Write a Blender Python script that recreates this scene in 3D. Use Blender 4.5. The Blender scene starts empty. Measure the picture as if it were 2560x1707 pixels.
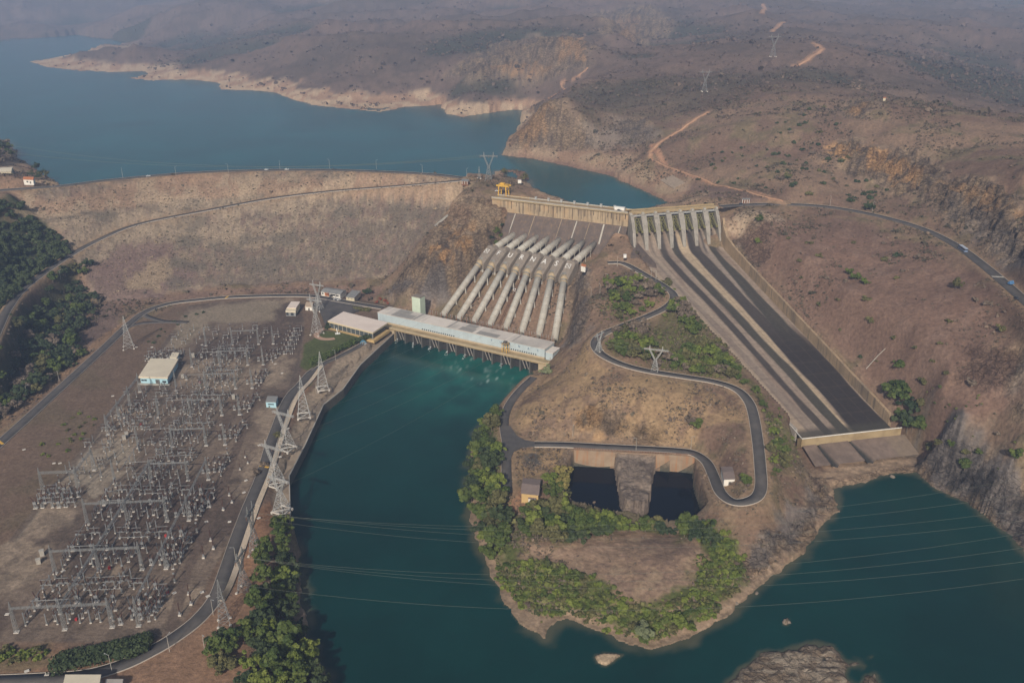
import bpy, bmesh, math, random
import numpy as np
from mathutils import Vector, Matrix

# ---------------------------------------------------------------- camera, sky, sun, exposure
scene = bpy.context.scene
COL = scene.collection
CAM_H, PITCH, HFOV = 285.0, math.radians(22.5), math.radians(62.0)
cd = bpy.data.cameras.new("camera"); cam = bpy.data.objects.new("camera", cd); COL.objects.link(cam)
cam.location = (0, 0, CAM_H); cam.rotation_euler = (math.pi/2 - PITCH, 0, 0)
cd.sensor_width = 36.0; cd.sensor_fit = 'HORIZONTAL'; cd.lens = 18.0/math.tan(HFOV/2)
cd.clip_start = 1.0; cd.clip_end = 60000.0
scene.camera = cam
HAZE = 0.00015
SUN_EL, SHADOW_AZ = math.radians(32.0), math.radians(11.0)      # shadows run away from the viewer, a little to the right
world = bpy.data.worlds.new("World"); scene.world = world; world.use_nodes = True
wn = world.node_tree; bg = wn.nodes["Background"]
sky = wn.nodes.new("ShaderNodeTexSky"); sky.sky_type = 'NISHITA'; sky.sun_disc = False
sky.sun_elevation = SUN_EL; sky.sun_rotation = math.pi + SHADOW_AZ
sky.dust_density = 4.0; sky.air_density = 1.2
wn.links.new(sky.outputs[0], bg.inputs[0]); bg.inputs[1].default_value = 0.068
sd_ = bpy.data.lights.new("sun", 'SUN'); sun = bpy.data.objects.new("sun", sd_); COL.objects.link(sun)
sd_.energy = 3.8; sd_.angle = math.radians(0.6); sd_.color = (1.0, 0.92, 0.82)
sdir = Vector((math.sin(SHADOW_AZ)*math.cos(SUN_EL), math.cos(SHADOW_AZ)*math.cos(SUN_EL), -math.sin(SUN_EL)))
sun.rotation_euler = sdir.to_track_quat('-Z', 'Y').to_euler()
scene.view_settings.view_transform = 'Standard'; scene.view_settings.look = 'None'
scene.view_settings.exposure = 0.14; scene.view_settings.gamma = 1.0
scene.render.engine = 'CYCLES'
cy = scene.cycles
cy.max_bounces = 5; cy.diffuse_bounces = 2; cy.glossy_bounces = 2; cy.transmission_bounces = 2
cy.volume_bounces = 1; cy.transparent_max_bounces = 4
cy.use_denoising = True
cy.caustics_reflective = False; cy.caustics_refractive = False

# ---------------------------------------------------------------- helpers
FS = 1280.0/math.tan(HFOV/2); SP, CP = math.sin(PITCH), math.cos(PITCH); K = 2560.0/2352.0
rng = np.random.default_rng(7); R_ = random.Random(11)
def rays(px, py):
    u = np.asarray(px, float)*K - 1280.0; v = np.asarray(py, float)*K - 853.5
    return u, FS*CP - v*SP, -FS*SP - v*CP
def at(px, py, z):                       # sight line through a point of the photograph, cut at height z
    u, yy, zz = rays(px, py); t = (CAM_H - np.asarray(z, float))/-zz
    return np.stack([u*t, yy*t], -1)
def V(px, py, z):
    a = at(px, py, z); return Vector((float(a[0]), float(a[1]), float(z)))
def smooth(a, b, x):
    t = np.clip((x-a)/(b-a), 0, 1); return t*t*(3-2*t)
def _hash(ix, iy, s):
    h = (ix.astype(np.int64)*374761393 + iy.astype(np.int64)*668265263 + s*1274126177) & 0x7fffffff
    h = ((h ^ (h >> 13))*1274126177) & 0x7fffffff
    return ((h ^ (h >> 16)) & 0xffff)/65535.0
def vnoise(x, y, s=0):
    ix = np.floor(x); iy = np.floor(y); fx = x-ix; fy = y-iy
    fx = fx*fx*fx*(fx*(fx*6-15)+10); fy = fy*fy*fy*(fy*(fy*6-15)+10)
    a = _hash(ix, iy, s); b = _hash(ix+1, iy, s); c = _hash(ix, iy+1, s); d = _hash(ix+1, iy+1, s)
    return (a*(1-fx)+b*fx)*(1-fy) + (c*(1-fx)+d*fx)*fy
def fbm(x, y, wl, octv=4, s=0, gain=.5):     # about -1..1
    r = 0; amp = 1; tot = 0
    for k in range(octv):
        c, si = math.cos(k*.9+.4), math.sin(k*.9+.4)
        r = r + amp*(vnoise((x*c-y*si)/wl, (x*si+y*c)/wl, s+k*17)*2-1); tot += amp; amp *= gain; wl *= .5
    return r/tot*1.6
def ridged(x, y, wl, octv=4, s=0):
    r = 0; amp = 1; tot = 0
    for k in range(octv):
        r = r + amp*(1-np.abs(vnoise(x/wl, y/wl, s+k*13)*2-1)); tot += amp; amp *= .5; wl *= .5
    return r/tot
def seg_dist(x, y, pl, zs=None, closed=False):   # distance to a polyline, and the height along it
    pl = np.asarray(pl, float); n = len(pl); best = np.full(x.shape, 1e18); bz = np.zeros(x.shape)
    for i in range(n if closed else n-1):
        a = pl[i]; b = pl[(i+1) % n]; d = b-a; L2 = max(d@d, 1e-9)
        t = np.clip(((x-a[0])*d[0]+(y-a[1])*d[1])/L2, 0, 1)
        q = (x-a[0]-t*d[0])**2+(y-a[1]-t*d[1])**2
        m = q < best; best = np.where(m, q, best)
        if zs is not None: bz = np.where(m, zs[i]+t*(zs[(i+1) % n]-zs[i]), bz)
    return np.sqrt(best), bz
def inside(x, y, pl):
    pl = np.asarray(pl, float); c = np.zeros(x.shape, bool); n = len(pl)
    for i in range(n):
        x1, y1 = pl[i]; x2, y2 = pl[(i+1) % n]
        if y1 == y2: continue
        c ^= ((y1 > y) != (y2 > y)) & (x < (x2-x1)*(y-y1)/(y2-y1)+x1)
    return c
def signed(x, y, pl, pad=60.0):              # >0 inside, metres; far outside it is -pad
    pl = np.asarray(pl, float); out = np.full(x.shape, -pad)
    lo = pl.min(0)-pad; hi = pl.max(0)+pad
    m = (x > lo[0]) & (x < hi[0]) & (y > lo[1]) & (y < hi[1])
    if not m.any(): return out
    xs, ys = x[m], y[m]; d, _ = seg_dist(xs, ys, pl, closed=True)
    out[m] = np.where(inside(xs, ys, pl), d, -np.minimum(d, pad)); return out
def catmull(pts, n=8, closed=False):
    p = np.asarray(pts, float); m = len(p); out = []
    rngi = range(m) if closed else range(m-1)
    for i in rngi:
        p0 = p[(i-1) % m] if (closed or i > 0) else 2*p[0]-p[1]
        p1 = p[i]; p2 = p[(i+1) % m]
        p3 = p[(i+2) % m] if (closed or i < m-2) else 2*p[-1]-p[-2]
        for k in range(n):
            t = k/n
            out.append(.5*((2*p1)+(-p0+p2)*t+(2*p0-5*p1+4*p2-p3)*t*t+(-p0+3*p1-3*p2+p3)*t**3))
    if not closed: out.append(p[-1])
    return np.array(out)

def tag(o, label=None, cat=None, group=None, kind=None):
    if label: o["label"] = label
    if cat: o["category"] = cat
    if group: o["group"] = group
    if kind: o["kind"] = kind
    return o
def empty(name, loc=(0, 0, 0), rz=0.0, label=None, cat=None, group=None):
    o = bpy.data.objects.new(name, None); COL.objects.link(o)
    o.location = loc; o.rotation_euler = (0, 0, rz); o.empty_display_size = .5
    return tag(o, label, cat, group)
def mesh_np(name, co, faces, mats, parent=None, attr=None, smooth_=False, midx=None):
    me = bpy.data.meshes.new(name); co = np.asarray(co, np.float32); faces = np.asarray(faces, np.int32)
    nf, k = faces.shape
    me.vertices.add(len(co)); me.vertices.foreach_set("co", co.ravel())
    me.loops.add(nf*k); me.loops.foreach_set("vertex_index", faces.ravel())
    me.polygons.add(nf); me.polygons.foreach_set("loop_start", np.arange(0, nf*k, k, dtype=np.int32))
    me.polygons.foreach_set("loop_total", np.full(nf, k, np.int32))
    if smooth_: me.polygons.foreach_set("use_smooth", np.ones(nf, bool))
    for m in (mats if isinstance(mats, (list, tuple)) else [mats]): me.materials.append(m)
    if midx is not None: me.polygons.foreach_set("material_index", np.asarray(midx, np.int32))
    for an, arr in (attr or {}).items():
        arr = np.asarray(arr, np.float32)
        if arr.ndim == 1: me.attributes.new(an, 'FLOAT', 'POINT').data.foreach_set("value", arr)
        else:
            c4 = np.ones((len(arr), 4), np.float32); c4[:, :3] = arr
            me.attributes.new(an, 'FLOAT_COLOR', 'POINT').data.foreach_set("color", c4.ravel())
    me.update(calc_edges=True); me.validate(verbose=False)
    o = bpy.data.objects.new(name, me); COL.objects.link(o)
    if parent: o.parent = parent
    return o

class MB:                                    # collects shapes, then links them as ONE mesh object
    def __init__(s): s.v = []; s.f = []
    def add(s, vs, fs):
        b = len(s.v); s.v += [tuple(p) for p in vs]; s.f += [tuple(b+i for i in f) for f in fs]; return s
    def box(s, c, size, rz=0.0, rx=0.0, ry=0.0, taper=1.0):
        hx, hy, hz = size[0]/2, size[1]/2, size[2]/2
        M = Matrix.Translation(c) @ Matrix.Rotation(rz, 4, 'Z') @ Matrix.Rotation(ry, 4, 'Y') @ Matrix.Rotation(rx, 4, 'X')
        vs = [M @ Vector((x*(taper if z > 0 else 1), y*(taper if z > 0 else 1), z)) for z in (-hz, hz) for x, y in ((-hx, -hy), (hx, -hy), (hx, hy), (-hx, hy))]
        return s.add(vs, [(3, 2, 1, 0), (4, 5, 6, 7), (0, 1, 5, 4), (1, 2, 6, 5), (2, 3, 7, 6), (3, 0, 4, 7)])
    def bar(s, a, b, w, h=None, up=(0, 0, 1)):
        a = Vector(a); b = Vector(b); d = b-a
        if d.length < 1e-5: return s
        d.normalize(); u = Vector(up)
        if abs(d.dot(u)) > .98: u = Vector((1, 0, 0))
        x = d.cross(u).normalized()*(w/2); y = x.cross(d).normalized()*((h or w)/2)
        vs = [p+q for p in (a, b) for q in (-x-y, x-y, x+y, -x+y)]
        return s.add(vs, [(3, 2, 1, 0), (4, 5, 6, 7), (0, 1, 5, 4), (1, 2, 6, 5), (2, 3, 7, 6), (3, 0, 4, 7)])
    def tube(s, pts, r, n=8, caps=True):
        pts = [Vector(p) for p in pts]; rs = r if isinstance(r, (list, tuple)) else [r]*len(pts); vs = []
        for i, p in enumerate(pts):
            d = (pts[min(i+1, len(pts)-1)]-pts[max(i-1, 0)]).normalized()
            u = Vector((0, 0, 1)) if abs(d.z) < .97 else Vector((1, 0, 0))
            x = d.cross(u).normalized(); y = x.cross(d)
            vs += [p+x*math.cos(2*math.pi*k/n)*rs[i]+y*math.sin(2*math.pi*k/n)*rs[i] for k in range(n)]
        fs = []
        for i in range(len(pts)-1):
            for k in range(n):
                fs.append((i*n+k, i*n+(k+1) % n, (i+1)*n+(k+1) % n, (i+1)*n+k))
        if caps: fs += [tuple(range(n-1, -1, -1)), tuple(range((len(pts)-1)*n, len(pts)*n))]
        return s.add(vs, fs)
    def prism(s, poly, z0, z1):              # poly: xy list counter-clockwise
        n = len(poly); zz0 = z0 if hasattr(z0, '__len__') else [z0]*n; zz1 = z1 if hasattr(z1, '__len__') else [z1]*n
        vs = [(p[0], p[1], zz0[i]) for i, p in enumerate(poly)]+[(p[0], p[1], zz1[i]) for i, p in enumerate(poly)]
        return s.add(vs, [tuple(range(n-1, -1, -1)), tuple(range(n, 2*n))]+[(i, (i+1) % n, n+(i+1) % n, n+i) for i in range(n)])
    def quad(s, a, b, c, d): return s.add([a, b, c, d], [(0, 1, 2, 3)])
    def build(s, name, mat, parent=None, smooth_=False, bevel=0.0):
        me = bpy.data.meshes.new(name); me.from_pydata([tuple(p) for p in s.v], [], s.f)
        me.materials.append(mat); me.update()
        bm = bmesh.new(); bm.from_mesh(me); bmesh.ops.recalc_face_normals(bm, faces=bm.faces)
        if bevel: bmesh.ops.bevel(bm, geom=list(bm.edges), offset=bevel, segments=1, affect='EDGES', clamp_overlap=True)
        bm.to_mesh(me); bm.free()
        if smooth_:
            me.polygons.foreach_set("use_smooth", np.ones(len(me.polygons), bool))
        o = bpy.data.objects.new(name, me); COL.objects.link(o)
        if parent: o.parent = parent
        return o
def kids(o): return CHILDREN.get(o.name, [])
CHILDREN = {}
def note_children():
    CHILDREN.clear()
    for o in bpy.data.objects:
        if o.parent: CHILDREN.setdefault(o.parent.name, []).append(o)
def copy_tree(o, parent=None, fresh=True):   # a thing, its parts and their sub-parts
    if fresh: note_children()
    c = o.copy(); COL.objects.link(c)
    if parent: c.parent = parent
    for ch in kids(o): copy_tree(ch, c, False)
    return c

# ---------------------------------------------------------------- materials
MATS = {}
def mat(name, col, rough=.8, var=.18, scale=.35, metal=0.0, bump=0.0, streak=0.0, streak_col=(.1, .07, .05), spec=.3, attr=None, dirt=None, detail=6.0):
    """Principled surface whose colour is broken up by noise in object space, with optional vertical streaks and a vertex-colour tint."""
    m = bpy.data.materials.new(name); m.use_nodes = True; nt = m.node_tree; N = nt.nodes; L = nt.links
    b = N["Principled BSDF"]; b.inputs["Roughness"].default_value = rough; b.inputs["Metallic"].default_value = metal
    b.inputs["Specular IOR Level"].default_value = spec
    g = N.new("ShaderNodeNewGeometry"); n1 = N.new("ShaderNodeTexNoise"); n1.inputs["Scale"].default_value = scale
    n1.inputs["Detail"].default_value = detail; n1.inputs["Roughness"].default_value = .65; L.new(g.outputs["Position"], n1.inputs["Vector"])
    rmp = N.new("ShaderNodeMapRange"); rmp.inputs[1].default_value = .25; rmp.inputs[2].default_value = .75
    rmp.inputs[3].default_value = 1-var; rmp.inputs[4].default_value = 1+var; L.new(n1.outputs[0], rmp.inputs[0])
    mul = N.new("ShaderNodeMix"); mul.data_type = 'RGBA'; mul.blend_type = 'MULTIPLY'; mul.inputs[0].default_value = 1
    mul.inputs[6].default_value = (*col, 1); L.new(rmp.outputs[0], mul.inputs[7])
    if attr:
        a = N.new("ShaderNodeAttribute"); a.attribute_name = attr; L.new(a.outputs["Color"], mul.inputs[6])
    out = mul.outputs[2]
    def over(fac_out, colr, src):
        mx = N.new("ShaderNodeMix"); mx.data_type = 'RGBA'; L.new(fac_out, mx.inputs[0]); L.new(src, mx.inputs[6]); mx.inputs[7].default_value = (*colr, 1); return mx.outputs[2]
    if streak > 0:
        mp = N.new("ShaderNodeMapping"); mp.inputs["Scale"].default_value = (.55, .55, .035); L.new(g.outputs["Position"], mp.inputs[0])
        n2 = N.new("ShaderNodeTexNoise"); n2.inputs["Scale"].default_value = 1.0; n2.inputs["Detail"].default_value = 5; L.new(mp.outputs[0], n2.inputs["Vector"])
        r2 = N.new("ShaderNodeMapRange"); r2.inputs[1].default_value = .5; r2.inputs[2].default_value = .72; r2.inputs[3].default_value = 0; r2.inputs[4].default_value = streak
        L.new(n2.outputs[0], r2.inputs[0]); out = over(r2.outputs[0], streak_col, out)
    if dirt:
        n3 = N.new("ShaderNodeTexNoise"); n3.inputs["Scale"].default_value = dirt[1]; n3.inputs["Detail"].default_value = 7; L.new(g.outputs["Position"], n3.inputs["Vector"])
        r3 = N.new("ShaderNodeMapRange"); r3.inputs[1].default_value = .5; r3.inputs[2].default_value = .68; r3.inputs[4].default_value = dirt[2]
        L.new(n3.outputs[0], r3.inputs[0]); out = over(r3.outputs[0], dirt[0], out)
    L.new(out, b.inputs["Base Color"])
    if bump:
        bp = N.new("ShaderNodeBump"); bp.inputs["Strength"].default_value = 1.0; bp.inputs["Distance"].default_value = bump
        L.new(n1.outputs[0], bp.inputs["Height"]); L.new(bp.outputs[0], b.inputs["Normal"])
    MATS[name] = m; return m
# ---------------------------------------------------------------- lie of the land (points: photo x, photo y, height in metres above the river)
RIVER = [(905,767),(925,772),(1080,806),(1232,840),(1222,868),(1165,915),(1133,955),(1100,985),(1082,1040),(1075,1090),(1082,1180),(1096,1240),(1128,1320),(1163,1385),(1222,1447),(1250,1464),(1266,1436),(1300,1426),(1350,1445),(1395,1462),(1440,1484),(1490,1494),(1560,1470),(1640,1427),(1700,1385),(1765,1325),(1850,1272),(1872,1230),(1925,1172),(1911,1122),(1960,1112),(2010,1096),(2050,1086),(2105,1085),(2150,1122),(2220,1152),(2300,1212),(2352,1262),(2480,1390),(2600,1560),(2700,1900),(1900,2300),(1000,2200),(800,1800),(758,1590),(728,1510),(697,1440),(684,1350),(680,1250),(668,1184),(665,1094),(702,1022),(744,930),(789,894),(829,838)]
QWALL = [(905,767),(829,838),(789,894),(744,930),(702,1022),(665,1094),(668,1184)]
QZ = 6.8
RIVER_W = np.array([at(x, y, QZ if (x, y) in QWALL else 0.0) for x, y in RIVER])
qwall_w = np.array([at(x, y, QZ) for x, y in QWALL])
BASIN = [(1330,1060),(1420,1064),(1505,1070),(1580,1074),(1594,1120),(1618,1196),(1590,1215),(1440,1196),(1325,1165),(1285,1128)]
WALLPX = [(1318,1030.5),(1378,1034),(1470,1039),(1554,1043.5),(1596,1046.5)]
BASIN_W = np.concatenate([np.array([at(x, y+1.5, 11.8) for x, y in WALLPX]), at(*np.array(BASIN[4:], float).T, 0.0)])
PILLAR = [(1413,1046),(1506,1050),(1500,1085),(1494,1120),(1492,1148),(1478,1161),(1440,1160),(1428,1140),(1422,1105)]
PILLAR_W = at(*np.array(PILLAR, float).T, 8.0)
RZ = 80.0
LAKE_FAR = [(-260,100),(0,97),(60,90),(110,86),(180,80),(250,90),(300,99),(268,107),(200,121),(140,130),(100,137),(64,142),(110,155),(180,163),(250,166),(330,165),(345,170),(297,181),(345,186),(420,183),(452,184),(500,191),(508,206),(560,207),(600,209),(640,214),(670,227),(720,240),(800,251),(870,257),(930,246),(985,243),(1012,240),(1028,262),(1062,269),(1120,259),(1185,251),(1203,252),(1190,290),(1175,322),(1157,356),(1230,366),(1300,381),(1400,403),(1480,437),(1550,470)]
LAKE_NEAR = [(1552,479),(1440,490),(1300,478),(1228,462),(1216,440),(1215,410),(1205,395),(1170,390),(1140,392),(1118,402),(1050,404),(971,396),(827,391),(598,389),(439,394),(341,403),(232,413),(150,421),(122,400),(70,385),(32,372),(38,345),(25,328),(0,320),(-120,330),(-400,360)]
def _near(x, y):
    if 100 < x < 1125: p = at(x, y, 98.0); return p*(1+30/np.hypot(*p))
    return at(x, y, RZ)
LAKE_W = np.array([at(x, y, RZ) for x, y in LAKE_FAR]+[_near(x, y) for x, y in LAKE_NEAR])
CTL = []
def ctl(*a): CTL.extend(a)
ctl(*[(x, y, 0) for x, y in RIVER[3:43]]); ctl(*[(x, y, RZ) for x, y in LAKE_FAR]); ctl(*[(x, y, RZ) for x, y in LAKE_NEAR[17:]])
# river bed and lake bed
ctl((1000,1000,-8),(900,1200,-9),(900,1400,-9),(1000,1550,-9),(1100,1450,-8),(2100,1250,-8),(2000,1400,-8),(2200,1500,-9),(1700,1480,-5))
ctl((600,300,70),(300,250,70),(900,330,70),(200,350,72),(1300,430,72),(1100,320,72),(60,220,70),(1420,450,74))
# switchyard flat, quay and the west
ctl((60,1000,12),(-60,1080,12),(250,820,12),(330,740,12.5),(420,705,13),(520,688,13),(740,682,14),(880,700,14),(690,760,12),(690,900,12),(500,900,12),(300,1000,12),(100,1300,12),(400,1300,12),(560,1500,12),(100,1500,12),(-300,1400,12),(600,1200,12),(850,800,12),(300,1600,12),(550,1650,11))
ctl((150,800,6),(60,880,4),(-60,920,6),(100,720,14),(200,760,9),(240,700,15),(40,810,12),(190,660,26),(-200,900,14))
ctl((50,450,97),(20,470,92),(0,500,84),(60,520,72),(-150,500,96),(130,545,60),(90,570,52),(0,600,58),(40,620,44),(-200,650,60),(-100,560,75),(-400,700,70))
ctl((20,437,98),(-100,440,99),(30,400,90),(60,412,92),(110,405,84),(0,380,92),(-30,340,108),(10,335,100),(-200,380,110))
# rockfill dam: crest, the road that crosses its face, toe
CREST = [(-60,443,98.5),(0,437,98),(141,427,98),(232,415.5,98),(341,405,98),(439,397,98),(598,391,98),(781,391,98),(971,399,98),(1060,408,98)]
TOE = [(215,690,20),(330,682,16),(450,664,14.5),(600,655,14),(740,650,14),(885,640,16)]
ctl(*CREST, *TOE)
ctl((900,432,86),(760,440,81),(620,460,76),(480,490,69),(320,518,63),(230,560,56),(170,590,50))
# rock abutment between the embankment and the penstocks
ctl((1060,445,96),(1110,436,97),(1150,430,98),(1200,425,96),(1170,458,95),(1180,500,84),(1178,535,73),(1120,560,66),(1110,500,84),(1050,520,76),(1000,540,68),(960,560,60),(1000,600,56),(930,610,40),(1060,620,50),(960,650,34),(900,655,19),(890,690,14),(1000,704,14),(1040,660,32),(1060,690,24))
# penstock slope
ctl((1200,565,62),(1280,580,62),(1370,588,64),(1150,625,45),(1240,645,45),(1320,665,44),(1100,680,28),(1200,700,28),(1300,725,27),(1020,724,13),(1150,752,13),(1285,787,13),(950,715,13.5),(880,722,13.5))
ctl((1345,625,61),(1342,700,51),(1332,755,40),(1305,790,20),(1400,580,71),(1440,570,73),(1400,620,65),(1480,590,69),(1360,680,55))
# the hill between river and spillway
ROAD_HILL = [(1395,603,66),(1432,605,65.5),(1480,630,62),(1530,660,57.5),(1548,680,55),(1535,702,52.5),(1490,725,50),(1430,748,47.5),(1385,767,45.5),(1367,787,44.5),(1378,810,43.5),(1420,833,42),(1480,850,40),(1560,863,38),(1640,876,35.5),(1690,893,33.5),(1717,918,32),(1730,950,30),(1740,1010,27),(1746,1070,23.5),(1748,1115,21.5),(1738,1140,20.5),(1710,1152,19.5),(1680,1150,18.5),(1655,1130,17),(1640,1095,15),(1622,1060,13.5),(1592,1040,12.5),(1554,1034.5,12.2),(1520,1032,12),(1400,1026,12),(1300,1021,12),(1210,1019,12),(1185,1012,12)]
ctl(*ROAD_HILL[::2])
ctl((1500,640,63),(1560,690,57),(1600,760,49),(1700,880,36),(1790,970,26),(1845,1030,12),(1880,1085,6),(1450,680,55),(1420,720,50),(1500,790,46),(1600,830,41),(1430,790,46))
ctl((1300,850,27),(1250,855,15),(1245,885,13),(1275,880,22),(1300,815,30),(1340,820,38),(1340,880,31),(1400,880,36),(1450,890,37),(1300,950,24),(1400,950,27),(1210,960,16),(1230,985,13),(1320,1003,13),(1450,1013,13),(1340,990,15),(1400,988,15),(1470,1000,15),(1340,948,25),(1460,960,26),(1500,910,35),(1600,920,33),(1650,970,28),(1570,1010,17),(1690,1050,23),(1640,1010,22),(1700,1100,20),(1480,980,24))
ctl((1160,1110,11),(1158,1060,12),(1158,960,12),(1180,920,12),(1212,872,12),(1130,1000,7),(1100,1060,4),(1130,1100,8),(1150,1180,8),(1250,1090,11),(1220,1130,10),(1300,1135,3.5),(1250,1195,7),(1400,1207,3),(1320,1180,3.5),(1480,1212,3),(1560,1222,4),(1400,1262,8),(1500,1270,8.5),(1400,1300,9),(1640,1250,8.5),(1300,1350,7),(1200,1300,5.5),(1450,1400,5.5),(1550,1370,6.5),(1650,1300,6.5),(1740,1210,13),(1660,1190,14),(1800,1150,14),(1850,1100,12),(1870,1170,6),(1895,1130,4),(1620,1130,13.5),(1780,1060,20),(1820,1210,3.5),(1750,1290,2.5))
# right of the spillway
ROAD_EAST = [(1655,474,98),(1720,470,98),(1800,469,98),(1880,473,98),(1960,484,98),(2050,504,98),(2130,530,98),(2200,566,98),(2260,610,98),(2310,652,98),(2365,700,98),(2460,780,98)]
ctl(*ROAD_EAST)
ctl((1700,545,86),(1690,510,92),(1740,610,76),(1800,560,86),(1900,650,75),(1850,760,60),(2000,600,85),(2000,760,62),(2100,700,78),(2200,690,86),(2250,850,64),(2100,850,56),(2060,930,36),(2300,950,50),(2200,950,44),(2352,820,78),(2352,1000,50),(2352,1120,22),(2110,990,24),(2090,1040,8),(2150,1060,10),(2200,1100,9),(2300,1160,10),(2420,1250,12),(2500,1000,55),(2600,800,100),(2600,1200,30))
# hills above the road
ctl((1660,455,96),(1570,460,88),(1620,440,97),(1700,425,101),(1600,400,101),(1500,365,104),(1800,430,106),(1800,380,119),(1800,300,138),(1800,200,165),(1800,100,192),(1800,0,245))
ctl((1960,405,111),(2000,425,109),(1920,340,128),(2000,340,135),(1980,390,118),(2100,455,109),(2200,510,104),(2160,430,122),(2200,420,128),(2300,480,115),(2300,430,134),(2352,600,106),(2352,500,125),(2352,380,150),(2352,300,150),(2200,340,140),(2100,300,150),(2050,270,157),(2000,230,167),(1920,250,152),(1700,300,135),(1640,260,140),(1560,310,120),(1480,330,108),(1400,345,97),(1370,310,108),(1300,340,93),(1220,340,92),(1200,300,105),(1235,260,128),(1260,235,146),(1300,225,150),(1340,270,130),(1420,260,126),(1500,220,140),(1600,180,155),(1700,180,162),(1340,170,160),(1400,180,152),(1450,130,150),(1500,100,165))
ctl((2352,240,112),(2352,150,132),(2352,50,185),(2200,250,132),(2100,210,150),(2200,140,158),(2100,80,185),(2000,140,175),(1950,60,200),(2250,0,240),(2500,500,150),(2600,300,140),(2600,100,180))
ctl((900,180,112),(900,100,155),(900,50,190),(900,0,240),(1000,215,96),(1050,235,96),(1100,215,112),(1100,150,150),(1150,190,118),(1200,222,98),(1200,130,160),(1260,90,192),(1320,85,196),(1342,105,178),(1345,140,160),(1100,60,200),(1250,30,222),(1400,60,205),(1420,95,170),(1500,40,215),(1350,20,230),(1650,60,205),(1650,10,240))
ctl((780,190,108),(700,190,102),(600,180,96),(600,130,118),(700,100,150),(760,140,130),(500,150,97),(420,160,88),(420,120,100),(330,140,86),(200,145,82.5),(120,142,81.5),(300,120,88),(500,80,135),(600,50,175),(400,75,125),(300,60,130),(200,40,160),(100,50,140),(0,50,140),(0,75,90),(100,70,105),(350,30,190),(700,30,210),(500,10,215),(100,10,230),(-200,40,150))
CTL = np.array(CTL, float)
cw = at(CTL[:, 0], CTL[:, 1], CTL[:, 2])
far_a = np.radians(np.linspace(-46, 46, 15)); fx_, fy_, fz_ = [], [], []
for rr, zz in ((6500, 330), (9000, 480), (14000, 520)):
    for k, a_ in enumerate(far_a): fx_.append(rr*math.sin(a_)); fy_.append(rr*math.cos(a_)); fz_.append(zz+60*math.sin(k*2.3+rr))
near = [(-160, 120, 12), (0, 110, -8), (150, 120, -8), (-60, 180, 5)]
cx = np.concatenate([cw[:, 0], fx_, [n[0] for n in near]]); cyy = np.concatenate([cw[:, 1], fy_, [n[1] for n in near]]); cz = np.concatenate([CTL[:, 2], fz_, [n[2] for n in near]])
def plog(x, y): return np.arctan2(x, y)*3.0, np.log(np.hypot(x, y))*3.0
pa, pr = plog(cx, cyy); n_ = len(cx)
Dm = np.hypot(pa[:, None]-pa[None], pr[:, None]-pr[None])
A_ = np.zeros((n_+3, n_+3)); A_[:n_, :n_] = Dm - np.eye(n_)*0.004
A_[:n_, n_] = 1; A_[:n_, n_+1] = pa; A_[:n_, n_+2] = pr; A_[n_:, :n_] = A_[:n_, n_:].T
WRBF = np.linalg.solve(A_, np.concatenate([cz, [0, 0, 0]]))
NA, NR1, NR2 = 1100, 800, 130
AZ = np.radians(np.linspace(-46, 46, NA))
RR = np.concatenate([225/np.tan(np.radians(np.linspace(60, 4.2, NR1))), np.geomspace(225/math.tan(math.radians(4.2)), 14500, NR2+1)[1:]])
NR = len(RR)
ca, cr = AZ[::4], np.concatenate([RR[::4], RR[-1:]])
if ca[-1] != AZ[-1]: ca = np.append(ca, AZ[-1])
GA, GR = np.meshgrid(ca, cr); qa, qr = GA.ravel()*3, np.log(GR.ravel())*3
zc = WRBF[n_]+WRBF[n_+1]*qa+WRBF[n_+2]*qr
for i in range(n_): zc += WRBF[i]*np.hypot(qa-pa[i], qr-pr[i])
zc = zc.reshape(GA.shape)
def bil(grid, ga, gr, a, lr):
    i = np.clip(np.searchsorted(ga, a)-1, 0, len(ga)-2); j = np.clip(np.searchsorted(gr, lr)-1, 0, len(gr)-2)
    fa = np.clip((a-ga[i])/(ga[i+1]-ga[i]), 0, 1); fr = np.clip((lr-gr[j])/(gr[j+1]-gr[j]), 0, 1)
    return (grid[j, i]*(1-fa)+grid[j, i+1]*fa)*(1-fr)+(grid[j+1, i]*(1-fa)+grid[j+1, i+1]*fa)*fr
TA, TR = np.meshgrid(AZ, RR); X = TR*np.sin(TA); Y = TR*np.cos(TA)
Z = bil(zc, ca, np.log(cr), TA, np.log(TR))

def poly(pts, z=None):                       # photo outline -> plan outline, at a height or on the smooth base land
    p = np.array(pts, float)
    if z is not None: return at(p[:, 0], p[:, 1], z)
    return np.array([ground(a, b)[:2] for a, b in p])
ZCUR = Z
def height(x, y):
    x = np.asarray(x, float); y = np.asarray(y, float)
    return bil(ZCUR, AZ, np.log(RR), np.arctan2(x, y), np.log(np.hypot(x, y)))
def ground(px, py):                          # where the sight line through a photo point meets the land
    u, yy, zz = rays(px, py); t = np.geomspace(.08, 6.5, 1400)
    h = height(u*t, yy*t); zl = CAM_H+zz*t; k = int(np.argmax(zl < h)) if (zl < h).any() else len(t)-1
    a, b = t[max(k-1, 0)], t[k]
    for _ in range(14):
        m = (a+b)/2
        if CAM_H+zz*m < height(u*m, yy*m): b = m
        else: a = m
    return float(u*b), float(yy*b), float(height(u*b, yy*b))

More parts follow.
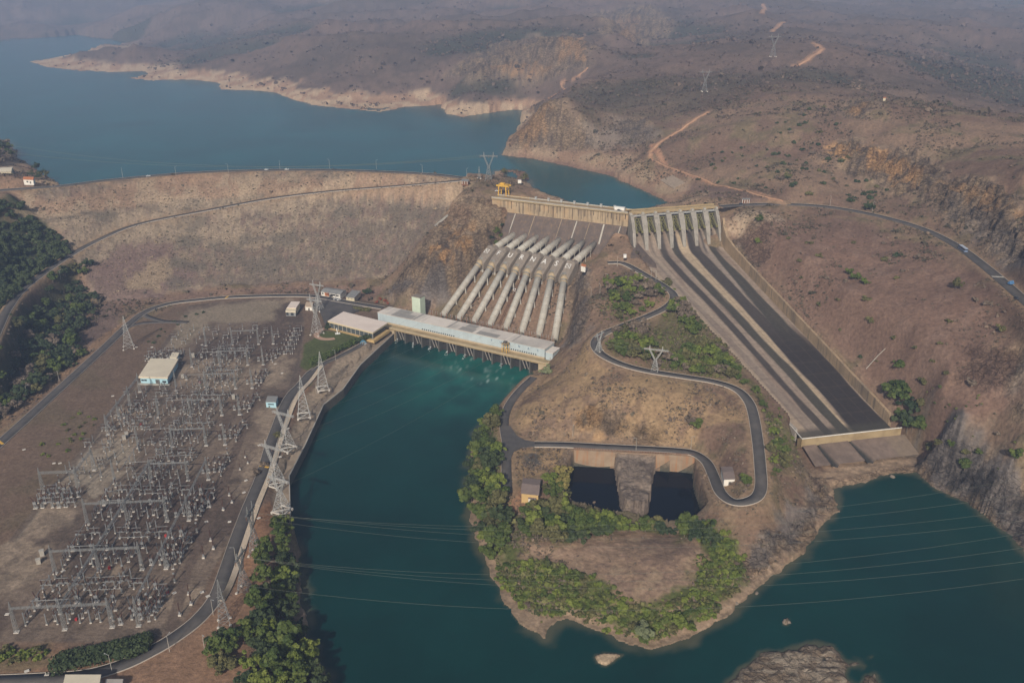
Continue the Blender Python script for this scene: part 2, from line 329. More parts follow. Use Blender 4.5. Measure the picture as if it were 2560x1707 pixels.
# ---- roughness of the land
near_w = smooth(200, 900, TR)
lake_sd = signed(X, Y, LAKE_W, 400.0); riv_sd = signed(X, Y, RIVER_W, 200.0); bas_sd = signed(X, Y, BASIN_W, 60.0); pil_sd = signed(X, Y, PILLAR_W, 40.0)
lake_sd += fbm(X, Y, 60, 3, 5)*6*smooth(900, 1400, TR)
FLAT = [(-260,1180),(-20,1042),(110,930),(240,803),(322,738),(400,706),(520,688),(740,682),(800,688),(900,700),(905,765),(840,815),(790,870),(745,917),(705,1003),(672,1083),(672,1180),(640,1250),(600,1330),(560,1450),(560,1620),(400,1750),(-300,1800),(-500,1500)]
FLAT_W = poly(FLAT, 12.0); flat_sd = signed(X, Y, FLAT_W, 60.0)
crest_w = np.array([at(*p) for p in CREST]); toe_w = np.array([at(*p) for p in TOE])
EMB = [(20,440,98),(141,429,98),(341,407,98),(598,393,98),(781,393,98),(971,401,98),(1062,412,97.5),(1052,440,95),(1010,500,76),(950,575,48),(905,628,22),(885,640,16),(740,650,14),(600,655,14),(450,664,14.5),(330,682,16),(215,690,20),(190,640,30),(160,580,54),(128,512,74),(55,452,97)]
EMB_W = np.array([at(*p) for p in EMB]); emb_sd = signed(X, Y, EMB_W, 80.0)
dc, zcr = seg_dist(X, Y, crest_w, np.array(CREST)[:, 2]); dt, ztoe = seg_dist(X, Y, toe_w, np.array(TOE)[:, 2])
zr = (zcr*dt+ztoe*dc)/(dc+dt+1e-6)
we = smooth(-6, 6, emb_sd); Z = Z*(1-we)+zr*we
hill = smooth(1200, 2600, TR)
gul = ridged(X+60*fbm(X, Y, 400, 3, 3), Y, 420, 4, 21)
Z += hill*((gul-.6)*95 + fbm(X, Y, 900, 3, 8)*28)*smooth(0, 260, -lake_sd)
mid = smooth(60, 200, TR)*(1-hill)
rough = 1.0-np.maximum.reduce([smooth(-4, 4, flat_sd), smooth(-2, 4, emb_sd)*.8])
Z += mid*rough*(fbm(X, Y, 46, 5, 31)*1.5*(1+1.2*near_w) + fbm(X, Y, 9, 3, 77)*.45)
hr = smooth(700, 1100, Y)*rough*(1-hill)
Z += hr*((ridged(X, Y, 130, 4, 51)-.62)*16)*smooth(0, 60, -lake_sd)
Z = np.where(flat_sd > -8, Z*(1-smooth(-8, 0, flat_sd))+(12.0+.12*fbm(X, Y, 30, 2, 4))*smooth(-8, 0, flat_sd), Z)
dq, _ = seg_dist(X, Y, qwall_w); wq = 1-smooth(2, 24, dq)
Z = np.where((flat_sd > -25) & (riv_sd < 1) & (dq < 24), Z*(1-wq)+QZ*wq, Z)
# rocky ground: broken ledges
ROCKS = [  # outline, ledge height, wavelength
 ([(1168,350),(1180,310),(1205,270),(1240,235),(1290,225),(1330,260),(1360,320),(1390,345),(1300,350)], 5, 22),
 ([(1400,260),(1480,275),(1530,330),(1470,345),(1410,330)], 3, 18),
 ([(1040,170),(1110,120),(1230,85),(1335,80),(1345,150),(1300,165),(1250,185),(1180,170),(1110,195)], 9, 38),
 ([(1370,30),(1500,10),(1560,60),(1500,95),(1390,90)], 10, 40),
 ([(1895,365),(1915,325),(1965,320),(2050,350),(2130,370),(2200,410),(2280,430),(2352,470),(2420,560),(2420,680),(2352,610),(2270,560),(2180,510),(2110,470),(2040,440),(1970,395)], 10, 17),
 ([(1930,250),(1990,225),(2010,245),(1960,275)], 5, 20),
 ([(905,640),(960,570),(1040,470),(1080,440),(1160,470),(1170,530),(1110,570),(1050,640),(1010,700),(890,690)], 4, 13),
 ([(1320,620),(1350,610),(1345,700),(1345,770),(1310,800),(1295,780)], 3, 10),
 ([(1300,955),(1360,935),(1430,950),(1530,985),(1510,1005),(1400,1000),(1310,1000)], 4.2, 9),
 ([(2120,1010),(2250,1060),(2352,1150),(2420,1300),(2352,1262),(2300,1212),(2220,1152),(2150,1122),(2105,1080)], 5.5, 13),
 ([(1850,1050),(1900,1120),(2000,1070),(2100,1050),(2130,1000),(2240,1060),(2352,1150),(2352,1260),(2150,1120),(2090,1085),(1950,1110),(1905,1120),(1930,1170),(1880,1230),(1720,1330),(1700,1290),(1800,1210),(1850,1130)], 4.6, 11),
 ([(2210,800),(2280,790),(2352,800),(2352,960),(2260,900),(2215,860)], 2.5, 12),
 ([(1655,520),(1720,500),(1790,500),(1770,560),(1700,570),(1670,560)], 2, 10)]
rock_w = np.zeros_like(Z)
ZCUR = Z
for pts, amp, wl in ROCKS:
    w = smooth(-wl*.5, wl*.5, signed(X, Y, poly(pts), 120.0)+fbm(X, Y, wl*1.5, 3, 61)*wl*.5)
    rock_w = np.maximum(rock_w, w)
    Z = Z + w*amp*((ridged(X, Y, wl, 5, 91)-.6)*1.9+(ridged(X, Y, wl*.35, 3, 93)-.6)*.7)
    stp = amp*.9; q_ = Z/stp+fbm(X, Y, wl*2.5, 3, 95)*.9; fr_q = q_-np.floor(q_); Z = Z+w*stp*.75*(smooth(.3, .7, fr_q)-fr_q)
up_ = np.concatenate([crest_w, crest_w[::-1]*(1+75/np.hypot(crest_w[::-1, 0], crest_w[::-1, 1]))[:, None]]); usd = signed(X, Y, up_, 30.0)
Z = np.where(usd > -8, np.minimum(Z, np.maximum(97.4-.42*dc, 74)*smooth(-8, 0, usd)+Z*(1-smooth(-8, 0, usd))), Z)
# ---- water edges
def shore(sd, zw, Z, beach, depth, lim=12):
    sdj = sd + fbm(X, Y, 14, 4, 41)*2.0 + fbm(X, Y, 5, 2, 43)*.7
    Zi = np.minimum(Z, zw-.25-np.minimum(np.maximum(sdj, 0)*depth, 9))
    Zo = np.maximum(Z, zw+.25+beach*np.minimum(np.maximum(-sdj, 0), lim))
    return np.where(sdj > 0, Zi, np.where(-sdj < lim, Zo, Z))
Z = np.where(pil_sd > -14, Z*(1-smooth(-12, -2, pil_sd)), Z)
Z = shore(bas_sd, 0, Z, 2.6, 1.5, 3)
Z = np.where(pil_sd+fbm(X, Y, 5, 3, 18)*1.2 > -.5, 9.2+1.2*fbm(X, Y, 8, 3, 19)+.8*(ridged(X, Y, 3, 3, 20)-.5), Z)
Z = shore(riv_sd+4.5*(1-smooth(5, 14, dq)), 0, Z, .10, .35)
Z = shore(lake_sd, RZ, Z, .12, .3)
# rocks and bars that break the river surface
SHOAL = [([(1640,1600),(1700,1540),(1745,1500),(1800,1490),(1850,1475),(1905,1485),(1950,1510),(2010,1505),(1960,1560),(1990,1620),(1850,1680),(1650,1680)], 1.0, 5.0),
         ([(1366,1507),(1385,1500),(1410,1501),(1438,1502),(1420,1512),(1392,1529),(1372,1522)], .7, 1.6),
         ([(1980,1550),(2010,1545),(2024,1570),(2030,1620),(1975,1620)], 1.6, 4.0),
         ([(1800,1424),(1807,1417),(1815,1428),(1808,1436),(1799,1434)], 1.5, 1.0)]
shoal_w = np.zeros_like(Z)
for pts, h, soft in SHOAL:
    s_ = signed(X, Y, poly(pts, 0.0), 60.0)+fbm(X, Y, 12, 4, 23)*soft*.55
    w = smooth(-soft*2.2, soft, s_); shoal_w = np.maximum(shoal_w, w)
    hh = h+(ridged(X, Y, 9, 4, 33)-.55)*h*2.6+(ridged(X, Y, 3.5, 3, 34)-.6)*h*1.2
    Z = np.maximum(Z, -7+(7+hh)*w)
ZCUR = Z
# ---------------------------------------------------------------- roads (photo x, y, height)
ROAD_FACE = [(1062,414,97.6),(1010,419,95.5),(900,428,88),(760,439,81.5),(620,456,76),(480,482,69.5),(320,514,63),(230,549,56.5),(150,593,50),(60,658,42),(22,703,38.5),(0,745,36.5),(-40,840,32)]
ROAD_WEST = [(-120,1125,12),(0,1017,12),(120,908,12),(230,807,12),(300,741,12.3),(338,714,12.6),(390,697,12.9),(460,688,13.2),(530,682,13.5),(620,679,13.7),(700,679,13.9),(745,684,14),(800,694,14),(880,707,14)]
ROAD_SPUR = [(328,722,12.4),(350,731,12.3),(380,738,12.2),(432,740,12.2)]
ROAD_SPUR2 = [(290,752,12.2),(325,742,12.2),(380,739,12.2)]
ROAD_QUAY = [(728,846,12),(712,858,12),(690,884,12),(672,902,12),(655,930,12),(638,975,12),(622,1020,12),(602,1090,12),(569,1170,12),(541,1245,12),(519,1310,12),(496,1370,12),(456,1420,12),(402,1462,12),(348,1494,12),(280,1526,12),(190,1551,12),(70,1560,12),(-80,1566,12)]
ROAD_GARDEN = [(722,852,12),(745,834,12),(780,818,12),(815,800,12),(832,790,12)]
ROAD_BANK = [(1166,1132,11),(1164,1100,11),(1163,1060,12),(1164,1020,12),(1159,985,12.2),(1160,955,12.4),(1174,922,12.6),(1200,890,12.8),(1226,866,13)]
DIRT = [([(1495,352,104.5),(1497,366,104),(1530,382,102),(1600,405,101),(1680,432,99.5),(1750,450,98.5),(1800,462,98.2)], 5.5),
        ([(1625,258,150),(1585,282,142),(1540,312,128),(1505,337,113),(1492,350,106)], 6.0),
        ([(1250,232,146),(1280,215,150),(1297,205,152),(1290,190,155),(1325,177,158),(1350,156,165)], 4.0),
        ([(1826,152,180),(1850,140,184),(1868,126,188),(1888,112,192),(1868,100,195)], 12.0),
        ([(1773,74,196),(1788,60,200),(1800,51,204)], 12.0), ([(1750,32,214),(1756,20,222),(1752,10,228)], 12.0)]
def line3(pts, n=8):
    w = [list(at(p[0], p[1], p[2]))+[p[2]] for p in pts]; return catmull(w, n)
ROADS = [("rockfill_dam_road", CREST, 8.5), ("dam_face_road", ROAD_FACE, 7.0), ("switchyard_road", ROAD_WEST, 7.0), ("access_road", ROAD_SPUR, 5.5),
         ("access_road", ROAD_SPUR2, 5.0), ("quayside_road", ROAD_QUAY, 7.0), ("garden_road", ROAD_GARDEN, 4.5), ("hill_road", ROAD_HILL, 6.6), ("riverbank_road", ROAD_BANK, 6.0), ("east_road", ROAD_EAST, 8.0)]
road_lines = []
def flatten(Z, ln, hw, blend):
    lo = ln.min(0)[:2]-hw-blend; hi = ln.max(0)[:2]+hw+blend
    m = (X > lo[0]) & (X < hi[0]) & (Y > lo[1]) & (Y < hi[1])
    if not m.any(): return Z
    d, z = seg_dist(X[m], Y[m], ln[:, :2], ln[:, 2]); w = 1-smooth(hw, hw+blend, d)
    Z = Z.copy(); Z[m] = Z[m]*(1-w)+(z-.35)*w; return Z
for nm, pts, wd in ROADS:
    ln = line3(pts); road_lines.append((nm, ln, wd)); Z = flatten(Z, ln, wd/2+1.5, 9.0)
DIRT_LINES = []
for pts, wd in DIRT:
    ln = catmull([ground(p[0], p[1]) for p in pts], 8); ln[:, 2] = height(ln[:, 0], ln[:, 1])+.3; DIRT_LINES.append((ln, wd)); Z = flatten(Z, ln, wd/2, 6.0)
bm_ = (bas_sd > .2) & (pil_sd < -.3); Z = np.where(bm_, np.minimum(Z, -1.5), Z)
# spillway trench: edges of the chute in plan, floor height along it
SPC = [np.array(at(1445.5, 488, 98)), np.array(at(1643, 473.8, 98))]      # gate line, left and right end
SPA = np.array([.13, -.9915])                                           # downstream along the piers
SP_N = [SPC[0]+SPA*25, SPC[1]+SPA*25]
LIP = [np.array(at(2001.7*.91875, 1095.8*.91875, 12)), np.array(at(2228.6*.91875, 1070.4*.91875, 12))]
def chute(s):                                # s metres downstream -> left xy, right xy, floor height
    fl = np.interp(s, [-4, 0, 5, 10, 15, 20, 25, 31, 272], [80, 80, 79.6, 78, 75, 71, 67.6, 64.8, 12])
    if s <= 25: return SPC[0]+SPA*s, SPC[1]+SPA*s, float(fl)
    t = (s-25)/247.0; return SP_N[0]+(LIP[0]-SP_N[0])*t, SP_N[1]+(LIP[1]-SP_N[1])*t, float(fl)
CH_S = [-4, 0, 3, 6, 9, 12, 15, 18, 21, 25, 28, 31, 40, 60, 90, 120, 150, 180, 210, 240, 260, 272]
chL = np.array([chute(s)[0] for s in CH_S]); chR = np.array([chute(s)[1] for s in CH_S]); chZ = np.array([chute(s)[2] for s in CH_S])
chute_poly = np.concatenate([chL, chR[::-1]])
ch_sd = signed(X, Y, chute_poly, 60.0)
mid_line = (chL+chR)/2
m_ = ch_sd > -30
_, zch = seg_dist(X[m_], Y[m_], mid_line, chZ)
sdm = ch_sd[m_]
Zm = Z[m_]; Zm = np.where(sdm > -2.5, np.minimum(Zm, zch-3.0), Zm)
Zm = np.where((sdm <= -2.5) & (sdm > -30), Zm*(1-(1-smooth(6, 28, -sdm)))+np.clip(Zm, zch+.5, zch+10)*(1-smooth(6, 28, -sdm)), Zm)
Z[m_] = Zm
SK = .91875
def S(px, py, z): return V(px*SK, py*SK, z)
def Q(zx, zy, z): return S(950+zx/3.92, 550+zy/3.92, z)
TP = [(1325,140),(1428,158),(1535,175),(1640,190),(1745,208),(1855,232),(1965,245),(2075,262)]
UP = [(1110,285),(1222,302),(1330,326),(1440,346),(1550,365),(1662,388),(1775,408),(1885,430)]
LP = [(995,400),(1110,425),(1230,445),(1345,465),(1455,485),(1570,505),(1690,525),(1810,550)]
BP = [(635,905),(785,940),(935,970),(1090,1000),(1240,1035),(1395,1075),(1560,1105),(1715,1140)]
# the bed the penstocks lie on
best = np.full(Z.shape, 1e9); pz = np.zeros_like(Z); reg = np.zeros(Z.shape, bool)
pm = (X > -140) & (X < 130) & (Y > 620) & (Y < 850); xs_, ys_ = X[pm], Y[pm]; bd = np.full(xs_.shape, 1e9); bz_ = np.zeros(xs_.shape)
for i in range(8):
    pts = [Q(*TP[i], 67), Q(*UP[i], 60), Q(*LP[i], 52), Q(*BP[i], 15.5)]; pts[0] = pts[0]+(pts[0]-pts[1])*.8
    d, z = seg_dist(xs_, ys_, [(p.x, p.y) for p in pts], [pts[0].z-5, pts[1].z-6.5, pts[2].z-9, pts[3].z-3.2]); m = d < bd; bd = np.where(m, d, bd); bz_ = np.where(m, z, bz_)
w_ = smooth(16, 8.5, bd); Z[pm] = Z[pm]*(1-w_)+np.minimum(Z[pm], bz_+fbm(xs_, ys_, 10, 3, 3)*.6)*w_
# below the flip lip
ap_poly = np.array([LIP[0]+(-3, 4), LIP[1]+(6, 4), LIP[1]+(14, -30), LIP[0]+(-3, -34)]); asd = signed(X, Y, ap_poly, 40.0)
dl_, _ = seg_dist(X, Y, np.array(LIP))
tz = np.clip(6.2-dl_*.30, .9, 8)+(ridged(X, Y, 8, 4, 6)-.55)*1.8; w_ = smooth(-7, 1, asd)*(riv_sd < .5); Z = Z*(1-w_)+np.minimum(Z+.8, tz)*w_
ZCUR = Z
print("terrain height ready", float(Z.min()), float(Z.max()))
# ---------------------------------------------------------------- what covers the land: base colours of soil, straw, rock, sand; shade painted into the rock cracks
rv_0 = riv_sd.ravel(); XX, YY, ZZ = X.ravel(), Y.ravel(), Z.ravel()
def nz(wl, o, s): return fbm(XX, YY, wl, o, s)
C = np.zeros((XX.size, 3), np.float32)
def col(*c): return np.array(c, np.float32)
n1, n2, n3, n4 = nz(90, 5, 101), nz(24, 4, 202), nz(6, 4, 303), nz(240, 4, 404)
def mixin(w, c):
    global C
    c = np.asarray(c, np.float32)
    C += (c-C)*np.clip(w, 0, 1)[:, None].astype(np.float32)
def zone(pts, soft=4.0, jag=4.0, wl=14, z=None, seed=7, w=None):
    W = poly(pts, z) if w is None else w
    s = signed(XX, YY, W, 90.0)
    m = s > -80; s[m] += fbm(XX[m], YY[m], wl, 4, seed)*jag
    return smooth(-soft, soft, s)
C[:] = col(.225, .152, .104)
mixin(smooth(-.3, .5, n1), col(.165, .108, .078)); mixin(smooth(.05, .6, n2)*.8, col(.25, .178, .115)); mixin(smooth(.1, .7, n3)*.55, col(.115, .085, .06))
mixin(smooth(.25, .7, n2+n3*.5)*.5, col(.10, .088, .045))
farw = smooth(1000, 1500, np.hypot(XX, YY))
mixin(farw*.85, col(.142, .102, .082)); mixin(farw*smooth(-.2, .5, n4+n1*.6+n2*.4)*.6, col(.092, .072, .056)); mixin(farw*smooth(.15, .7, -n4+n2*.6)*.4, col(.185, .125, .100)); mixin(farw*smooth(.05, .6, nz(12, 4, 109))*.45, col(.075, .06, .048))
gulr = gul.ravel(); mixin(farw*smooth(.56, .42, gulr)*.8, col(.05, .055, .038))
# west side
mixin(zone(FLAT, 3, 2, w=FLAT_W), col(.155, .108, .078))
fl = zone(FLAT, 3, 2, w=FLAT_W); mixin(fl*smooth(.0, .8, n2)*.35, col(.125, .105, .062)); mixin(fl*smooth(.2, .8, nz(40, 4, 55))*.45, col(.19, .125, .088))
YARD = [(432,702),(560,690),(664,686),(690,700),(700,745),(690,830),(672,905),(600,1080),(540,1200),(480,1330),(415,1440),(330,1475),(-40,1475),(-120,1330),(30,1235),(170,1055),(300,890),(330,845),(400,755)]
YARD_W = poly(YARD, 12.0); yd = zone(YARD, 1.0, .6, w=YARD_W)
mixin(yd, col(.182, .138, .105))
mixin(yd*smooth(.0, .5, nz(38, 5, 66)+.25*n3)*.9, col(.285, .22, .16)); mixin(yd*smooth(.0, .5, nz(45, 5, 67)+.3*n3)*.8, col(.082, .06, .05)); mixin(yd*smooth(.1, .5, nz(9, 4, 68))*.4, col(.075, .06, .05))
mixin(zone([(440,712),(560,695),(640,690),(640,738),(480,742),(415,800),(380,800)], 4, 5)*.8, col(.265, .215, .155))
mixin(zone([(215,1010),(290,1000),(300,1080),(240,1140),(120,1160),(150,1080)], 4, 6, 18)*.75*smooth(-.3, .3, n3+n2), col(.30, .25, .19))
def strip(pts, w, c, k=1.0, z=12.0, soft=.8):
    d, _ = seg_dist(XX, YY, at(*np.array(pts, float).T, z)); mixin((1-smooth(w/2-soft*.5, w/2+soft, d))*k, c)
strip([(640,735),(600,870),(555,1000),(480,1200),(430,1310),(395,1440)], 5, col(.12, .088, .07), .8)
strip([(690,830),(660,920),(612,1050),(560,1170)], 5, col(.11, .085, .07), .8)
strip([(398,765),(300,895),(170,1062),(30,1240)], 4, col(.11, .083, .066), .7)
strip([(404,768),(306,898),(176,1065),(36,1243)], .8, col(.22, .18, .14), .8)
# garden and quay
mixin(zone([(700,790),(745,760),(800,765),(850,770),(880,775),(845,800),(800,790),(740,835),(705,850),(690,840)], 1.5, 1, 8), col(.085, .098, .036))
mixin(zone([(690,890),(712,878),(720,880),(690,905),(668,918)], 1.5, 1, 8), col(.10, .095, .045))
mixin(zone([(700,930),(760,880),(820,820),(845,805),(850,812),(830,835),(770,890),(730,915)], 1.5, 1, 8), col(.10, .10, .045))
QUAY = [(905,768),(829,838),(789,894),(744,930),(702,1022),(665,1094),(668,1184),(640,1200),(640,1120),(665,1040),(700,985),(725,935),(760,905),(800,860),(850,812),(895,765)]
mixin(zone([(672,905),(700,880),(708,890),(668,960),(640,1010),(615,1050),(560,1210),(620,1150),(640,1200),(600,1330),(550,1400),(540,1330),(575,1200)], 3, 2, 8), col(.26, .145, .085))
qd = dq.ravel(); qwid = np.interp(YY, [380, 450, 520, 580, 640, 700], [9, 9, 12, 17, 19, 14]); qz_ = smooth(1.5, -1, qd-qwid+nz(6, 2, 8)*.8)*(rv_0 < 3)
mixin(qz_, col(.32, .25, .18)); mixin(qz_*smooth(-.1, .6, n3+nz(3, 2, 9)*.5)*.6, col(.19, .145, .105)); mixin(qz_*(np.abs((YY*.9+XX*.4) % 14-7) < .5)*.5, col(.12, .095, .075))
mixin(zone([(20,1490),(350,1480),(420,1470),(560,1330),(640,1200),(560,1560),(400,1620),(-50,1620)], 4, 3), col(.245, .15, .095))
mixin(zone([(-60,1500),(110,1475),(130,1530),(-60,1545)], 3, 2), col(.17, .125, .075))
# forest floor
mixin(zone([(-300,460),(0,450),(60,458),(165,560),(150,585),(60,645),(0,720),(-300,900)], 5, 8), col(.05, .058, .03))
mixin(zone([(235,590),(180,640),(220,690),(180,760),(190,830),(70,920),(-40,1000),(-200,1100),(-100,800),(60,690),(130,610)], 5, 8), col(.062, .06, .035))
mixin(zone([(200,700),(260,690),(290,740),(230,790),(190,800)], 4, 6), col(.15, .105, .085))
mixin(zone([(0,985),(110,900),(190,830),(300,735),(340,700),(250,760),(90,895),(-60,1010)], 2, 2), col(.23, .15, .095))
# rockfill dam: straw on purplish brown, bands along the slope
emb = zone(EMB, 3, 3, w=EMB_W); rel = (dc/(dc+dt+1e-6)).ravel()
band = fbm(XX*.11+n2*4, rel*135+n2*4+n1*6, 22, 5, 71)+.15*n2
str_ = fbm(XX, YY, 5, 3, 72)
mixin(emb, col(.170, .122, .098)); mixin(emb*smooth(-.3, .3, band+str_*.4)*.95, col(.285, .222, .158)); mixin(emb*smooth(.05, .45, -band+str_*.5+n2*.3)*.75, col(.135, .113, .088)); mixin(emb*smooth(.1, .6, nz(3, 3, 78))*.4, col(.29, .23, .16)); mixin(emb*smooth(.1, .6, nz(4, 3, 79))*.4, col(.11, .09, .075))
mixin(emb*smooth(.1, .6, fbm(XX, YY, 120, 3, 73))*.6, col(.20, .13, .105)); mixin(emb*smooth(.05, .015, rel)*.8, col(.26, .165, .12))
mixin(zone([(180,640),(230,600),(300,570),(420,560),(450,600),(430,660),(330,690),(220,690)], 4, 8)*.8, col(.165, .112, .098))
mixin(zone([(280,660),(320,610),(420,575),(440,590),(400,640),(330,668)], 3, 8, 10)*.7, col(.29, .222, .145))
mixin(zone([(330,695),(450,672),(740,655),(880,655),(860,690),(740,676),(530,676),(400,690)], 2, 3), col(.205, .135, .10))
dband = np.zeros(len(XX))
for pts in ([(130,490),(250,478),(440,466),(452,482),(300,498),(140,510)], [(425,500),(560,489),(700,484),(850,470),(1000,470),(1010,485),(850,490),(560,511),(440,516)], [(425,560),(520,545),(560,529),(700,527),(880,536),(870,556),(700,556),(540,562),(440,572)],
            [(425,600),(560,588),(700,598),(880,606),(870,620),(650,613),(440,610)], [(560,425),(700,415),(760,420),(700,430),(580,436)], [(350,655),(400,640),(420,620),(430,630),(400,655)]): dband = np.maximum(dband, zone(pts, 6, 22, 34, seed=19)*smooth(-.9, .2, fbm(XX*.3+n2*4, YY, 10, 3, 130)+n3*.4))
mixin(emb*dband*.8, col(.125, .106, .084))
# rock
rw = rock_w.ravel(); rid = ridged(XX, YY, 16, 4, 88)
mixin(rw, col(.225, .168, .122)); mixin(rw*smooth(.55, .78, rid)*.8, col(.30, .215, .135)); mixin(rw*smooth(.58, .4, rid)*.5, col(.11, .088, .073)); mixin(rw*smooth(.1, .6, n2)*.5, col(.17, .118, .085)); mixin(rw*smooth(.62, .8, ridged(XX, YY, 7, 3, 89))*.6, col(.08, .063, .055)); mixin(rw*smooth(.6, .8, ridged(XX+YY*.5, YY, 9, 3, 90))*.5, col(.34, .25, .165))  # dark crack tones stand in for shading the relief barely shows
og = col(.40, .235, .115)
for pts, k in (([(990,565),(1060,545),(1080,575),(1010,590)], .85), ([(1030,520),(1075,510),(1100,530),(1040,550)], .6), ([(1310,955),(1400,945),(1430,975),(1330,985)], .75),
               ([(1960,320),(2050,360),(2130,395),(2090,420),(1960,350)], .75), ([(1905,335),(1965,335),(1960,360),(1900,365)], .8), ([(2160,415),(2290,440),(2340,500),(2250,470)], .5),
               ([(1190,260),(1230,250),(1260,300),(1200,340),(1172,335)], .5), ([(1280,90),(1335,85),(1340,140),(1290,135)], .6), ([(1120,150),(1200,140),(1260,160),(1190,175)], .5), ([(1420,40),(1470,40),(1465,88),(1425,80)], .4), ([(1940,255),(1985,235),(2000,245),(1960,270)], .6)):
    mixin(zone(pts, 4, 9, 10)*min(1, k*1.15)*smooth(-.6, .2, n3+rid-.5), og)
gy = col(.170, .150, .138)
for pts, k in (([(895,650),(960,640),(1040,680),(1010,702),(890,692)], .8), ([(1330,620),(1348,640),(1340,760),(1310,800),(1300,780),(1325,700)], .55), ([(1900,1120),(1930,1170),(1800,1250),(1720,1310),(1730,1270),(1850,1150)], .7),
               ([(2130,1020),(2250,1070),(2352,1160),(2352,1260),(2200,1140)], .85), ([(1880,1060),(2100,1040),(2120,1080),(1990,1100),(1910,1120)], .6), ([(2180,470),(2352,520),(2352,610),(2260,560)], .5), ([(2215,810),(2352,800),(2352,950),(2250,880)], .45), ([(1400,265),(1480,275),(1530,320),(1420,340)], .4)):
    mixin(zone(pts, 4, 8, 12)*k, gy)
mixin(zone([(2140,1090),(2240,1110),(2352,1210),(2352,1270),(2220,1160)], 3, 5, 9)*.6*smooth(-.2, .4, n3), col(.065, .06, .06))
mixin(zone([(2215,800),(2352,790),(2352,960),(2250,900)], 4, 8, 12)*smooth(-.1, .5, n2+n3)*.7, col(.33, .25, .18))
mixin(zone([(1655,510),(1790,490),(1830,520),(1760,565),(1690,570)], 4, 8, 12)*smooth(-.3, .4, n2+n3)*.7, col(.31, .245, .185))
mixin(zone([(1990,860),(2060,890),(2110,930),(2090,940),(2040,905)], 2, 5, 8)*.8*smooth(-.3, .2, n3), col(.07, .066, .066))
mixin(zone([(1885,1065),(2000,1045),(2110,1040),(2125,1078),(2050,1092),(1960,1116),(1908,1124)], 2, 4, 9), col(.30, .205, .135)); mixin(zone([(1985,1050),(2110,1035),(2125,1060),(2010,1075)], 2, 4, 9)*.8, col(.10, .092, .085))
# hill by the river
mixin(zone([(1230,850),(1380,780),(1420,850),(1550,870),(1690,900),(1720,960),(1600,1010),(1450,1010),(1290,1000),(1190,985),(1180,920)], 4, 5)*.8*smooth(-.7, .2, n2+n3*.4), col(.30, .205, .115))
mixin(zone([(1390,640),(1450,620),(1500,640),(1520,690),(1470,740),(1400,745)], 4, 9)*.55*smooth(-.4, .3, n2), col(.085, .085, .04))
mixin(zone([(1400,760),(1460,740),(1560,690),(1640,770),(1720,880),(1660,870),(1540,850),(1430,820),(1390,800)], 4, 9)*.6*smooth(-.4, .3, n2), col(.10, .098, .043))
mixin(zone([(1725,890),(1790,960),(1830,1030),(1800,1060),(1765,1010)], 4, 6)*.5, col(.10, .098, .045))
mixin(zone([(1190,1030),(1300,1030),(1310,1060),(1270,1090),(1170,1100),(1165,1050)], 2, 2), col(.27, .185, .105))
mixin(zone([(1200,1046),(1235,1040),(1240,1065),(1225,1078),(1205,1065)], 1, 2, 4), col(.10, .09, .08))
mixin(zone([(1160,1135),(1230,1120),(1250,1150),(1190,1180),(1150,1190)], 2, 3), col(.285, .165, .10))
mixin(zone([(1080,960),(1150,930),(1155,1100),(1165,1190),(1180,1250),(1130,1330),(1085,1250),(1066,1100)], 3, 4), col(.075, .085, .035))
# green tongue of the island with its bare middle
mixin(zone([(1130,1290),(1180,1190),(1330,1150),(1600,1190),(1690,1260),(1710,1330),(1640,1430),(1490,1490),(1350,1445),(1250,1440),(1160,1370)], 4, 5), col(.092, .105, .035))
mixin(zone([(1180,1235),(1220,1240),(1300,1255),(1420,1210),(1530,1215),(1590,1280),(1600,1340),(1530,1380),(1480,1400),(1430,1370),(1370,1320),(1260,1300),(1180,1290)], 5, 11, 14), col(.285, .195, .132)); mixin(zone([(1200,1250),(1530,1225),(1590,1300),(1480,1390),(1300,1290)], 5, 9, 14)*smooth(0, .5, n2+n3*.6)*.7, col(.20, .135, .10)); mixin(zone([(1200,1250),(1530,1225),(1590,1300),(1480,1390),(1300,1290)], 5, 9, 14)*smooth(.1, .6, nz(7, 4, 120))*.6, col(.35, .255, .165))
mixin(zone([(1185,1240),(1200,1235),(1240,1265),(1330,1262),(1420,1245),(1420,1262),(1330,1278),(1230,1275)], 2, 3, 8), col(.33, .225, .155))
mixin(zone([(1490,1210),(1560,1230),(1590,1270),(1560,1310),(1480,1290)], 4, 8, 10)*.5, col(.17, .12, .09))
mixin(zone([(1630,1150),(1700,1170),(1760,1180),(1740,1240),(1660,1220)], 4, 6)*.5, col(.22, .15, .095))
# east slope
es = zone([(1690,560),(1960,500),(2180,580),(2300,700),(2330,900),(2200,980),(2100,930),(1990,850),(1820,690)], 6, 8)
mixin(es*.75, col(.19, .118, .088)); mixin(es*smooth(.0, .5, n2+n3*.4)*.6, col(.145, .092, .072)); mixin(es*smooth(.15, .7, nz(12, 4, 99))*.35, col(.245, .165, .125))
mixin(zone([(1640,430),(1800,470),(1700,465),(1590,455),(1560,440),(1560,420)], 3, 4), col(.165, .112, .088))
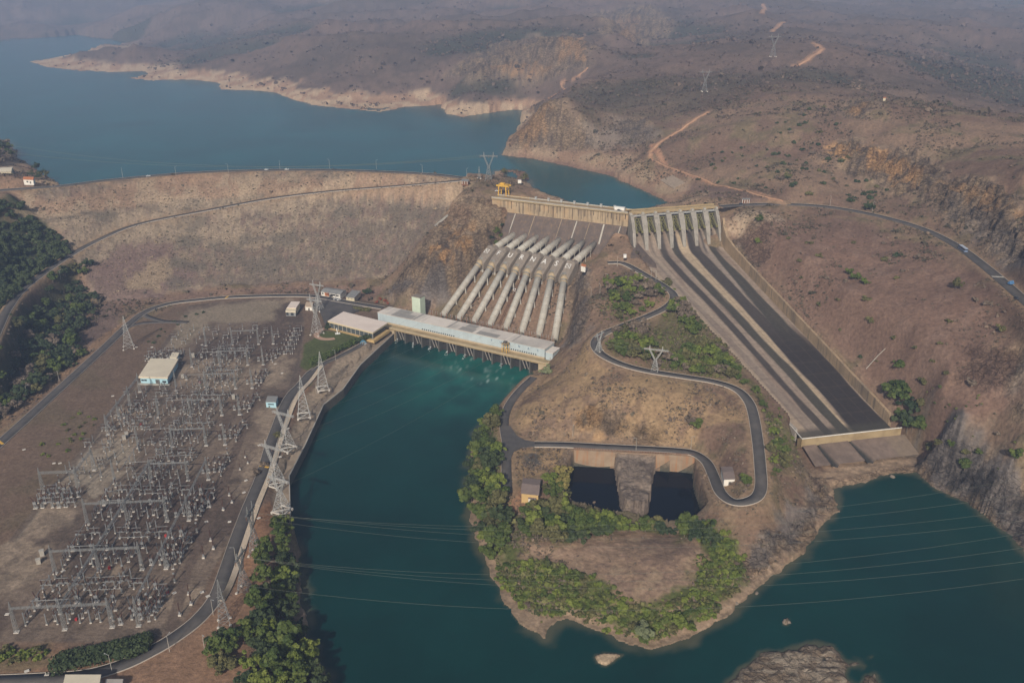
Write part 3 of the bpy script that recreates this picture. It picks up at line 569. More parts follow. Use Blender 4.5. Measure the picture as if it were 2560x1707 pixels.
# talus by the lake and bare beach belts
bl = (-lake_sd).ravel(); jit = fbm(XX, YY, 40, 4, 44)*7+fbm(XX, YY, 8, 2, 45)*2
hrel = ZZ-RZ
beach = smooth(3700, 3000, YY)*smooth(19, 11, hrel+jit)*smooth(140, 90, bl)*(hrel > -3)*(YY > 640)
nearl = zone([(1150,360),(1230,355),(1400,385),(1560,455),(1560,480),(1440,495),(1150,400)], 4, 5)
mixin(beach*np.where(YY > 1350, .9, .45), np.where((fbm(XX, YY, 30, 3, 46) > 0)[:, None], col(.46, .335, .22), col(.37, .235, .15)))
mixin(nearl*smooth(16, 10, hrel+jit*.6)*.85, col(.27, .185, .125)); mixin(nearl*smooth(3.5, 2, hrel+jit*.15), col(.20, .125, .092))
mixin(zone([(1330,300),(1400,290),(1450,330),(1380,345)], 4, 9)*.5, col(.30, .245, .19))
for ln, wd in DIRT_LINES:
    d, _ = seg_dist(XX, YY, ln[:, :2]); mixin(1-smooth(wd*.4, wd*.62, d+n3*.5), col(.40, .24, .15))
strip([(1495,352),(1530,380),(1680,430),(1800,462)], 5, col(.40, .225, .14), .9, 101)
mixin(zone([(1962,190),(1975,182),(1978,205),(1960,205)], 4, 4)*.9, col(.38, .265, .195))
bank_ = zone([(2125,1015),(2250,1065),(2352,1155),(2420,1300),(2352,1275),(2300,1222),(2220,1160),(2150,1130),(2105,1082)], 3, 6, 10)
mixin(bank_*.85, col(.125, .112, .106)); mixin(bank_*smooth(.5, .75, ridged(XX, YY, 8, 4, 121))*.8, col(.205, .175, .155)); mixin(bank_*smooth(.0, .5, -n3-n2*.3)*.7, col(.05, .046, .045))
# river sand, wet rock, shoals
rv = (-riv_sd).ravel(); rj = nz(14, 4, 41)*2+nz(5, 2, 43)*.7
rb = (1-.8*bank_)*smooth(3.2, 1.2, ZZ+nz(7, 3, 47)*.8)*smooth(22, 12, rv)*(YY < 720)*(np.abs(rv) < 60)
mixin(rb, col(.30, .215, .145)); mixin(rb*smooth(.8, .3, ZZ)*.6, col(.16, .12, .08))
sw = shoal_w.ravel(); mixin(sw, col(.205, .155, .11)); mixin(sw*smooth(.55, .75, ridged(XX, YY, 5, 3, 36)), col(.30, .245, .185)); mixin(sw*smooth(.7, .2, ZZ), col(.075, .07, .055))
mixin(zone(SHOAL[1][0], 2.5, 1.5, 5, 0.0)*smooth(-.1, .3, ZZ), col(.42, .315, .21))
mixin((pil_sd.ravel() > -1.5)*1.0, col(.235, .185, .145)); mixin((pil_sd.ravel() > -1.5)*smooth(0, .5, n3)*.6, col(.11, .088, .075))
mixin((bas_sd.ravel() > -6)*(bas_sd.ravel() < 0)*(pil_sd.ravel() < -3)*.7, col(.14, .105, .08))
for pts in (CREST, ROAD_EAST, ROAD_HILL, ROAD_FACE, ROAD_BANK):
    ln = line3(pts); d, _ = seg_dist(XX, YY, ln[:, :2]); mixin((1-smooth(5.5, 8.5, d+n3*1.5))*.7, col(.275, .19, .12))
# under deep water everything is silt
mixin(((riv_sd.ravel() > 2) | (bas_sd.ravel() > 0) & (pil_sd.ravel() < -3))*smooth(-.4, -1.2, ZZ), col(.05, .06, .05))
C = np.clip(C*(1+n3[:, None]*.12), .01, .8)

# ---------------------------------------------------------------- terrain mesh, with the rockfill dam cut out as a thing of its own
m_land = mat("land", (.2, .15, .1), .95, .42, .42, attr="Col", bump=.6, spec=.08, detail=9)
def rock_nodes(m):
    nt = m.node_tree; N, L = nt.nodes, nt.links; b = N["Principled BSDF"]; src = b.inputs["Base Color"].links[0].from_socket; nsrc = b.inputs["Normal"].links[0].from_socket
    a = N.new("ShaderNodeAttribute"); a.attribute_name = "rock"; g = N.new("ShaderNodeNewGeometry")
    mp = N.new("ShaderNodeMapping"); mp.inputs["Scale"].default_value = (.16, .16, .30); L.new(g.outputs["Position"], mp.inputs[0])
    wpn = N.new("ShaderNodeTexNoise"); wpn.inputs["Scale"].default_value = 1.2; wpn.inputs["Detail"].default_value = 6; L.new(mp.outputs[0], wpn.inputs["Vector"])
    ad = N.new("ShaderNodeVectorMath"); ad.operation = 'MULTIPLY_ADD'; L.new(wpn.outputs["Color"], ad.inputs[0]); ad.inputs[1].default_value = (1.6, 1.6, 1.6); L.new(mp.outputs[0], ad.inputs[2])
    vo = N.new("ShaderNodeTexVoronoi"); vo.feature = 'DISTANCE_TO_EDGE'; vo.inputs["Scale"].default_value = 1.0; L.new(ad.outputs[0], vo.inputs["Vector"])
    r = N.new("ShaderNodeMapRange"); r.inputs[1].default_value = .0; r.inputs[2].default_value = .16; r.inputs[3].default_value = .58; r.inputs[4].default_value = 1.12; L.new(vo.outputs[0], r.inputs[0])
    n2 = N.new("ShaderNodeTexNoise"); n2.inputs["Scale"].default_value = 2.6; n2.inputs["Detail"].default_value = 8; n2.inputs["Roughness"].default_value = .75; L.new(ad.outputs[0], n2.inputs["Vector"])
    r2 = N.new("ShaderNodeMapRange"); r2.inputs[1].default_value = .3; r2.inputs[2].default_value = .7; r2.inputs[3].default_value = .66; r2.inputs[4].default_value = 1.45; L.new(n2.outputs[0], r2.inputs[0])
    mm = N.new("ShaderNodeMath"); mm.operation = 'MULTIPLY'; L.new(r.outputs[0], mm.inputs[0]); L.new(r2.outputs[0], mm.inputs[1])
    mx = N.new("ShaderNodeMix"); mx.data_type = 'RGBA'; mx.blend_type = 'MULTIPLY'; L.new(a.outputs["Fac"], mx.inputs[0]); L.new(src, mx.inputs[6]); L.new(mm.outputs[0], mx.inputs[7]); L.new(mx.outputs[2], b.inputs["Base Color"])
    bp = N.new("ShaderNodeBump"); bp.inputs["Distance"].default_value = 1.6; L.new(a.outputs["Fac"], bp.inputs["Strength"]); L.new(mm.outputs[0], bp.inputs["Height"]); L.new(nsrc, bp.inputs["Normal"]); L.new(bp.outputs[0], b.inputs["Normal"])
rock_nodes(m_land)
rock_a = np.clip(np.maximum.reduce([rw, sw*.8, (pil_sd.ravel() > -2)*.45])*(1-zone(SHOAL[1][0], 2, 1, 5, 0.0)), 0, 1)
idx = np.arange(NA*NR).reshape(NR, NA)
F = np.stack([idx[:-1, :-1], idx[:-1, 1:], idx[1:, 1:], idx[1:, :-1]], -1).reshape(-1, 4)
fin = emb_sd.ravel()[F].mean(1) > 0
co = np.stack([XX, YY, ZZ], -1)
def sub(name, F, parent=None):
    u, inv = np.unique(F, return_inverse=True)
    return mesh_np(name, co[u], inv.reshape(-1, 4), m_land, parent, {"Col": C[u], "rock": rock_a[u]}, True)
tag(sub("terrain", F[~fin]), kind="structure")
dam = empty("rockfill_dam", (float(crest_w[5][0]), float(crest_w[5][1]), 14), 0, "long grassy rockfill dam curving along the lake, covered in dry straw grass", "dam")
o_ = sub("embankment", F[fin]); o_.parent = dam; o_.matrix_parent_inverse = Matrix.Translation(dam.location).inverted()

# ---------------------------------------------------------------- roads, kerbs
m_asph = mat("asphalt", (.088, .081, .076), .85, .25, .25, spec=.25, dirt=((.125, .11, .098), .07, .75))
m_kerb = mat("white kerb", (.40, .35, .295), .8, .15, .8)
m_rustkerb = mat("guard rail", (.20, .11, .07), .8, .2, .8)
m_yel = mat("yellow paint", (.60, .36, .06), .6, .12, .8)
m_dirt = mat("dirt road", (.42, .25, .155), .95, .2, .2, spec=.1)
def normals2(ln):
    d = np.gradient(ln[:, :2], axis=0); d /= np.linalg.norm(d, axis=1)[:, None]+1e-9
    return np.stack([-d[:, 1], d[:, 0]], -1)
def ribbon(name, ln, w, dz, m, thick=0.0, off=0.0, kind="structure"):
    nn = normals2(ln); a = ln[:, :2]+nn*(off+w/2); b = ln[:, :2]+nn*(off-w/2); z = ln[:, 2]+dz; n = len(ln)
    if not thick:
        v = np.concatenate([np.column_stack([a, z]), np.column_stack([b, z])]); f = [(i+1, i, n+i, n+i+1) for i in range(n-1)]
        f = [(n+i, n+i+1, i+1, i) for i in range(n-1)]
    else:
        v = np.concatenate([np.column_stack([a, z]), np.column_stack([b, z]), np.column_stack([a, z-thick]), np.column_stack([b, z-thick])])
        f = [(n+i, n+i+1, i+1, i) for i in range(n-1)]+[(i, i+1, 2*n+i+1, 2*n+i) for i in range(n-1)]+[(n+i+1, n+i, 3*n+i, 3*n+i+1) for i in range(n-1)]
    o = mesh_np(name, v, f, m); tag(o, kind=kind); return o
KERBS = {0: (1,), 1: (1,), 2: (1, -1), 3: (1, -1), 4: (-1,), 5: (1, -1), 6: (1,), 7: (1, -1), 8: (1,), 9: (1,)}
for i, (nm, ln, wd) in enumerate(road_lines):
    ribbon(nm, ln, wd, {0: .06, 9: .05, 3: .02, 4: .024, 6: .016, 8: .02}.get(i, .012), m_asph, .5)
    for sgn in KERBS[i]:
        if i in (3, 4) : continue
        k0 = 3 if i == 8 else 0
        ribbon("kerb", ln[k0:(-10 if i == 7 else None)], .26, .16, m_kerb, .5, sgn*(wd/2+.2))
for ln, wd in DIRT_LINES: ribbon("dirt_track", ln, wd*.8, .1, m_dirt, .3)
jn = MB().prism([tuple(at(x, y, 12.2)) for x, y in ((1150, 975), (1172, 978), (1187, 1000), (1205, 1010), (1228, 1014), (1228, 1024), (1200, 1027), (1180, 1036), (1172, 1056), (1155, 1056))][::-1], 11.2, 12.27).build("road_junction", m_asph); tag(jn, kind="structure")
# speed humps painted yellow across the roads
def hump(px, py, z, ang, w, lbl):
    p = V(px, py, z); mb = MB(); mb.box((0, 0, .08), (1.6, w, .16), taper=.8); o = mb.build("speed_hump", m_yel); o.location = p+Vector((0, 0, .02)); o.rotation_euler = (0, 0, ang); tag(o, lbl, "speed hump")
hump(521, 682.5, 13.5, math.radians(-8), 6.6, "yellow painted road hump across the curving road above the switchyard")
hump(607, 1071, 12, math.radians(70), 6.6, "yellow painted road hump across the quayside road beside the lattice pylons")
hump(2, 1016, 12, math.radians(50), 6.6, "yellow painted road hump across the long straight road beside the forest")
# ---------------------------------------------------------------- water
def water_mat(name, deep, mid_, shallow, rough, bump, bscale):
    m = bpy.data.materials.new(name); m.use_nodes = True; nt = m.node_tree; N, L = nt.nodes, nt.links; b = N["Principled BSDF"]
    b.inputs["Roughness"].default_value = rough; b.inputs["IOR"].default_value = 1.333; b.inputs["Specular IOR Level"].default_value = .16
    a = N.new("ShaderNodeAttribute"); a.attribute_name = "shallow"; a2 = N.new("ShaderNodeAttribute"); a2.attribute_name = "churn"; a3 = N.new("ShaderNodeAttribute"); a3.attribute_name = "foam"
    g = N.new("ShaderNodeNewGeometry")
    def mx(f, c1, c2):
        x = N.new("ShaderNodeMix"); x.data_type = 'RGBA'; L.new(f, x.inputs[0])
        for i, c in ((6, c1), (7, c2)):
            if isinstance(c, tuple): x.inputs[i].default_value = (*c, 1)
            else: L.new(c, x.inputs[i])
        return x.outputs[2]
    nb = N.new("ShaderNodeTexNoise"); nb.inputs["Scale"].default_value = .011; nb.inputs["Detail"].default_value = 7; nb.inputs["Roughness"].default_value = .62; L.new(g.outputs["Position"], nb.inputs["Vector"])
    rm = N.new("ShaderNodeMapRange"); rm.inputs[1].default_value = .35; rm.inputs[2].default_value = .7; L.new(nb.outputs[0], rm.inputs[0])
    c = mx(rm.outputs[0], deep, tuple(x*1.6+.001 for x in deep)); c = mx(a2.outputs["Fac"], c, mid_); c = mx(a.outputs["Fac"], c, shallow); c = mx(a3.outputs["Fac"], c, (.5, .62, .58))
    L.new(c, b.inputs["Base Color"])
    w = N.new("ShaderNodeTexNoise"); w.inputs["Scale"].default_value = bscale; w.inputs["Detail"].default_value = 4; w.inputs["Roughness"].default_value = .6; L.new(g.outputs["Position"], w.inputs["Vector"])
    bp = N.new("ShaderNodeBump"); bp.inputs["Strength"].default_value = 1; bp.inputs["Distance"].default_value = bump; L.new(w.outputs[0], bp.inputs["Height"]); L.new(bp.outputs[0], b.inputs["Normal"])
    MATS[name] = m; return m
m_river = water_mat("river water", (.0004, .0245, .0218), (.008, .110, .085), (.085, .085, .055), .12, .05, .9)
m_lake = water_mat("lake water", (.0045, .058, .064), (.02, .06, .07), (.10, .10, .07), .22, .05, .5)
st = 2
wx, wy = X[::st, ::st], Y[::st, ::st]
def water(name, sdf, zw, m, keep, fine=None):
    s = sdf[::st, ::st]; q = np.arange(wx.size).reshape(wx.shape); f = np.stack([q[:-1, :-1], q[:-1, 1:], q[1:, 1:], q[1:, :-1]], -1).reshape(-1, 4)
    ok = (s.ravel()[f].max(1) > -keep); f = f[ok]; u, inv = np.unique(f, return_inverse=True)
    x, y = wx.ravel()[u], wy.ravel()[u]; dep = zw-height(x, y)
    sh = np.clip(smooth(2.6, .2, dep+fbm(x, y, 9, 3, 9)*.7), 0, 1)*.85
    ch, fo = fine(x, y) if fine else (np.zeros(len(x)), np.zeros(len(x)))
    o = mesh_np(name, np.column_stack([x, y, np.full(len(x), zw)]), inv.reshape(-1, 4), m, None, {"shallow": sh, "churn": ch, "foam": fo}, True); tag(o, kind="structure"); return o
cA, cB, cC = at(1075, 835, 0), at(1130, 870, 0), at(1000, 820, 0)
def churn(x, y):
    n = fbm(x, y, 16, 4, 12)
    g = lambda c, r: np.exp(-(((x-c[0])**2+(y-c[1])**2)/(r*r)))
    ch = np.clip(g(cA, 30)*1.15+g(cB, 38)*1.1+g(at(1040, 900, 0), 65)*.4, 0, .95)*(.75+.5*n)
    sx = x+6*fbm(x, y, 9, 2, 14); sy = y+6*fbm(x, y, 9, 2, 15)
    line_ = 1-np.abs(fbm(sx, sy, 10, 2, 13))*10
    fo = .6*np.clip(line_, 0, 1)*np.clip(g(cA, 14)*1.2+g(cB, 12)*1.2+g(at(1100,862,0), 22)*.10, 0, 1)
    return np.clip(ch, 0, 1), np.clip(fo, 0, .9)
m_pool = water_mat("pool water", (.0016, .0035, .007), (.01, .01, .01), (.012, .014, .014), .08, .01, .9)  # near-black base colours stand in for the reflection of the dark walls
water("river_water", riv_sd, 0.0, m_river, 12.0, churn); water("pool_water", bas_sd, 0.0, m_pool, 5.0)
water("lake_water", lake_sd, RZ, m_lake, 25.0)
# ---------------------------------------------------------------- concrete: intake dam, spillway, penstocks, powerhouse
m_tan = mat("stained tan concrete", (.37, .285, .185), .85, .25, .12, streak=.8, streak_col=(.085, .065, .05), dirt=((.50, .30, .14), .09, .35), bump=.05)
m_dark = mat("dark weathered concrete", (.118, .092, .078), .9, .22, .2, streak=.35, streak_col=(.30, .19, .11), dirt=((.085, .07, .062), .07, .6), bump=.05)
m_conc = mat("grey concrete", (.30, .27, .235), .85, .2, .15, streak=.5, streak_col=(.13, .115, .10), dirt=((.38, .34, .28), .1, .4), bump=.05)
m_paleconc = mat("pale concrete", (.40, .375, .325), .85, .15, .2, streak=.3, streak_col=(.2, .18, .15))
m_deck = mat("ochre deck", (.34, .26, .15), .85, .2, .15, dirt=((.24, .17, .09), .12, .7))
m_galv = mat("galvanised steel", (.42, .43, .42), .5, .12, .5, metal=.25)
m_darkst = mat("dark steel", (.10, .095, .085), .6, .2, .5)
m_olive = mat("olive painted steel", (.20, .185, .085), .6, .2, .5)
m_white = mat("white paint", (.72, .71, .67), .6, .08, .5)
m_glass = mat("dark window glass", (.03, .035, .04), .12, .1, .5, spec=.6)
m_rust = mat("rusty brown", (.17, .085, .05), .85, .25, .5)
cf0, cf1 = at(1151.5, 455.7, 98), at(1441.0, 488.4, 98)
ce = (cf1-cf0)/np.linalg.norm(cf1-cf0); cn = np.array([ce[1], -ce[0]])           # along the crest, and downstream
if cn[1] > 0: cn = -cn
cL = float(np.linalg.norm(cf1-cf0))
def D3(a, d, z): p = cf0+ce*a+cn*d; return (float(p[0]), float(p[1]), z)
cdam = empty("concrete_dam", D3(cL/2, 0, 60), 0, "concrete intake dam with tan upper wall and dark sloping face above the pipes", "dam")
def par(o, root):
    o.parent = root; o.matrix_parent_inverse = root.matrix_basis.inverted() if root.matrix_basis else Matrix(); return o
def fix(root):                                # parts built in world coordinates: keep them in place under their root
    bpy.context.view_layer.update()
def ext(sec, a0, a1, step=6.0):              # extrude a section (d, z) along the crest
    n = max(1, int((a1-a0)/step)); mb = MB(); k = len(sec)
    vs = [D3(a0+(a1-a0)*i/n, d, z) for i in range(n+1) for d, z in sec]
    fs = [(i*k+j, i*k+(j+1) % k, (i+1)*k+(j+1) % k, (i+1)*k+j) for i in range(n) for j in range(k)]
    fs += [tuple(range(k)), tuple(range(n*k+k-1, n*k-1, -1))]; mb.add(vs, fs); return mb
PARTS = []
def part(mb, name, m, root, label=None, **kw):   # world-space pieces moved into the root's own space
    o = mb.build(name, m, None, **kw); o.data.transform(world_of(root).inverted()); o.parent = root
    if label: o["label"] = label
    return o
def world_of(o):
    Mx = Matrix.Translation(o.location) @ o.rotation_euler.to_matrix().to_4x4()
    return world_of(o.parent) @ Mx if o.parent else Mx
EX0, EX1 = -10.0, cL+1.0
part(ext([(0, 96.6), (0, 85.0), (-11, 85.0), (-11, 96.6)], EX0, EX1), "upper_wall", m_tan, cdam)
part(ext([(.02, 84.99), (33, 41), (-11, 41), (-11, 84.99)], EX0, EX1), "sloping_face", m_dark, cdam)
part(ext([(1.3, 97.9), (1.3, 96.6), (-11.6, 96.6), (-11.6, 97.9)], EX0, EX1), "crest_deck", m_deck, cdam)
part(ext([(1.3, 98.9), (1.3, 97.9), (1.0, 97.9), (1.0, 98.9)], EX0, EX1), "parapet", m_paleconc, cdam)
part(ext([(-11.2, 98.9), (-11.2, 97.9), (-11.5, 97.9), (-11.5, 98.9)], EX0, EX1), "parapet", m_paleconc, cdam)
m_stain = mat("black drain stain", (.07, .055, .045), .8, .3, .3)
for k in range(30):                           # dark drains down the tan wall
    a = 3+k*(cL-5)/29+R_.uniform(-1, 1); hgt = R_.uniform(4, 11.2); part(MB().box(D3(a, .06, 96.4-hgt/2), (R_.uniform(.25, .75), .12, hgt), math.atan2(ce[1], ce[0])), "drain", m_stain, cdam)
mb = MB()
for a, w_s in ((cL*.83, 1.5), (cL*.955, .8), (cL*.12, .9), (cL*.28, .5), (cL*.5, .4), (cL*.62, 1.0), (cL*.72, .4)): part(MB().bar(D3(a, .35, 84.6), D3(a-(2 if w_s < 1.4 else 0), 22, 55), w_s, .4), "joint_strip", m_paleconc if w_s > .7 else m_tan, cdam)
for k in range(7):                            # hoist cabinets on the upstream side of the crest
    a = 32+k*13.3; h = MB(); h.box(D3(a, -10.2, 99.2), (1.9, 1.4, 2.6), math.atan2(ce[1], ce[0])); h.box(D3(a, -10.2, 100.65), (2.2, 1.7, .25), math.atan2(ce[1], ce[0])); part(h, "hoist_cabinet", m_galv, cdam)
rail = MB()
for d in (-7.5, -2.5): rail.bar(D3(0, d, 97.98), D3(cL, d, 97.98), .25, .16)
part(rail, "crane_rail", m_rust, cdam)
for k in range(22): part(MB().box(D3(3+k*1.9 if k < 12 else cL-22+(k-12)*1.9, -10.9, 98.5), (.2, .2, 1.2)), "railing_post", m_yel, cdam)

part(MB().bar(D3(3, -10.9, 99), D3(24, -10.9, 99), .12), "railing", m_yel, cdam); part(MB().bar(D3(cL-22, -10.9, 99), D3(cL-5, -10.9, 99), .12), "railing", m_yel, cdam)
# ---- spillway
spe = (SPC[1]-SPC[0]); SPW = float(np.linalg.norm(spe)); spe = spe/SPW; spr = math.atan2(spe[1], spe[0])
def G3(a, s, z): p = SPC[0]+spe*a+SPA*s; return (float(p[0]), float(p[1]), z)
spil = empty("spillway", G3(SPW/2, 0, 70), 0, "concrete spillway with seven radial gates and a long streaked chute", "spillway")
# chute floor with the stains left by the water
fs_ = np.concatenate([np.linspace(-4, 31, 36), np.linspace(33, 272, 190)]); ws_ = np.linspace(0, 1, 120)
cv, cc = [], []
sv = np.array([chute(s) [0] for s in fs_]); rv_ = np.array([chute(s)[1] for s in fs_]); zv = np.array([chute(s)[2] for s in fs_])
P_ = sv[:, None]*(1-ws_[None, :, None])+rv_[:, None]*ws_[None, :, None]
cv = np.concatenate([P_, np.broadcast_to(zv[:, None, None], P_.shape[:2]+(1,))], -1).reshape(-1, 3)
sg, wg = np.meshgrid(fs_, ws_, indexing='ij'); sg, wg = sg.ravel(), wg.ravel()
wn_ = wg+fbm(wg*200, sg*.25, 9, 3, 5)*.012+fbm(wg*90, sg*.06, 5, 2, 6)*.012
cc = np.tile(np.array((.275, .215, .165)), (len(sg), 1))
def cmix(w, c):
    global cc
    cc = cc+(np.array(c)-cc)*np.clip(w, 0, 1)[:, None]
cmix(smooth(-.3, .5, fbm(wg*260, sg*.35, 10, 4, 7)), (.225, .168, .128)); cmix(smooth(.1, .6, fbm(wg*420, sg*.2, 10, 4, 8))*.7, (.33, .265, .20))
tt = np.clip((sg-31)/241, 0, 1)
def band_(a0, b0, a1, b1, c, k=1.0, soft=.012):
    a = a0+(a1-a0)*tt; b = b0+(b1-b0)*tt
    cmix(smooth(a-soft, a+soft, wn_)*smooth(b+soft, b-soft, wn_)*smooth(4, 14, sg)*k, c)
drk = (.040, .034, .031); grn = (.040, .038, .029)
band_(.0, .06, .0, .13, (.36, .28, .20), .7); band_(.10, .16, .13, .26, (.185, .145, .12), .6)
band_(.28, .345, .27, .37, drk, .92); band_(.345, .41, .37, .44, (.25, .195, .155), .5); band_(.425, .50, .44, .55, grn, .92)
band_(.515, .61, .55, .58, (.40, .31, .205), .85); band_(.62, .75, .595, .80, drk, .92); band_(.755, .82, .80, .82, (.25, .205, .17), .7)
band_(.825, .915, .70, .985, (.038, .036, .029), .92); band_(.70, .84, .60, 1.0, drk, .9*1.0) if False else None
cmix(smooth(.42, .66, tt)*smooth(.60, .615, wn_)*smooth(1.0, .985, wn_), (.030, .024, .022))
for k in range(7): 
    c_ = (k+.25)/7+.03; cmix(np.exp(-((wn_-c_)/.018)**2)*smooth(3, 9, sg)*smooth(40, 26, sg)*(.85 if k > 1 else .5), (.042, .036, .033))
cmix(((sg % 14) < 1.3)*(sg > 31)*.22, (.08, .065, .05)); cmix((np.abs((wg*14) % 1-.5) > .485)*(sg > 31)*.3, (.09, .07, .055)); cmix(smooth(262, 268, sg)*.85, (.05, .046, .036))
m_chute = mat("streaked chute concrete", (.2, .2, .2), .85, .25, .35, attr="Col", bump=.05)
ni, nj = len(fs_), len(ws_); q = np.arange(ni*nj).reshape(ni, nj); cfa = np.stack([q[:-1, :-1], q[1:, :-1], q[1:, 1:], q[:-1, 1:]], -1).reshape(-1, 4)
co_ = mesh_np("chute_floor", cv, cfa, m_chute, None, {"Col": cc}, True); co_.data.transform(world_of(spil).inverted()); co_.parent = spil
def wall_strip(pts, tops, bots, thick, nrm):
    mb = MB(); n = len(pts); vs = []
    for p, t, b in zip(pts, tops, bots):
        q_ = (p[0]+nrm[0]*thick, p[1]+nrm[1]*thick); vs += [(p[0], p[1], b), (p[0], p[1], t), (q_[0], q_[1], t), (q_[0], q_[1], b)]
    fs = [(i*4+j, i*4+(j+1) % 4, (i+1)*4+(j+1) % 4, (i+1)*4+j) for i in range(n-1) for j in range(4)]+[(0, 1, 2, 3), (n*4-1, n*4-2, n*4-3, n*4-4)]
    return mb.add(vs, fs)
wsr = [20, 25, 31, 45, 70, 100, 130, 160, 190, 220, 250, 268]
rp = [chute(s)[1]+np.array([.1, 0]) for s in wsr]; rz_ = [chute(s)[2] for s in wsr]; rh = [21, 17, 13, 10.5, 9.5, 9, 9, 8.5, 8.5, 8, 8, 7.5]
m_wallr = mat("ochre stained wall", (.31, .225, .14), .85, .25, .12, streak=.75, streak_col=(.08, .068, .055), dirt=((.13, .11, .09), .05, .6))
part(wall_strip(rp, [z+h for z, h in zip(rz_, rh)], [z-4 for z in rz_], 2.0, (1, 0)), "side_wall", m_wallr, spil)
lp = [chute(s)[0]-np.array([.1, 0]) for s in wsr]; lh = [13, 7, 3.2, 2.2, 2, 1.6, 1.4, 1.2, 1.2, 1.2, 2.5, 4]
part(wall_strip(lp, [chute(s)[2]+h for s, h in zip(wsr, lh)], [chute(s)[2]-5 for s in wsr], 1.4, (-1, 0)), "side_wall", m_conc, spil)
# the paved triangle beside the first bay
tri = MB(); A, B_, C_ = S(1577, 634, 72), S(1594, 606.5, 74), S(1658, 680, 57.5)
tri.add([A, B_, C_, A-Vector((0, 0, 6)), B_-Vector((0, 0, 6)), C_-Vector((0, 0, 6))], [(0, 2, 1), (3, 4, 5), (0, 1, 4, 3), (1, 2, 5, 4), (2, 0, 3, 5)]); part(tri, "paved_slope", m_dark, spil)
# piers: side walls and six between the gates
m_pier = mat("pier concrete", (.30, .275, .235), .85, .15, .15, streak=.6, streak_col=(.12, .11, .10), dirt=((.22, .2, .17), .1, .6))
bay = SPW/7
for k in range(8):
    a = k*bay; w = 5.2 if 0 < k < 7 else 3.2; mb = MB()
    off = {0: 1.1, 7: -.6}.get(k, 0)
    prof = [(-6, 62), (-6, 96.3), (4, 96.3), (7, 95.5), (12, 90), (17.5, 82), (24.5, 66.5), (24.5, 61)]
    nn_ = len(prof); vs = []
    for sd in (-1, 1):
        for s, z in prof:
            hw = w/2*(1 if s < 13 else .85 if s < 18 else .5); vs.append(G3(a+off+sd*hw, s, z))
    mb.add(vs, [tuple(range(nn_-1, -1, -1)), tuple(range(nn_, 2*nn_))]+[(i, (i+1) % nn_, nn_+(i+1) % nn_, nn_+i) for i in range(nn_)])
    part(mb, "pier", m_pier, spil)
for k in range(7):
    a0, a1 = k*bay+2.65, (k+1)*bay-2.65; am = (a0+a1)/2; mb = MB(); n = 10; vs = []; cs, cz_ = 16.0, 84.0     # curved skin about the trunnion
    for i in range(n+1):
        th = math.radians(196-i*(196-136)/n); vs += [G3(a0, cs+14.5*math.cos(th), cz_+14.5*math.sin(th)), G3(a1, cs+14.5*math.cos(th), cz_+14.5*math.sin(th))]
    mb.add(vs, [(2*i, 2*i+1, 2*i+3, 2*i+2) for i in range(n)]); gate = part(mb, "radial_gate", m_darkst, spil)
    ar = MB()
    for ae in (a0+.9, a1-.9):
        for th in (188, 172, 156, 142):
            t_ = math.radians(th); ar.bar(G3(ae, cs, cz_), G3(ae+(1.3 if ae < am else -1.3), cs+14.2*math.cos(t_), cz_+14.2*math.sin(t_)), .55, .55)
        ar.bar(G3(ae+.6 if ae < am else ae-.6, cs+7*math.cos(math.radians(188)), cz_+7*math.sin(math.radians(188))), G3(ae+.6 if ae < am else ae-.6, cs+7*math.cos(math.radians(142)), cz_+7*math.sin(math.radians(142))), .35)
        ar.box(G3(ae, cs+.3, cz_-.3), (1.6, 1.8, 1.8), spr)
    for th in (186, 170, 154, 140):
        t_ = math.radians(th); ar.bar(G3(a0+.2, cs+13.9*math.cos(t_), cz_+13.9*math.sin(t_)), G3(a1-.2, cs+13.9*math.cos(t_), cz_+13.9*math.sin(t_)), .6, .6)
    o = part(ar, "gate_arms", m_olive, gate)
    bm_ = MB()
    for s in (3.2, 5.6): bm_.bar(G3(a0-.2, s, 95.6), G3(a1+.2, s, 95.6), .55, .8)
    part(bm_, "hoist_beam", m_galv, spil)
br = MB(); br.add([G3(-1, -7, 97.9), G3(-1, 1.8, 97.9), G3(SPW+1, 1.8, 97.9), G3(SPW+1, -7, 97.9), G3(-1, -7, 96.4), G3(-1, 1.8, 96.4), G3(SPW+1, 1.8, 96.4), G3(SPW+1, -7, 96.4)], [(0, 1, 2, 3), (7, 6, 5, 4), (0, 4, 5, 1), (1, 5, 6, 2), (2, 6, 7, 3), (3, 7, 4, 0)])
part(br, "road_bridge", m_deck, spil)
pr = MB()
for s in (1.75, -6.95): pr.bar(G3(-1, s, 98.45), G3(SPW+1, s, 98.45), .3, 1.05)
part(pr, "parapet", mat("ochre parapet", (.36, .27, .15), .8, .2, .3), spil)
for k in range(8):
    h = MB(); h.box(G3(k*bay+(.6 if k == 0 else 0), 3.0, 97.2), (2.2, 2.6, 1.7), spr); part(h, "hoist_housing", m_paleconc, spil)
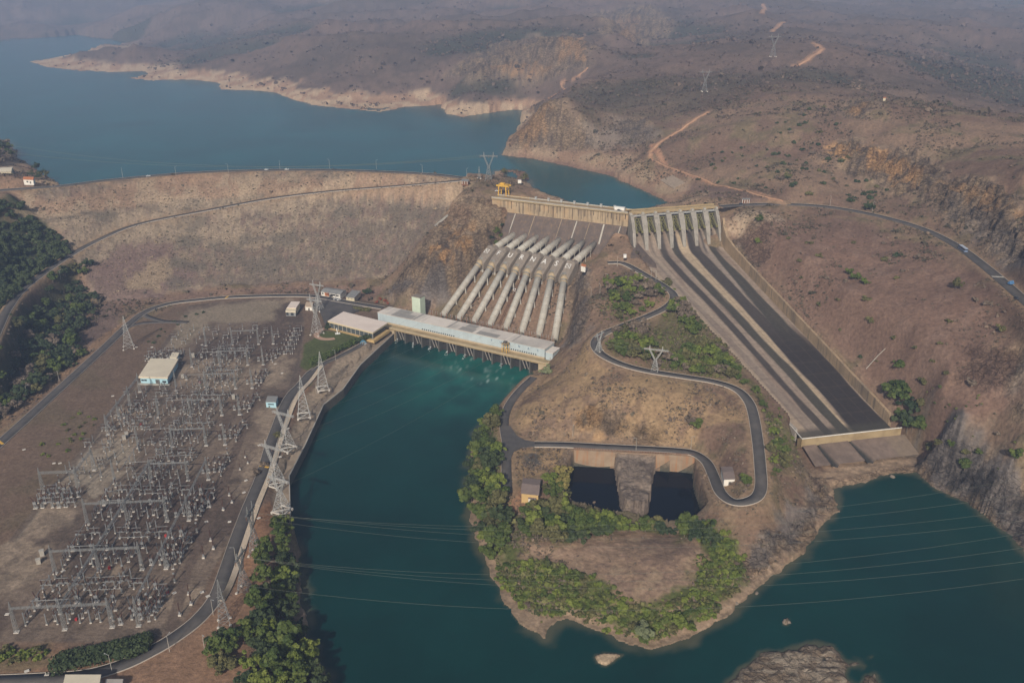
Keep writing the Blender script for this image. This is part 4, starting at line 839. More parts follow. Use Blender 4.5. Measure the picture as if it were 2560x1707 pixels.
# flip lip, its walkway and the apron below
le = (LIP[1]-LIP[0]); lw = float(np.linalg.norm(le)); le = le/lw; ln_ = np.array([le[1], -le[0]])
def A3(a, d, z): p = LIP[0]+le*a+ln_*d; return (float(p[0]), float(p[1]), z)
lipm = MB(); sec = [(-.5, 11.0), (-.5, 12.0), (1.5, 13.4), (4.8, 14.2), (4.8, 8.5), (0, 5)]
vs = [A3(a, d, z) for a in (-2, lw+4) for d, z in sec]; k = len(sec)
lipm.add(vs, [tuple(range(k-1, -1, -1)), tuple(range(k, 2*k))]+[(i, (i+1) % k, k+(i+1) % k, k+i) for i in range(k)]); part(lipm, "flip_lip", m_deck, spil)
ra = MB(); ra.bar(A3(-2, 4.7, 14.6), A3(lw+4, 4.7, 14.6), .25, .5); ra.bar(A3(-2, 4.7, 14.6), A3(-2.5, -10, 17), .25, .5); ra.bar(A3(-2.5, -10, 17), A3(-8, -22, 21), .25, .5); part(ra, "white_kerb", m_white, spil)
na = 130; dl = np.linspace(4.9, 22, 22); vs, cs_ = [], []
for i in range(na+1):
    a = -1+(lw+8)*i/na
    for d in dl:
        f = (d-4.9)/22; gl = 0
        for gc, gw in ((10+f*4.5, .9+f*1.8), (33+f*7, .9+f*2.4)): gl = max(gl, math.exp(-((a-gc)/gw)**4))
        n_ = fbm(np.array([a]), np.array([d]), 7, 4, 12)[0]; vs.append(A3(a, d, 9.2-f*7.2-gl*(1.5+2.6*f)+n_*.1)); wet = min(1, gl*1.3)  # gullies coloured near-black: wetness together with painted shade
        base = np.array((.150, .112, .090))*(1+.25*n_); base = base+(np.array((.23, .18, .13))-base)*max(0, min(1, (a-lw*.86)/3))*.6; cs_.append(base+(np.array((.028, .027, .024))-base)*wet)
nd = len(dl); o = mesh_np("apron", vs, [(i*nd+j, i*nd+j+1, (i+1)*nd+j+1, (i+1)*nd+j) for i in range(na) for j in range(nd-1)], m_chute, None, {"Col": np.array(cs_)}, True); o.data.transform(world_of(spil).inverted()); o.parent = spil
# ---- penstocks
m_pipe = mat("pale painted steel pipe", (.405, .385, .335), .6, .2, .18, streak=.5, streak_col=(.30, .24, .17), dirt=((.34, .30, .24), .15, .5))
m_band = mat("ochre pipe collar", (.385, .30, .19), .7, .2, .4)
m_block = mat("brown grey concrete block", (.225, .19, .155), .9, .18, .25, streak=.5, streak_col=(.12, .10, .085))
LET = ["*", "F", "U", "R", "N", "A", "S", "*"]
def text_mesh(body, size, m, name, extrude=.06):
    cu = bpy.data.curves.new("t", 'FONT'); cu.body = body; cu.size = size; cu.align_x = 'CENTER'; cu.align_y = 'CENTER'; cu.extrude = extrude
    to = bpy.data.objects.new("t", cu); COL.objects.link(to); bpy.context.view_layer.update()
    me = bpy.data.meshes.new_from_object(to.evaluated_get(bpy.context.evaluated_depsgraph_get())); bpy.data.objects.remove(to); bpy.data.curves.remove(cu)
    me.name = name; me.materials.clear(); me.materials.append(m); o = bpy.data.objects.new(name, me); COL.objects.link(o); return o
WORDS8 = ["bearing a boxed cross mark beside the rock cliff", "bearing the letter F", "bearing the letter U", "bearing the letter R", "bearing the letter N", "bearing the letter A", "bearing the letter S", "bearing a boxed cross mark beside the bare hill"]
PEN = []
for i in range(8):
    T, U, Lo, B = Q(*TP[i], 67), Q(*UP[i], 60), Q(*LP[i], 52), Q(*BP[i], 15.5)
    root = empty("penstock", (B.x, B.y, 13), 0, "pale penstock pipe, its concrete block "+WORDS8[i], "penstock", "penstocks between dam and powerhouse"); PEN.append((T, U, Lo, B))
    r = 3.05; dT = (T-U).normalized(); dB = (B-Lo).normalized()
    pu = MB(); pu.tube([T+dT*6, U-dT*2], r, 24); part(pu, "upper_pipe", m_pipe, root)
    pl = MB(); pl.tube([Lo-dB*2.0, B+dB*4], r*.97, 24); lo_ = part(pl, "lower_pipe", m_pipe, root)
    for a_, b_2, e_ in ((U+dT*1.0, U+dT*3.2, .22), (Lo+dB*.5, Lo+dB*4.5, .16), (Lo+dB*6.2, Lo+dB*7.4, .25)): part(MB().tube([a_, b_2], r+e_, 24), "ochre_collar", m_band, root)
    L = (B-Lo).length; Lu = (T-U).length; m_ring = MATS.get("ring steel") or mat("ring steel", (.33, .30, .25), .7, .15, .4)
    for f in (.32, .45, .58, .7, .8, .9): part(MB().tube([Lo+dB*(L*f-.16), Lo+dB*(L*f+.16)], r+.12, 24), "stiffening_ring", m_ring, root)
    for f in (.35, .6, .85): part(MB().tube([U+dT*(Lu*f-.3), U+dT*(Lu*f+.3)], r+.14, 24), "stiffening_ring", m_ring, root)
    for f in (.25, .5, .75):                  # saddles under the lower pipe
        p = Lo+dB*(L*f); sd = MB(); hx = dB.cross(Vector((0, 0, 1))).normalized(); zg = float(height(p.x, p.y))
        for s_ in (-1, 1):
            q_ = p+hx*s_*2.4; sd.bar((q_.x, q_.y, p.z-1.2), (q_.x+hx.x*s_*.5, q_.y+hx.y*s_*.5, min(zg, p.z-3.2)-1), 1.1, 1.1)
        sd.bar(p-hx*2.7-Vector((0, 0, 2.6)), p+hx*2.7-Vector((0, 0, 2.6)), 1.2, .9); part(sd, "saddle", m_paleconc, root)
    for f in (.28, .52, .78):
        p = U+dT*(Lu*f); sd = MB(); hx = dT.cross(Vector((0, 0, 1))).normalized(); zg = float(height(p.x, p.y))
        for s_ in (-1, 1): part(MB().bar(p+hx*s_*(r+.15)+Vector((0, 0, .6)), Vector((p.x, p.y, min(zg, p.z-3)-1))+hx*s_*(r+.15), .4, .4), "support_post", m_paleconc, root)
    # the bend block: sloping top, skewed sides
    ax = Vector((U.x-Lo.x, U.y-Lo.y, 0)).normalized(); sx = Vector((ax.y, -ax.x, 0)); W = 4.9; bl = MB(); tw = 3.3
    pr_ = [(U+ax*2.5, U.z+3.2), (U-ax*3.0, U.z+3.7), (Lo+ax*1.5, Lo.z+4.0), (Lo-ax*2.2, Lo.z+.9)]
    tops = [(p-sx*tw, p+sx*tw, z) for p, z in pr_]; vs = []
    for p, z in pr_: vs += [(p.x-sx.x*tw, p.y-sx.y*tw, z), (p.x+sx.x*tw, p.y+sx.y*tw, z)]
    for p, z in pr_: vs += [(p.x-sx.x*W, p.y-sx.y*W, z-2.4), (p.x+sx.x*W, p.y+sx.y*W, z-2.4)]
    for p, z in pr_: vs += [(p.x-sx.x*W, p.y-sx.y*W, Lo.z-7), (p.x+sx.x*W, p.y+sx.y*W, Lo.z-7)]
    f_ = []
    for j in range(3):
        a = 2*j; f_ += [(a, a+1, a+3, a+2), (a+1, a+9, a+11, a+3), (a, a+2, a+10, a+8), (a+9, a+17, a+19, a+11), (a+8, a+10, a+18, a+16)]
    f_ += [(0, 8, 9, 1), (8, 16, 17, 9), (6, 7, 15, 14), (14, 15, 23, 22), (16, 18, 20, 22, 23, 21, 19, 17)]
    bl.add(vs, f_); part(bl, "bend_block", m_block, root)
    cl_ = MB(); base = Lo-ax*1.2; zg = float(height(base.x, base.y))
    for s_ in (-2.6, 0, 2.6): cl_.bar(base+sx*s_+Vector((0, 0, -6.5)), Vector((base.x+sx.x*s_, base.y+sx.y*s_, min(zg, Lo.z-8)-6)), 1.5, 1.5)
    part(cl_, "block_leg", m_paleconc, root)
    mid2 = (Vector((pr_[1][0].x, pr_[1][0].y, pr_[1][1]))+Vector((pr_[2][0].x, pr_[2][0].y, pr_[2][1])))/2
    upv = (Vector((pr_[1][0].x, pr_[1][0].y, pr_[1][1]))-Vector((pr_[2][0].x, pr_[2][0].y, pr_[2][1]))).normalized()
    if LET[i] == "*":
        lm = MB(); e = 2.2
        def l2(u_, v_): return mid2+sx*u_+upv*v_+Vector((0, 0, .12))
        for a_, b__ in (((-e, -e), (e, -e)), ((e, -e), (e, e)), ((e, e), (-e, e)), ((-e, e), (-e, -e)), ((-e, -e), (e, e)), ((-e, e), (e, -e))): lm.bar(l2(*a_), l2(*b__), .42, .1)
        part(lm, "painted_mark", m_white, root)
    else:
        t_ = text_mesh(LET[i], 7.2, m_white, "painted_letter"); nrm = sx.cross(upv).normalized()
        Mx = Matrix((sx, upv, nrm)).transposed().to_4x4(); Mx.translation = mid2+nrm*.1; t_.data.transform(world_of(root).inverted() @ Mx); t_.parent = root
for o in bpy.data.objects:
    if o.name.split('.')[0] in ("upper_pipe", "lower_pipe", "ochre_collar", "stiffening_ring"):
        o.data.polygons.foreach_set("use_smooth", [len(p.vertices) == 4 for p in o.data.polygons])
# inclined track between the fourth and fifth pipes
tr = MB(); a, b = (PEN[3][2]+PEN[4][2])/2, (PEN[3][3]+PEN[4][3])/2
for s_ in (-.9, .9): tr.bar(a+Vector((s_, 0, -4)), b+Vector((s_, 0, -1)), .3, .3)
for k in range(22): p = a+(b-a)*(k/21)+Vector((0, 0, -4+3*k/21)); tr.bar(p+Vector((-1.3, 0, -.2)), p+Vector((1.3, 0, -.2)), .3)
part(tr, "rail_track", m_rust, empty("inclined_track", (b.x, b.y, 13), 0, "narrow inclined rail track climbing between the middle penstock pipes", "rail track"))
sh = empty("pipe_watch_cabin", Q(1318, 745, 30)[:], 0, "small white cabin on tall legs standing between the middle penstock pipes", "cabin")
mb = MB(); p = Vector(sh.location); mb.box(p+Vector((0, 0, 6)), (2.6, 2.2, 2.4)); part(mb, "cabin_body", m_white, sh)
mb = MB(); mb.box(p+Vector((0, 0, 7.35)), (3.0, 2.6, .25)); part(mb, "roof", m_galv, sh)
mb = MB(); [mb.bar(p+Vector((sx_*1.1, sy_*.9, -14)), p+Vector((sx_*1.1, sy_*.9, 4.8)), .3) for sx_ in (-1, 1) for sy_ in (-1, 1)]; part(mb, "cabin_legs", m_white, sh)
# ---- powerhouse
PO = S(943.1, 780.8, 21); PR = S(1361, 872.6, 21); pex = (PR-PO); PLn = pex.length; pex.normalize(); pey = Vector((-pex.y, pex.x, 0)); prz = math.atan2(pex.y, pex.x)
def H3(x, y, z): p = PO+pex*x+pey*y; return Vector((p.x, p.y, z))
ph = empty("powerhouse", H3(PLn/2, 8, 12), 0, "long pale blue powerhouse with light roof standing over the turbine outlets", "powerhouse")
m_blue = mat("pale blue wall", (.43, .50, .52), .7, .1, .2, streak=.3, streak_col=(.33, .36, .36))
m_bluewall2 = mat("aged blue wall", (.36, .47, .50), .7, .14, .3)
m_cream = mat("cream wall", (.44, .355, .235), .8, .16, .2, streak=.3, streak_col=(.38, .27, .15))
def hprism(x0, x1, y0, y1, z0, z1): mb = MB(); mb.prism([(H3(x, y, 0).x, H3(x, y, 0).y) for x, y in ((x0, y0), (x1, y0), (x1, y1), (x0, y1))], z0, z1); return mb
part(hprism(0, PLn, .5, 17.0, 13.6, 20.6), "wall", m_blue, ph)
part(hprism(.3, PLn-.3, .75, 16.7, 11.9, 13.6), "plinth", m_cream, ph)
m_roof = bpy.data.materials["pale painted steel pipe"]
m_roof = mat("weathered light roof", (.56, .51, .45), .8, .14, .12, dirt=((.34, .32, .29), .045, .7))
part(hprism(-.3, PLn+.3, .1, 17.4, 20.6, 21.0), "roof", m_roof, ph)
m_grayp = mat("grey roof sheet", (.29, .275, .25), .8, .15, .2); m_palep = mat("pale roof sheet", (.66, .60, .53), .75, .1, .2)
PT = [(0, 5, .5, 8.5, 1), (5.6, 7, 1, 16.8, 1), (14, 36, 1, 9.5, 0), (14, 28, 10, 16.6, 0), (37, 39, 1, 16.8, 0), (44, 46, 1, 16.8, 1), (47, 70, 9.2, 16.8, 1), (48, 72, 1, 8.6, 1), (73, 74.5, 1, 16.8, 0), (84, 98, 1.5, 9, 0), (86, 96, 9.5, 16.5, 0), (99, 101.5, 1, 16.8, 1), (102, 122, 1, 8, 0), (130, 131.5, 1, 16.8, 1), (136, 137, 1, 16.8, 0)]
for x0, x1, y0, y1, k in PT: part(hprism(x0, x1, y0, y1, 21.0, 21.06), "roof_panel", m_palep if k else m_grayp, ph)
def hwin(x, w=1.1, z0=13.9, h=1.1): return hprism(x, x+w, .42, .8, z0, z0+h)
for k in range(16): part(hwin(47.5+k*2.15), "window", m_glass, ph)
for k in range(14): part(hwin(131.5+k*2.05-(0), 1.05), "window", m_glass, ph)
for k, ch in enumerate("FURNAS"):
    t_ = text_mesh(ch, 2.6, mat("blue lettering", (.08, .14, .22), .6) if k == 0 else MATS["blue lettering"], "wall_letter"); Mx = Matrix((pex, Vector((0, 0, 1)), -pey)).transposed().to_4x4(); Mx.translation = H3(117.5+k*8.6, .42, 18.2)
    t_.data.transform(world_of(ph).inverted() @ Mx); t_.parent = ph
dk = MB(); dk.prism([(H3(x, y, 0).x, H3(x, y, 0).y) for x, y in ((11, -6.8), (PLn+4, -6.8), (PLn+9, -3), (PLn+9, .7), (4, .7), (4, -3))], 10.6, 11.9); part(dk, "outlet_deck", m_deck, ph)
rl = MB(); rl.bar(H3(11, -6.6, 12.35), H3(PLn+4, -6.6, 12.35), .3, .9); rl.bar(H3(PLn+4, -6.6, 12.35), H3(PLn+9, -3, 12.35), .3, .9); part(rl, "deck_parapet", mat("tan parapet", (.43, .345, .225), .8, .15, .3), ph)
for x0, x1 in ((4, 22), (PLn-2, PLn+9)): part(hprism(x0, x1, -6.3 if x0 > 9 else -5.5, .6, -4, 10.6), "abutment", m_cream, ph)
bw = hprism(22, PLn-2, .4, 2, -4, 10.6); part(bw, "back_wall", mat("near black concrete", (.035, .032, .03), .7), ph)  # near-black wall behind the openings under the deck
unit = (PLn-26)/8
for k in range(8):
    x = 24+k*unit
    for dx in (0, unit*.5): part(hprism(x+dx, x+dx+1.2, -5.6, .4, -4, 10.6), "outlet_pier", m_darkst, ph)
    st_ = MB(); st_.bar(H3(x+3, -6.2, 10.6), H3(x+6.2, -6.4, 3.5), .5); st_.bar(H3(x+6.2, -6.2, 10.6), H3(x+9, -6.4, 3.5), .5); part(st_, "brace", m_conc, ph)
    if k in (0, 1, 2, 3, 4, 6):
        fm = MB(); c0 = H3(x+1.5, -6.0, 3.2)
        for j in range(13):
            f = R_.random(); p = c0+(-pey)*(f*3.2)+pex*R_.uniform(-.5-f, .5+f)+Vector((0, 0, -3.2*f*f+R_.uniform(-.2, .3))); fm.box(p, (R_.uniform(.15, .4),)*3, R_.random()*3, R_.random()*3)
        o = fm.build("water_jet", mat("white water", (.78, .82, .82), .5) if k == 0 else MATS["white water"]); tag(o, "white jet of water falling into the river below the powerhouse deck", "water jet", "water jets under the powerhouse deck")
# annex at the downhill end
an = empty("annex", H3(PLn+4, 9, 12), 0, "small pale blue annex with flat roof at the end of the powerhouse", "annex")
part(hprism(PLn+.8, PLn+7, .8, 13, 12, 18.4), "wall", m_blue, an); part(hprism(PLn+.6, PLn+7.3, .4, 13.3, 18.4, 18.8), "roof", m_palep, an); part(hprism(PLn+4.6, PLn+5.8, .6, .9, 12, 14.6), "door", m_galv, an)
part(hprism(PLn+7, PLn+9.5, 6, 11, 14, 14.6), "pipe_rack", m_galv, an)
# gantry crane on the deck
gc = empty("gantry_crane", H3(132.5, -2.5, 11.9), 0, "small tan gantry crane standing on the powerhouse outlet deck", "crane")
mb = MB()
for x in (130.5, 134.5):
    for y in (-4.8, -.6): mb.bar(H3(x, y, 11.9), H3(x, y, 19.5), .45)
    mb.bar(H3(x, -4.8, 15.5), H3(x, -.6, 15.5), .35)
part(mb, "leg_frame", m_yel, gc)
mb = MB(); mb.add(*[(lambda b: (b.v, b.f))(hprism(130, 135, -5.2, -.2, 19.5, 20.3))][0]); part(mb, "top_beam", m_deck, gc); part(hprism(131, 133.5, -4, -1.5, 20.3, 21.6), "hoist", m_darkst, gc)
# pale green shaft behind it
tw_ = empty("lift_tower", H3(25, 28, 13), 0, "tall windowless pale green block tower behind the powerhouse", "tower")
part(hprism(20.5, 29.5, 24, 31.5, 12, 32), "wall", mat("pale green wall", (.50, .58, .46), .75, .1, .3), tw_); part(hprism(20.3, 29.7, 23.8, 31.7, 32, 32.4), "roof", m_block, tw_)
# low row of transformer bays behind the powerhouse
for k in range(24):
    x = 44+k*5.2; b = empty("busbar_post", H3(x, 20.5, 12.5), 0, "slim brown post carrying a cross-arm behind the powerhouse roof", "post", "brown posts behind the powerhouse")
    mb = MB(); mb.bar(H3(x, 20.5, 12), H3(x, 20.5, 24.5), .6); part(mb, "post", m_rust, b)
    mb = MB(); mb.bar(H3(x-1.4, 20.5, 23.8), H3(x+1.4, 20.5, 23.8), .25); mb.bar(H3(x-1.4, 20.5, 22.4), H3(x+1.4, 20.5, 22.4), .2); part(mb, "cross_arm", m_galv, b)
for k in range(8):
    x = 46+k*unit*.98; t = empty("transformer", H3(x+4, 25.5, 12.5), 0, "grey transformer with bushings in the yard between penstocks and powerhouse", "transformer", "transformers behind the powerhouse")
    part(hprism(x+2, x+6, 23.5, 27, 12.3, 16.0), "tank", m_galv, t); mb = MB(); [mb.tube([H3(x+2.7+j*1.3, 25, 16), H3(x+2.7+j*1.3, 25, 18.2)], .18, 6) for j in range(3)]; part(mb, "bushings", m_rust, t)
# ---------------------------------------------------------------- quay, walls, houses, vehicles
def W3(p, z): return (float(p[0]), float(p[1]), float(z))
qw = empty("quay_wall", W3(qwall_w[3], QZ), 0, "long stone quay wall with a white coping along the river below the switchyard", "wall")
m_qstone = mat("quay stone", (.13, .115, .09), .9, .25, .4, streak=.5, streak_col=(.06, .06, .045))
def wallrun(line, z0, z1, th, m, name, root, side=1):
    nn = normals2(np.column_stack([line, np.zeros(len(line))])); out = line+nn*th*side; mb = MB(); n = len(line)
    v = [W3(p, z1) for p in line]+[W3(p, z1) for p in out]+[W3(p, z0) for p in line]+[W3(p, z0) for p in out]
    f = [(i, i+1, n+i+1, n+i) for i in range(n-1)]+[(i, 2*n+i, 2*n+i+1, i+1) for i in range(n-1)]+[(n+i, n+i+1, 3*n+i+1, 3*n+i) for i in range(n-1)]+[(0, n, 3*n, 2*n), (n-1, 3*n-1, 4*n-1, 2*n-1)]
    mb.add(v, f); return part(mb, name, m, root)
wallrun(qwall_w, -4, QZ-.2, 1.4, m_qstone, "wall", qw, -1); wallrun(qwall_w, QZ-.2, QZ+.12, 9, mat("paved quay stone", (.30, .235, .17), .9, .25, .25, dirt=((.17, .13, .095), .12, .7)), "paved_apron", qw, -1); wallrun(qwall_w, QZ+.1, QZ+.55, .55, m_paleconc, "coping", qw, -1)
# basin wall on the island, with its railing
bw_ = [V(x, y, 11.8) for x, y in WALLPX]
bwr = empty("basin_wall", W3(bw_[1], 6), 0, "rust stained concrete retaining wall with a brown railing above two dark pools", "wall")
m_rw = mat("rust stained concrete", (.30, .215, .145), .85, .2, .15, streak=.8, streak_col=(.36, .15, .055), dirt=((.45, .38, .28), .12, .4))
wl = np.array([(p.x, p.y) for p in bw_]); wallrun(wl, -3, 11.7, 1.4, m_rw, "wall", bwr, -1)
mb = MB()
for i in range(4): mb.bar(bw_[i]+Vector((0, 0, .9)), bw_[i+1]+Vector((0, 0, .9)), .22, .16); mb.bar(bw_[i]+Vector((0, 0, .4)), bw_[i+1]+Vector((0, 0, .4)), .18, .14)
for i in range(4):
    for k in range(12): p = bw_[i]+(bw_[i+1]-bw_[i])*(k/14); mb.bar(p-Vector((0, 0, .3)), p+Vector((0, 0, 1)), .24)
part(mb, "railing", m_rust, bwr)
def house(name, label, cat, FL, FR, BR, zr, zb, mw, mr, over=.5, pitch=0.0, win=(), door=None, rthick=.45, group=None):
    fl, fr, br = S(*FL, zr), S(*FR, zr), S(*BR, zr); ex = fr-fl; L = ex.length; ex.normalize(); ey = br-fr; Wd = ey.length; ey.normalize()
    P = lambda x, y, z: (fl+ex*x+ey*y)+Vector((0, 0, z-zr))
    root = empty(name, tuple(P(L/2, Wd/2, zb)), 0, label, cat, group)
    rect = lambda x0, x1, y0, y1: [(P(x, y, 0).x, P(x, y, 0).y) for x, y in ((x0, y0), (x1, y0), (x1, y1), (x0, y1))]
    part(MB().prism(rect(over, L-over, over, Wd-over), zb-1.5, zr-rthick+.01), "wall", mw, root)
    if pitch:
        mb = MB(); A = [P(0, 0, zr-rthick), P(L, 0, zr-rthick), P(L, Wd, zr-rthick), P(0, Wd, zr-rthick)]; r0, r1 = P(0, Wd/2, zr+pitch), P(L, Wd/2, zr+pitch)
        mb.add(A+[r0, r1], [(0, 1, 5, 4), (2, 3, 4, 5), (1, 2, 5), (3, 0, 4), (3, 2, 1, 0)])
    else: mb = MB().prism(rect(0, L, 0, Wd), zr-rthick, zr)
    part(mb, "roof", mr, root)
    for x, w, z0, h in win: part(MB().prism(rect(x*L, x*L+w, over-.08, over+.3), zb+z0, zb+z0+h), "window", m_glass, root)
    if door: x, w, h = door; part(MB().prism(rect(x*L, x*L+w, over-.1, over+.3), zb, zb+h), "door", m_darkst, root)
    return root, P, L, Wd
m_creamroof = mat("cream roof", (.62, .55, .42), .8, .08, .1, dirt=((.5, .44, .34), .06, .5)); m_whroof = mat("off white roof", (.72, .62, .54), .75, .06, .15, dirt=((.60, .51, .44), .07, .5))
m_skyw = mat("light blue wall", (.36, .56, .63), .7, .08, .2); m_tile = mat("orange roof tile", (.42, .16, .07), .85, .2, .6); m_brownroof = mat("brown fibre roof", (.20, .155, .135), .9, .15, .4)
m_greyroof = mat("grey sheet roof", (.235, .235, .225), .8, .15, .3); m_whitewall = mat("white wall", (.72, .69, .62), .8, .08, .3); m_beige = mat("beige wall", (.52, .46, .33), .8, .1, .3); m_ochw = mat("ochre wall", (.52, .36, .16), .8, .12, .2)
r_, P, L, Wd = house("warehouse", "large light blue warehouse with cream roof among the switchyard gantries", "warehouse", (346, 941), (419, 943), (446, 897), 18.2, 12, m_skyw, m_creamroof, .9, 0, [(.06+.1*k, 2.0, 2.2, 1.2) for k in range(2)]+[(.78, 3, 1.2, 1.6)], (.55, 3.2, 3.6), 1.3)
part(MB().prism([(P(x, y, 0).x, P(x, y, 0).y) for x, y in ((-1, -1.4), (L+1, -1.4), (L+1, .7), (-1, .7))], 11.9, 12.6), "loading_platform", m_paleconc, r_)
house("store_hut", "small cream roofed hut touching the back corner of the blue warehouse", "hut", (423.8, 893), (442, 894.4), (448.6, 881.6), 16.5, 12, m_skyw, m_creamroof, .4, 0, [(.3, 1.5, 1.2, 1)], None, .9)
house("relay_hut", "little light blue hut with flat grey roof beside the quayside road", "hut", (663.3, 1004), (689.8, 1004.8), (694.9, 990), 16.4, 12, m_skyw, m_greyroof, .25, 0, [(.22, 4.2, 2.0, .8)], (.25, 1.0, 1.2), .35)
house("control_house", "white roofed cream house at the top end of the switchyard", "house", (717.3, 769), (740.3, 769.5), (750.5, 754), 18.5, 12, m_beige, m_whroof, .4, 0, [(.1, 5, 2.2, 1.2)], None, .5)
house("control_porch", "low cream block with pale roof in front of the white roofed house", "porch", (713.5, 777), (739, 778), (741.5, 770.5), 17.0, 12, mat("glazed grey wall", (.24, .25, .25), .4, .2, .4), m_creamroof, .2, 0, [(.05, 2.2, .8, 2.6), (.5, 2.6, .8, 2.6)], None, 1.5)
house("canopy_shed", "tan roofed shed beside the twin pylons near the white roofed house", "shed", (762, 766), (781, 766.8), (783.7, 755.5), 16, 12, m_whitewall, mat("tan roof", (.50, .38, .27), .8, .1, .3), .3, 0, (), (.4, 1.5, 2.4), .5)
rr, P, L, Wd = house("office", "long low office with grey roof and white and orange front by the asphalt yard", "office", (801, 728), (850.5, 735.5), (866.5, 724), 18, 14, m_whitewall, m_greyroof, .4, .9, [(.06, 1.8, 1.2, 1.4), (.62, 2.4, 1.2, 1.4), (.78, 2.0, 1.2, 1.4)], (.5, 2.6, 2.8), .5)
part(MB().prism([(P(x, y, 0).x, P(x, y, 0).y) for x, y in ((L*.2, .25), (L*.42, .25), (L*.42, .5), (L*.2, .5))], 14, 17.2), "brick_panel", m_tile, rr)
house("garage", "small cream garage with grey roof beside the round dark tree", "garage", (864, 741.5), (886, 744.5), (902, 727.5), 17.6, 14, m_beige, m_greyroof, .3, 0, [(.25, .8, 2, .6), (.65, .8, 2, .6)], None, .4)
rr, P, L, Wd = house("control_building", "wide control building with pale flat roof overhanging dark glass by the garden", "building", (819.4, 802), (932, 831), (969.5, 806), 19.0, 12.2, mat("shaded glass front", (.07, .085, .09), .25, .2, .3), m_whroof, 1.8, 0, (), None, 1.1)
fr_ = MB().prism([(P(x, y, 0).x, P(x, y, 0).y) for x, y in ((-.15, -.15), (L+.15, -.15), (L+.15, Wd+.15), (-.15, Wd+.15))], 17.6, 18.85); part(fr_, "fascia", mat("cream fascia", (.56, .47, .30), .8, .1, .3), rr)
for k in range(11): p = P(1.2+k*(L-2.4)/10, 1.3, 12); part(MB().box(p+Vector((0, 0, 2.8)), (.4, .4, 5.8), math.atan2((P(1, 0, 0)-P(0, 0, 0)).y, (P(1, 0, 0)-P(0, 0, 0)).x)), "column", m_paleconc, rr)
part(MB().prism([(P(x, y, 0).x, P(x, y, 0).y) for x, y in ((-1, -1.2), (L+1.5, -1.2), (L+1.5, Wd), (-1, Wd))], 10, 12.2), "base_slab", m_ochw, rr)
house("roadside_building", "flat roofed pale building at the bend of the quayside road", "building", (157, 1712), (248, 1712), (252.5, 1685), 18, 12, m_beige, m_creamroof, .4, 0, (), None, .6)
house("roadside_annex", "small pale annex beside the flat roofed building at the road bend", "annex", (262, 1709), (306, 1709), (308, 1696), 15.5, 12, m_beige, mat("grey flat roof", (.36, .33, .29), .85, .12, .3), .3, 0, (), None, .6)
rr, P, L, Wd = house("island_shed", "brown roofed open shed on the island beside the riverbank road end", "shed", (1301.5, 1232), (1347.5, 1237), (1352, 1197), 16, 10.6, m_ochw, m_brownroof, .5, 1.2, (), None, .35)
house("white_booth", "small white booth in front of the brown roofed island shed", "booth", (1320, 1246), (1340, 1247), (1341, 1240), 13.5, 10.4, m_whitewall, m_brownroof, .2, 0, [(.5, 1.2, .9, .9)], None, .25)
house("loop_house", "white house with brown roof inside the hairpin of the hill road", "house", (1809.5, 1197.5), (1839, 1196.5), (1831, 1164), 20.5, 16, m_whitewall, m_brownroof, .35, .5, (), (.45, 1.4, 2.4), .35)
house("lakeside_hangar", "beige roofed hangar on the wooded point at the end of the long dam", "hangar", (-14, 430), (28, 428), (33, 416.5), 99, 92, m_beige, m_creamroof, .4, 1.0, (), None, .4)
house("orange_roof_house", "white house with orange tile roof near the end of the long dam", "house", (57, 448.5), (83, 449.5), (87, 443.5), 96.5, 92, m_whitewall, m_tile, .4, 1.6, [(.3, 2.2, 1.2, 1.6)], (.6, 1.5, 2.4), .35)
house("brick_house", "small house with rusty orange roof below the beige hangar", "house", (3, 441), (19, 440.5), (22, 435.5), 95.5, 91, m_tile, m_tile, .3, 1.2, (), None, .35)
house("gate_hut", "small guard hut with grey roof and white posts where the two dam roads meet", "hut", (1153, 452), (1171, 453.5), (1172.5, 448.5), 101, 97.5, m_rust, m_greyroof, .3, 0, [(.1, .35, 0, 3), (.45, .35, 0, 3), (.8, .35, 0, 3)], None, .4)
house("bus_shelter", "little roadside shelter with dark roof and white posts past the spillway bridge", "shelter", (1855, 498.5), (1875, 498.5), (1876, 495.5), 102, 98.3, m_rust, m_greyroof, .25, 0, [(.05, .4, 0, 3.2), (.35, .4, 0, 3.2), (.65, .4, 0, 3.2), (.9, .4, 0, 3.2)], None, .35)
for o in bpy.data.objects:
    if o.name.startswith("window") and o.parent and o.parent.name in ("gate_hut", "bus_shelter"): o.data.materials[0] = m_white; o.name = "post"
house("valve_house", "tiny white valve house with orange roof beside the last penstock block", "hut", (1452, 664), (1464, 667), (1467, 661), 68, 64.5, m_whitewall, m_tile, .2, .6, (), None, .3)
house("hill_house", "tiny beige house alone on the ridge above the quarry", "house", (2208, 245), (2215, 245), (2216, 243), 170, 167, m_beige, m_tile, .2, .4, (), None, .4)
def simple(name, label, cat, p, dims, m, rz=0.0, roofm=None):
    root = empty(name, tuple(p), 0, label, cat); part(MB().box(Vector(p)+Vector((0, 0, dims[2]/2)), dims, rz), "body", m, root)
    part(MB().box(Vector(p)+Vector((0, 0, dims[2]+.12)), (dims[0]+.3, dims[1]+.3, .22), rz), "roof", roofm or m, root); return root
simple("site_container", "white container standing on the crest of the concrete dam", "container", D3(cL*.925, -6.5, 97.95), (9.5, 2.6, 2.7), m_white, math.atan2(ce[1], ce[0]))
simple("water_tank", "white cube tank on the bench below the spillway wall", "tank", S(1562, 644, 70.5), (2.4, 2.4, 2.6), m_white)
simple("lake_cabin", "pale cabin above the water on the rocky point near the yellow crane", "cabin", S(1299, 458, 98), (3.5, 3, 3), m_whitewall)
for x, y, z in ((257, 1052, 12), (253, 1060, 12), (0, 0, 0)):
    pass
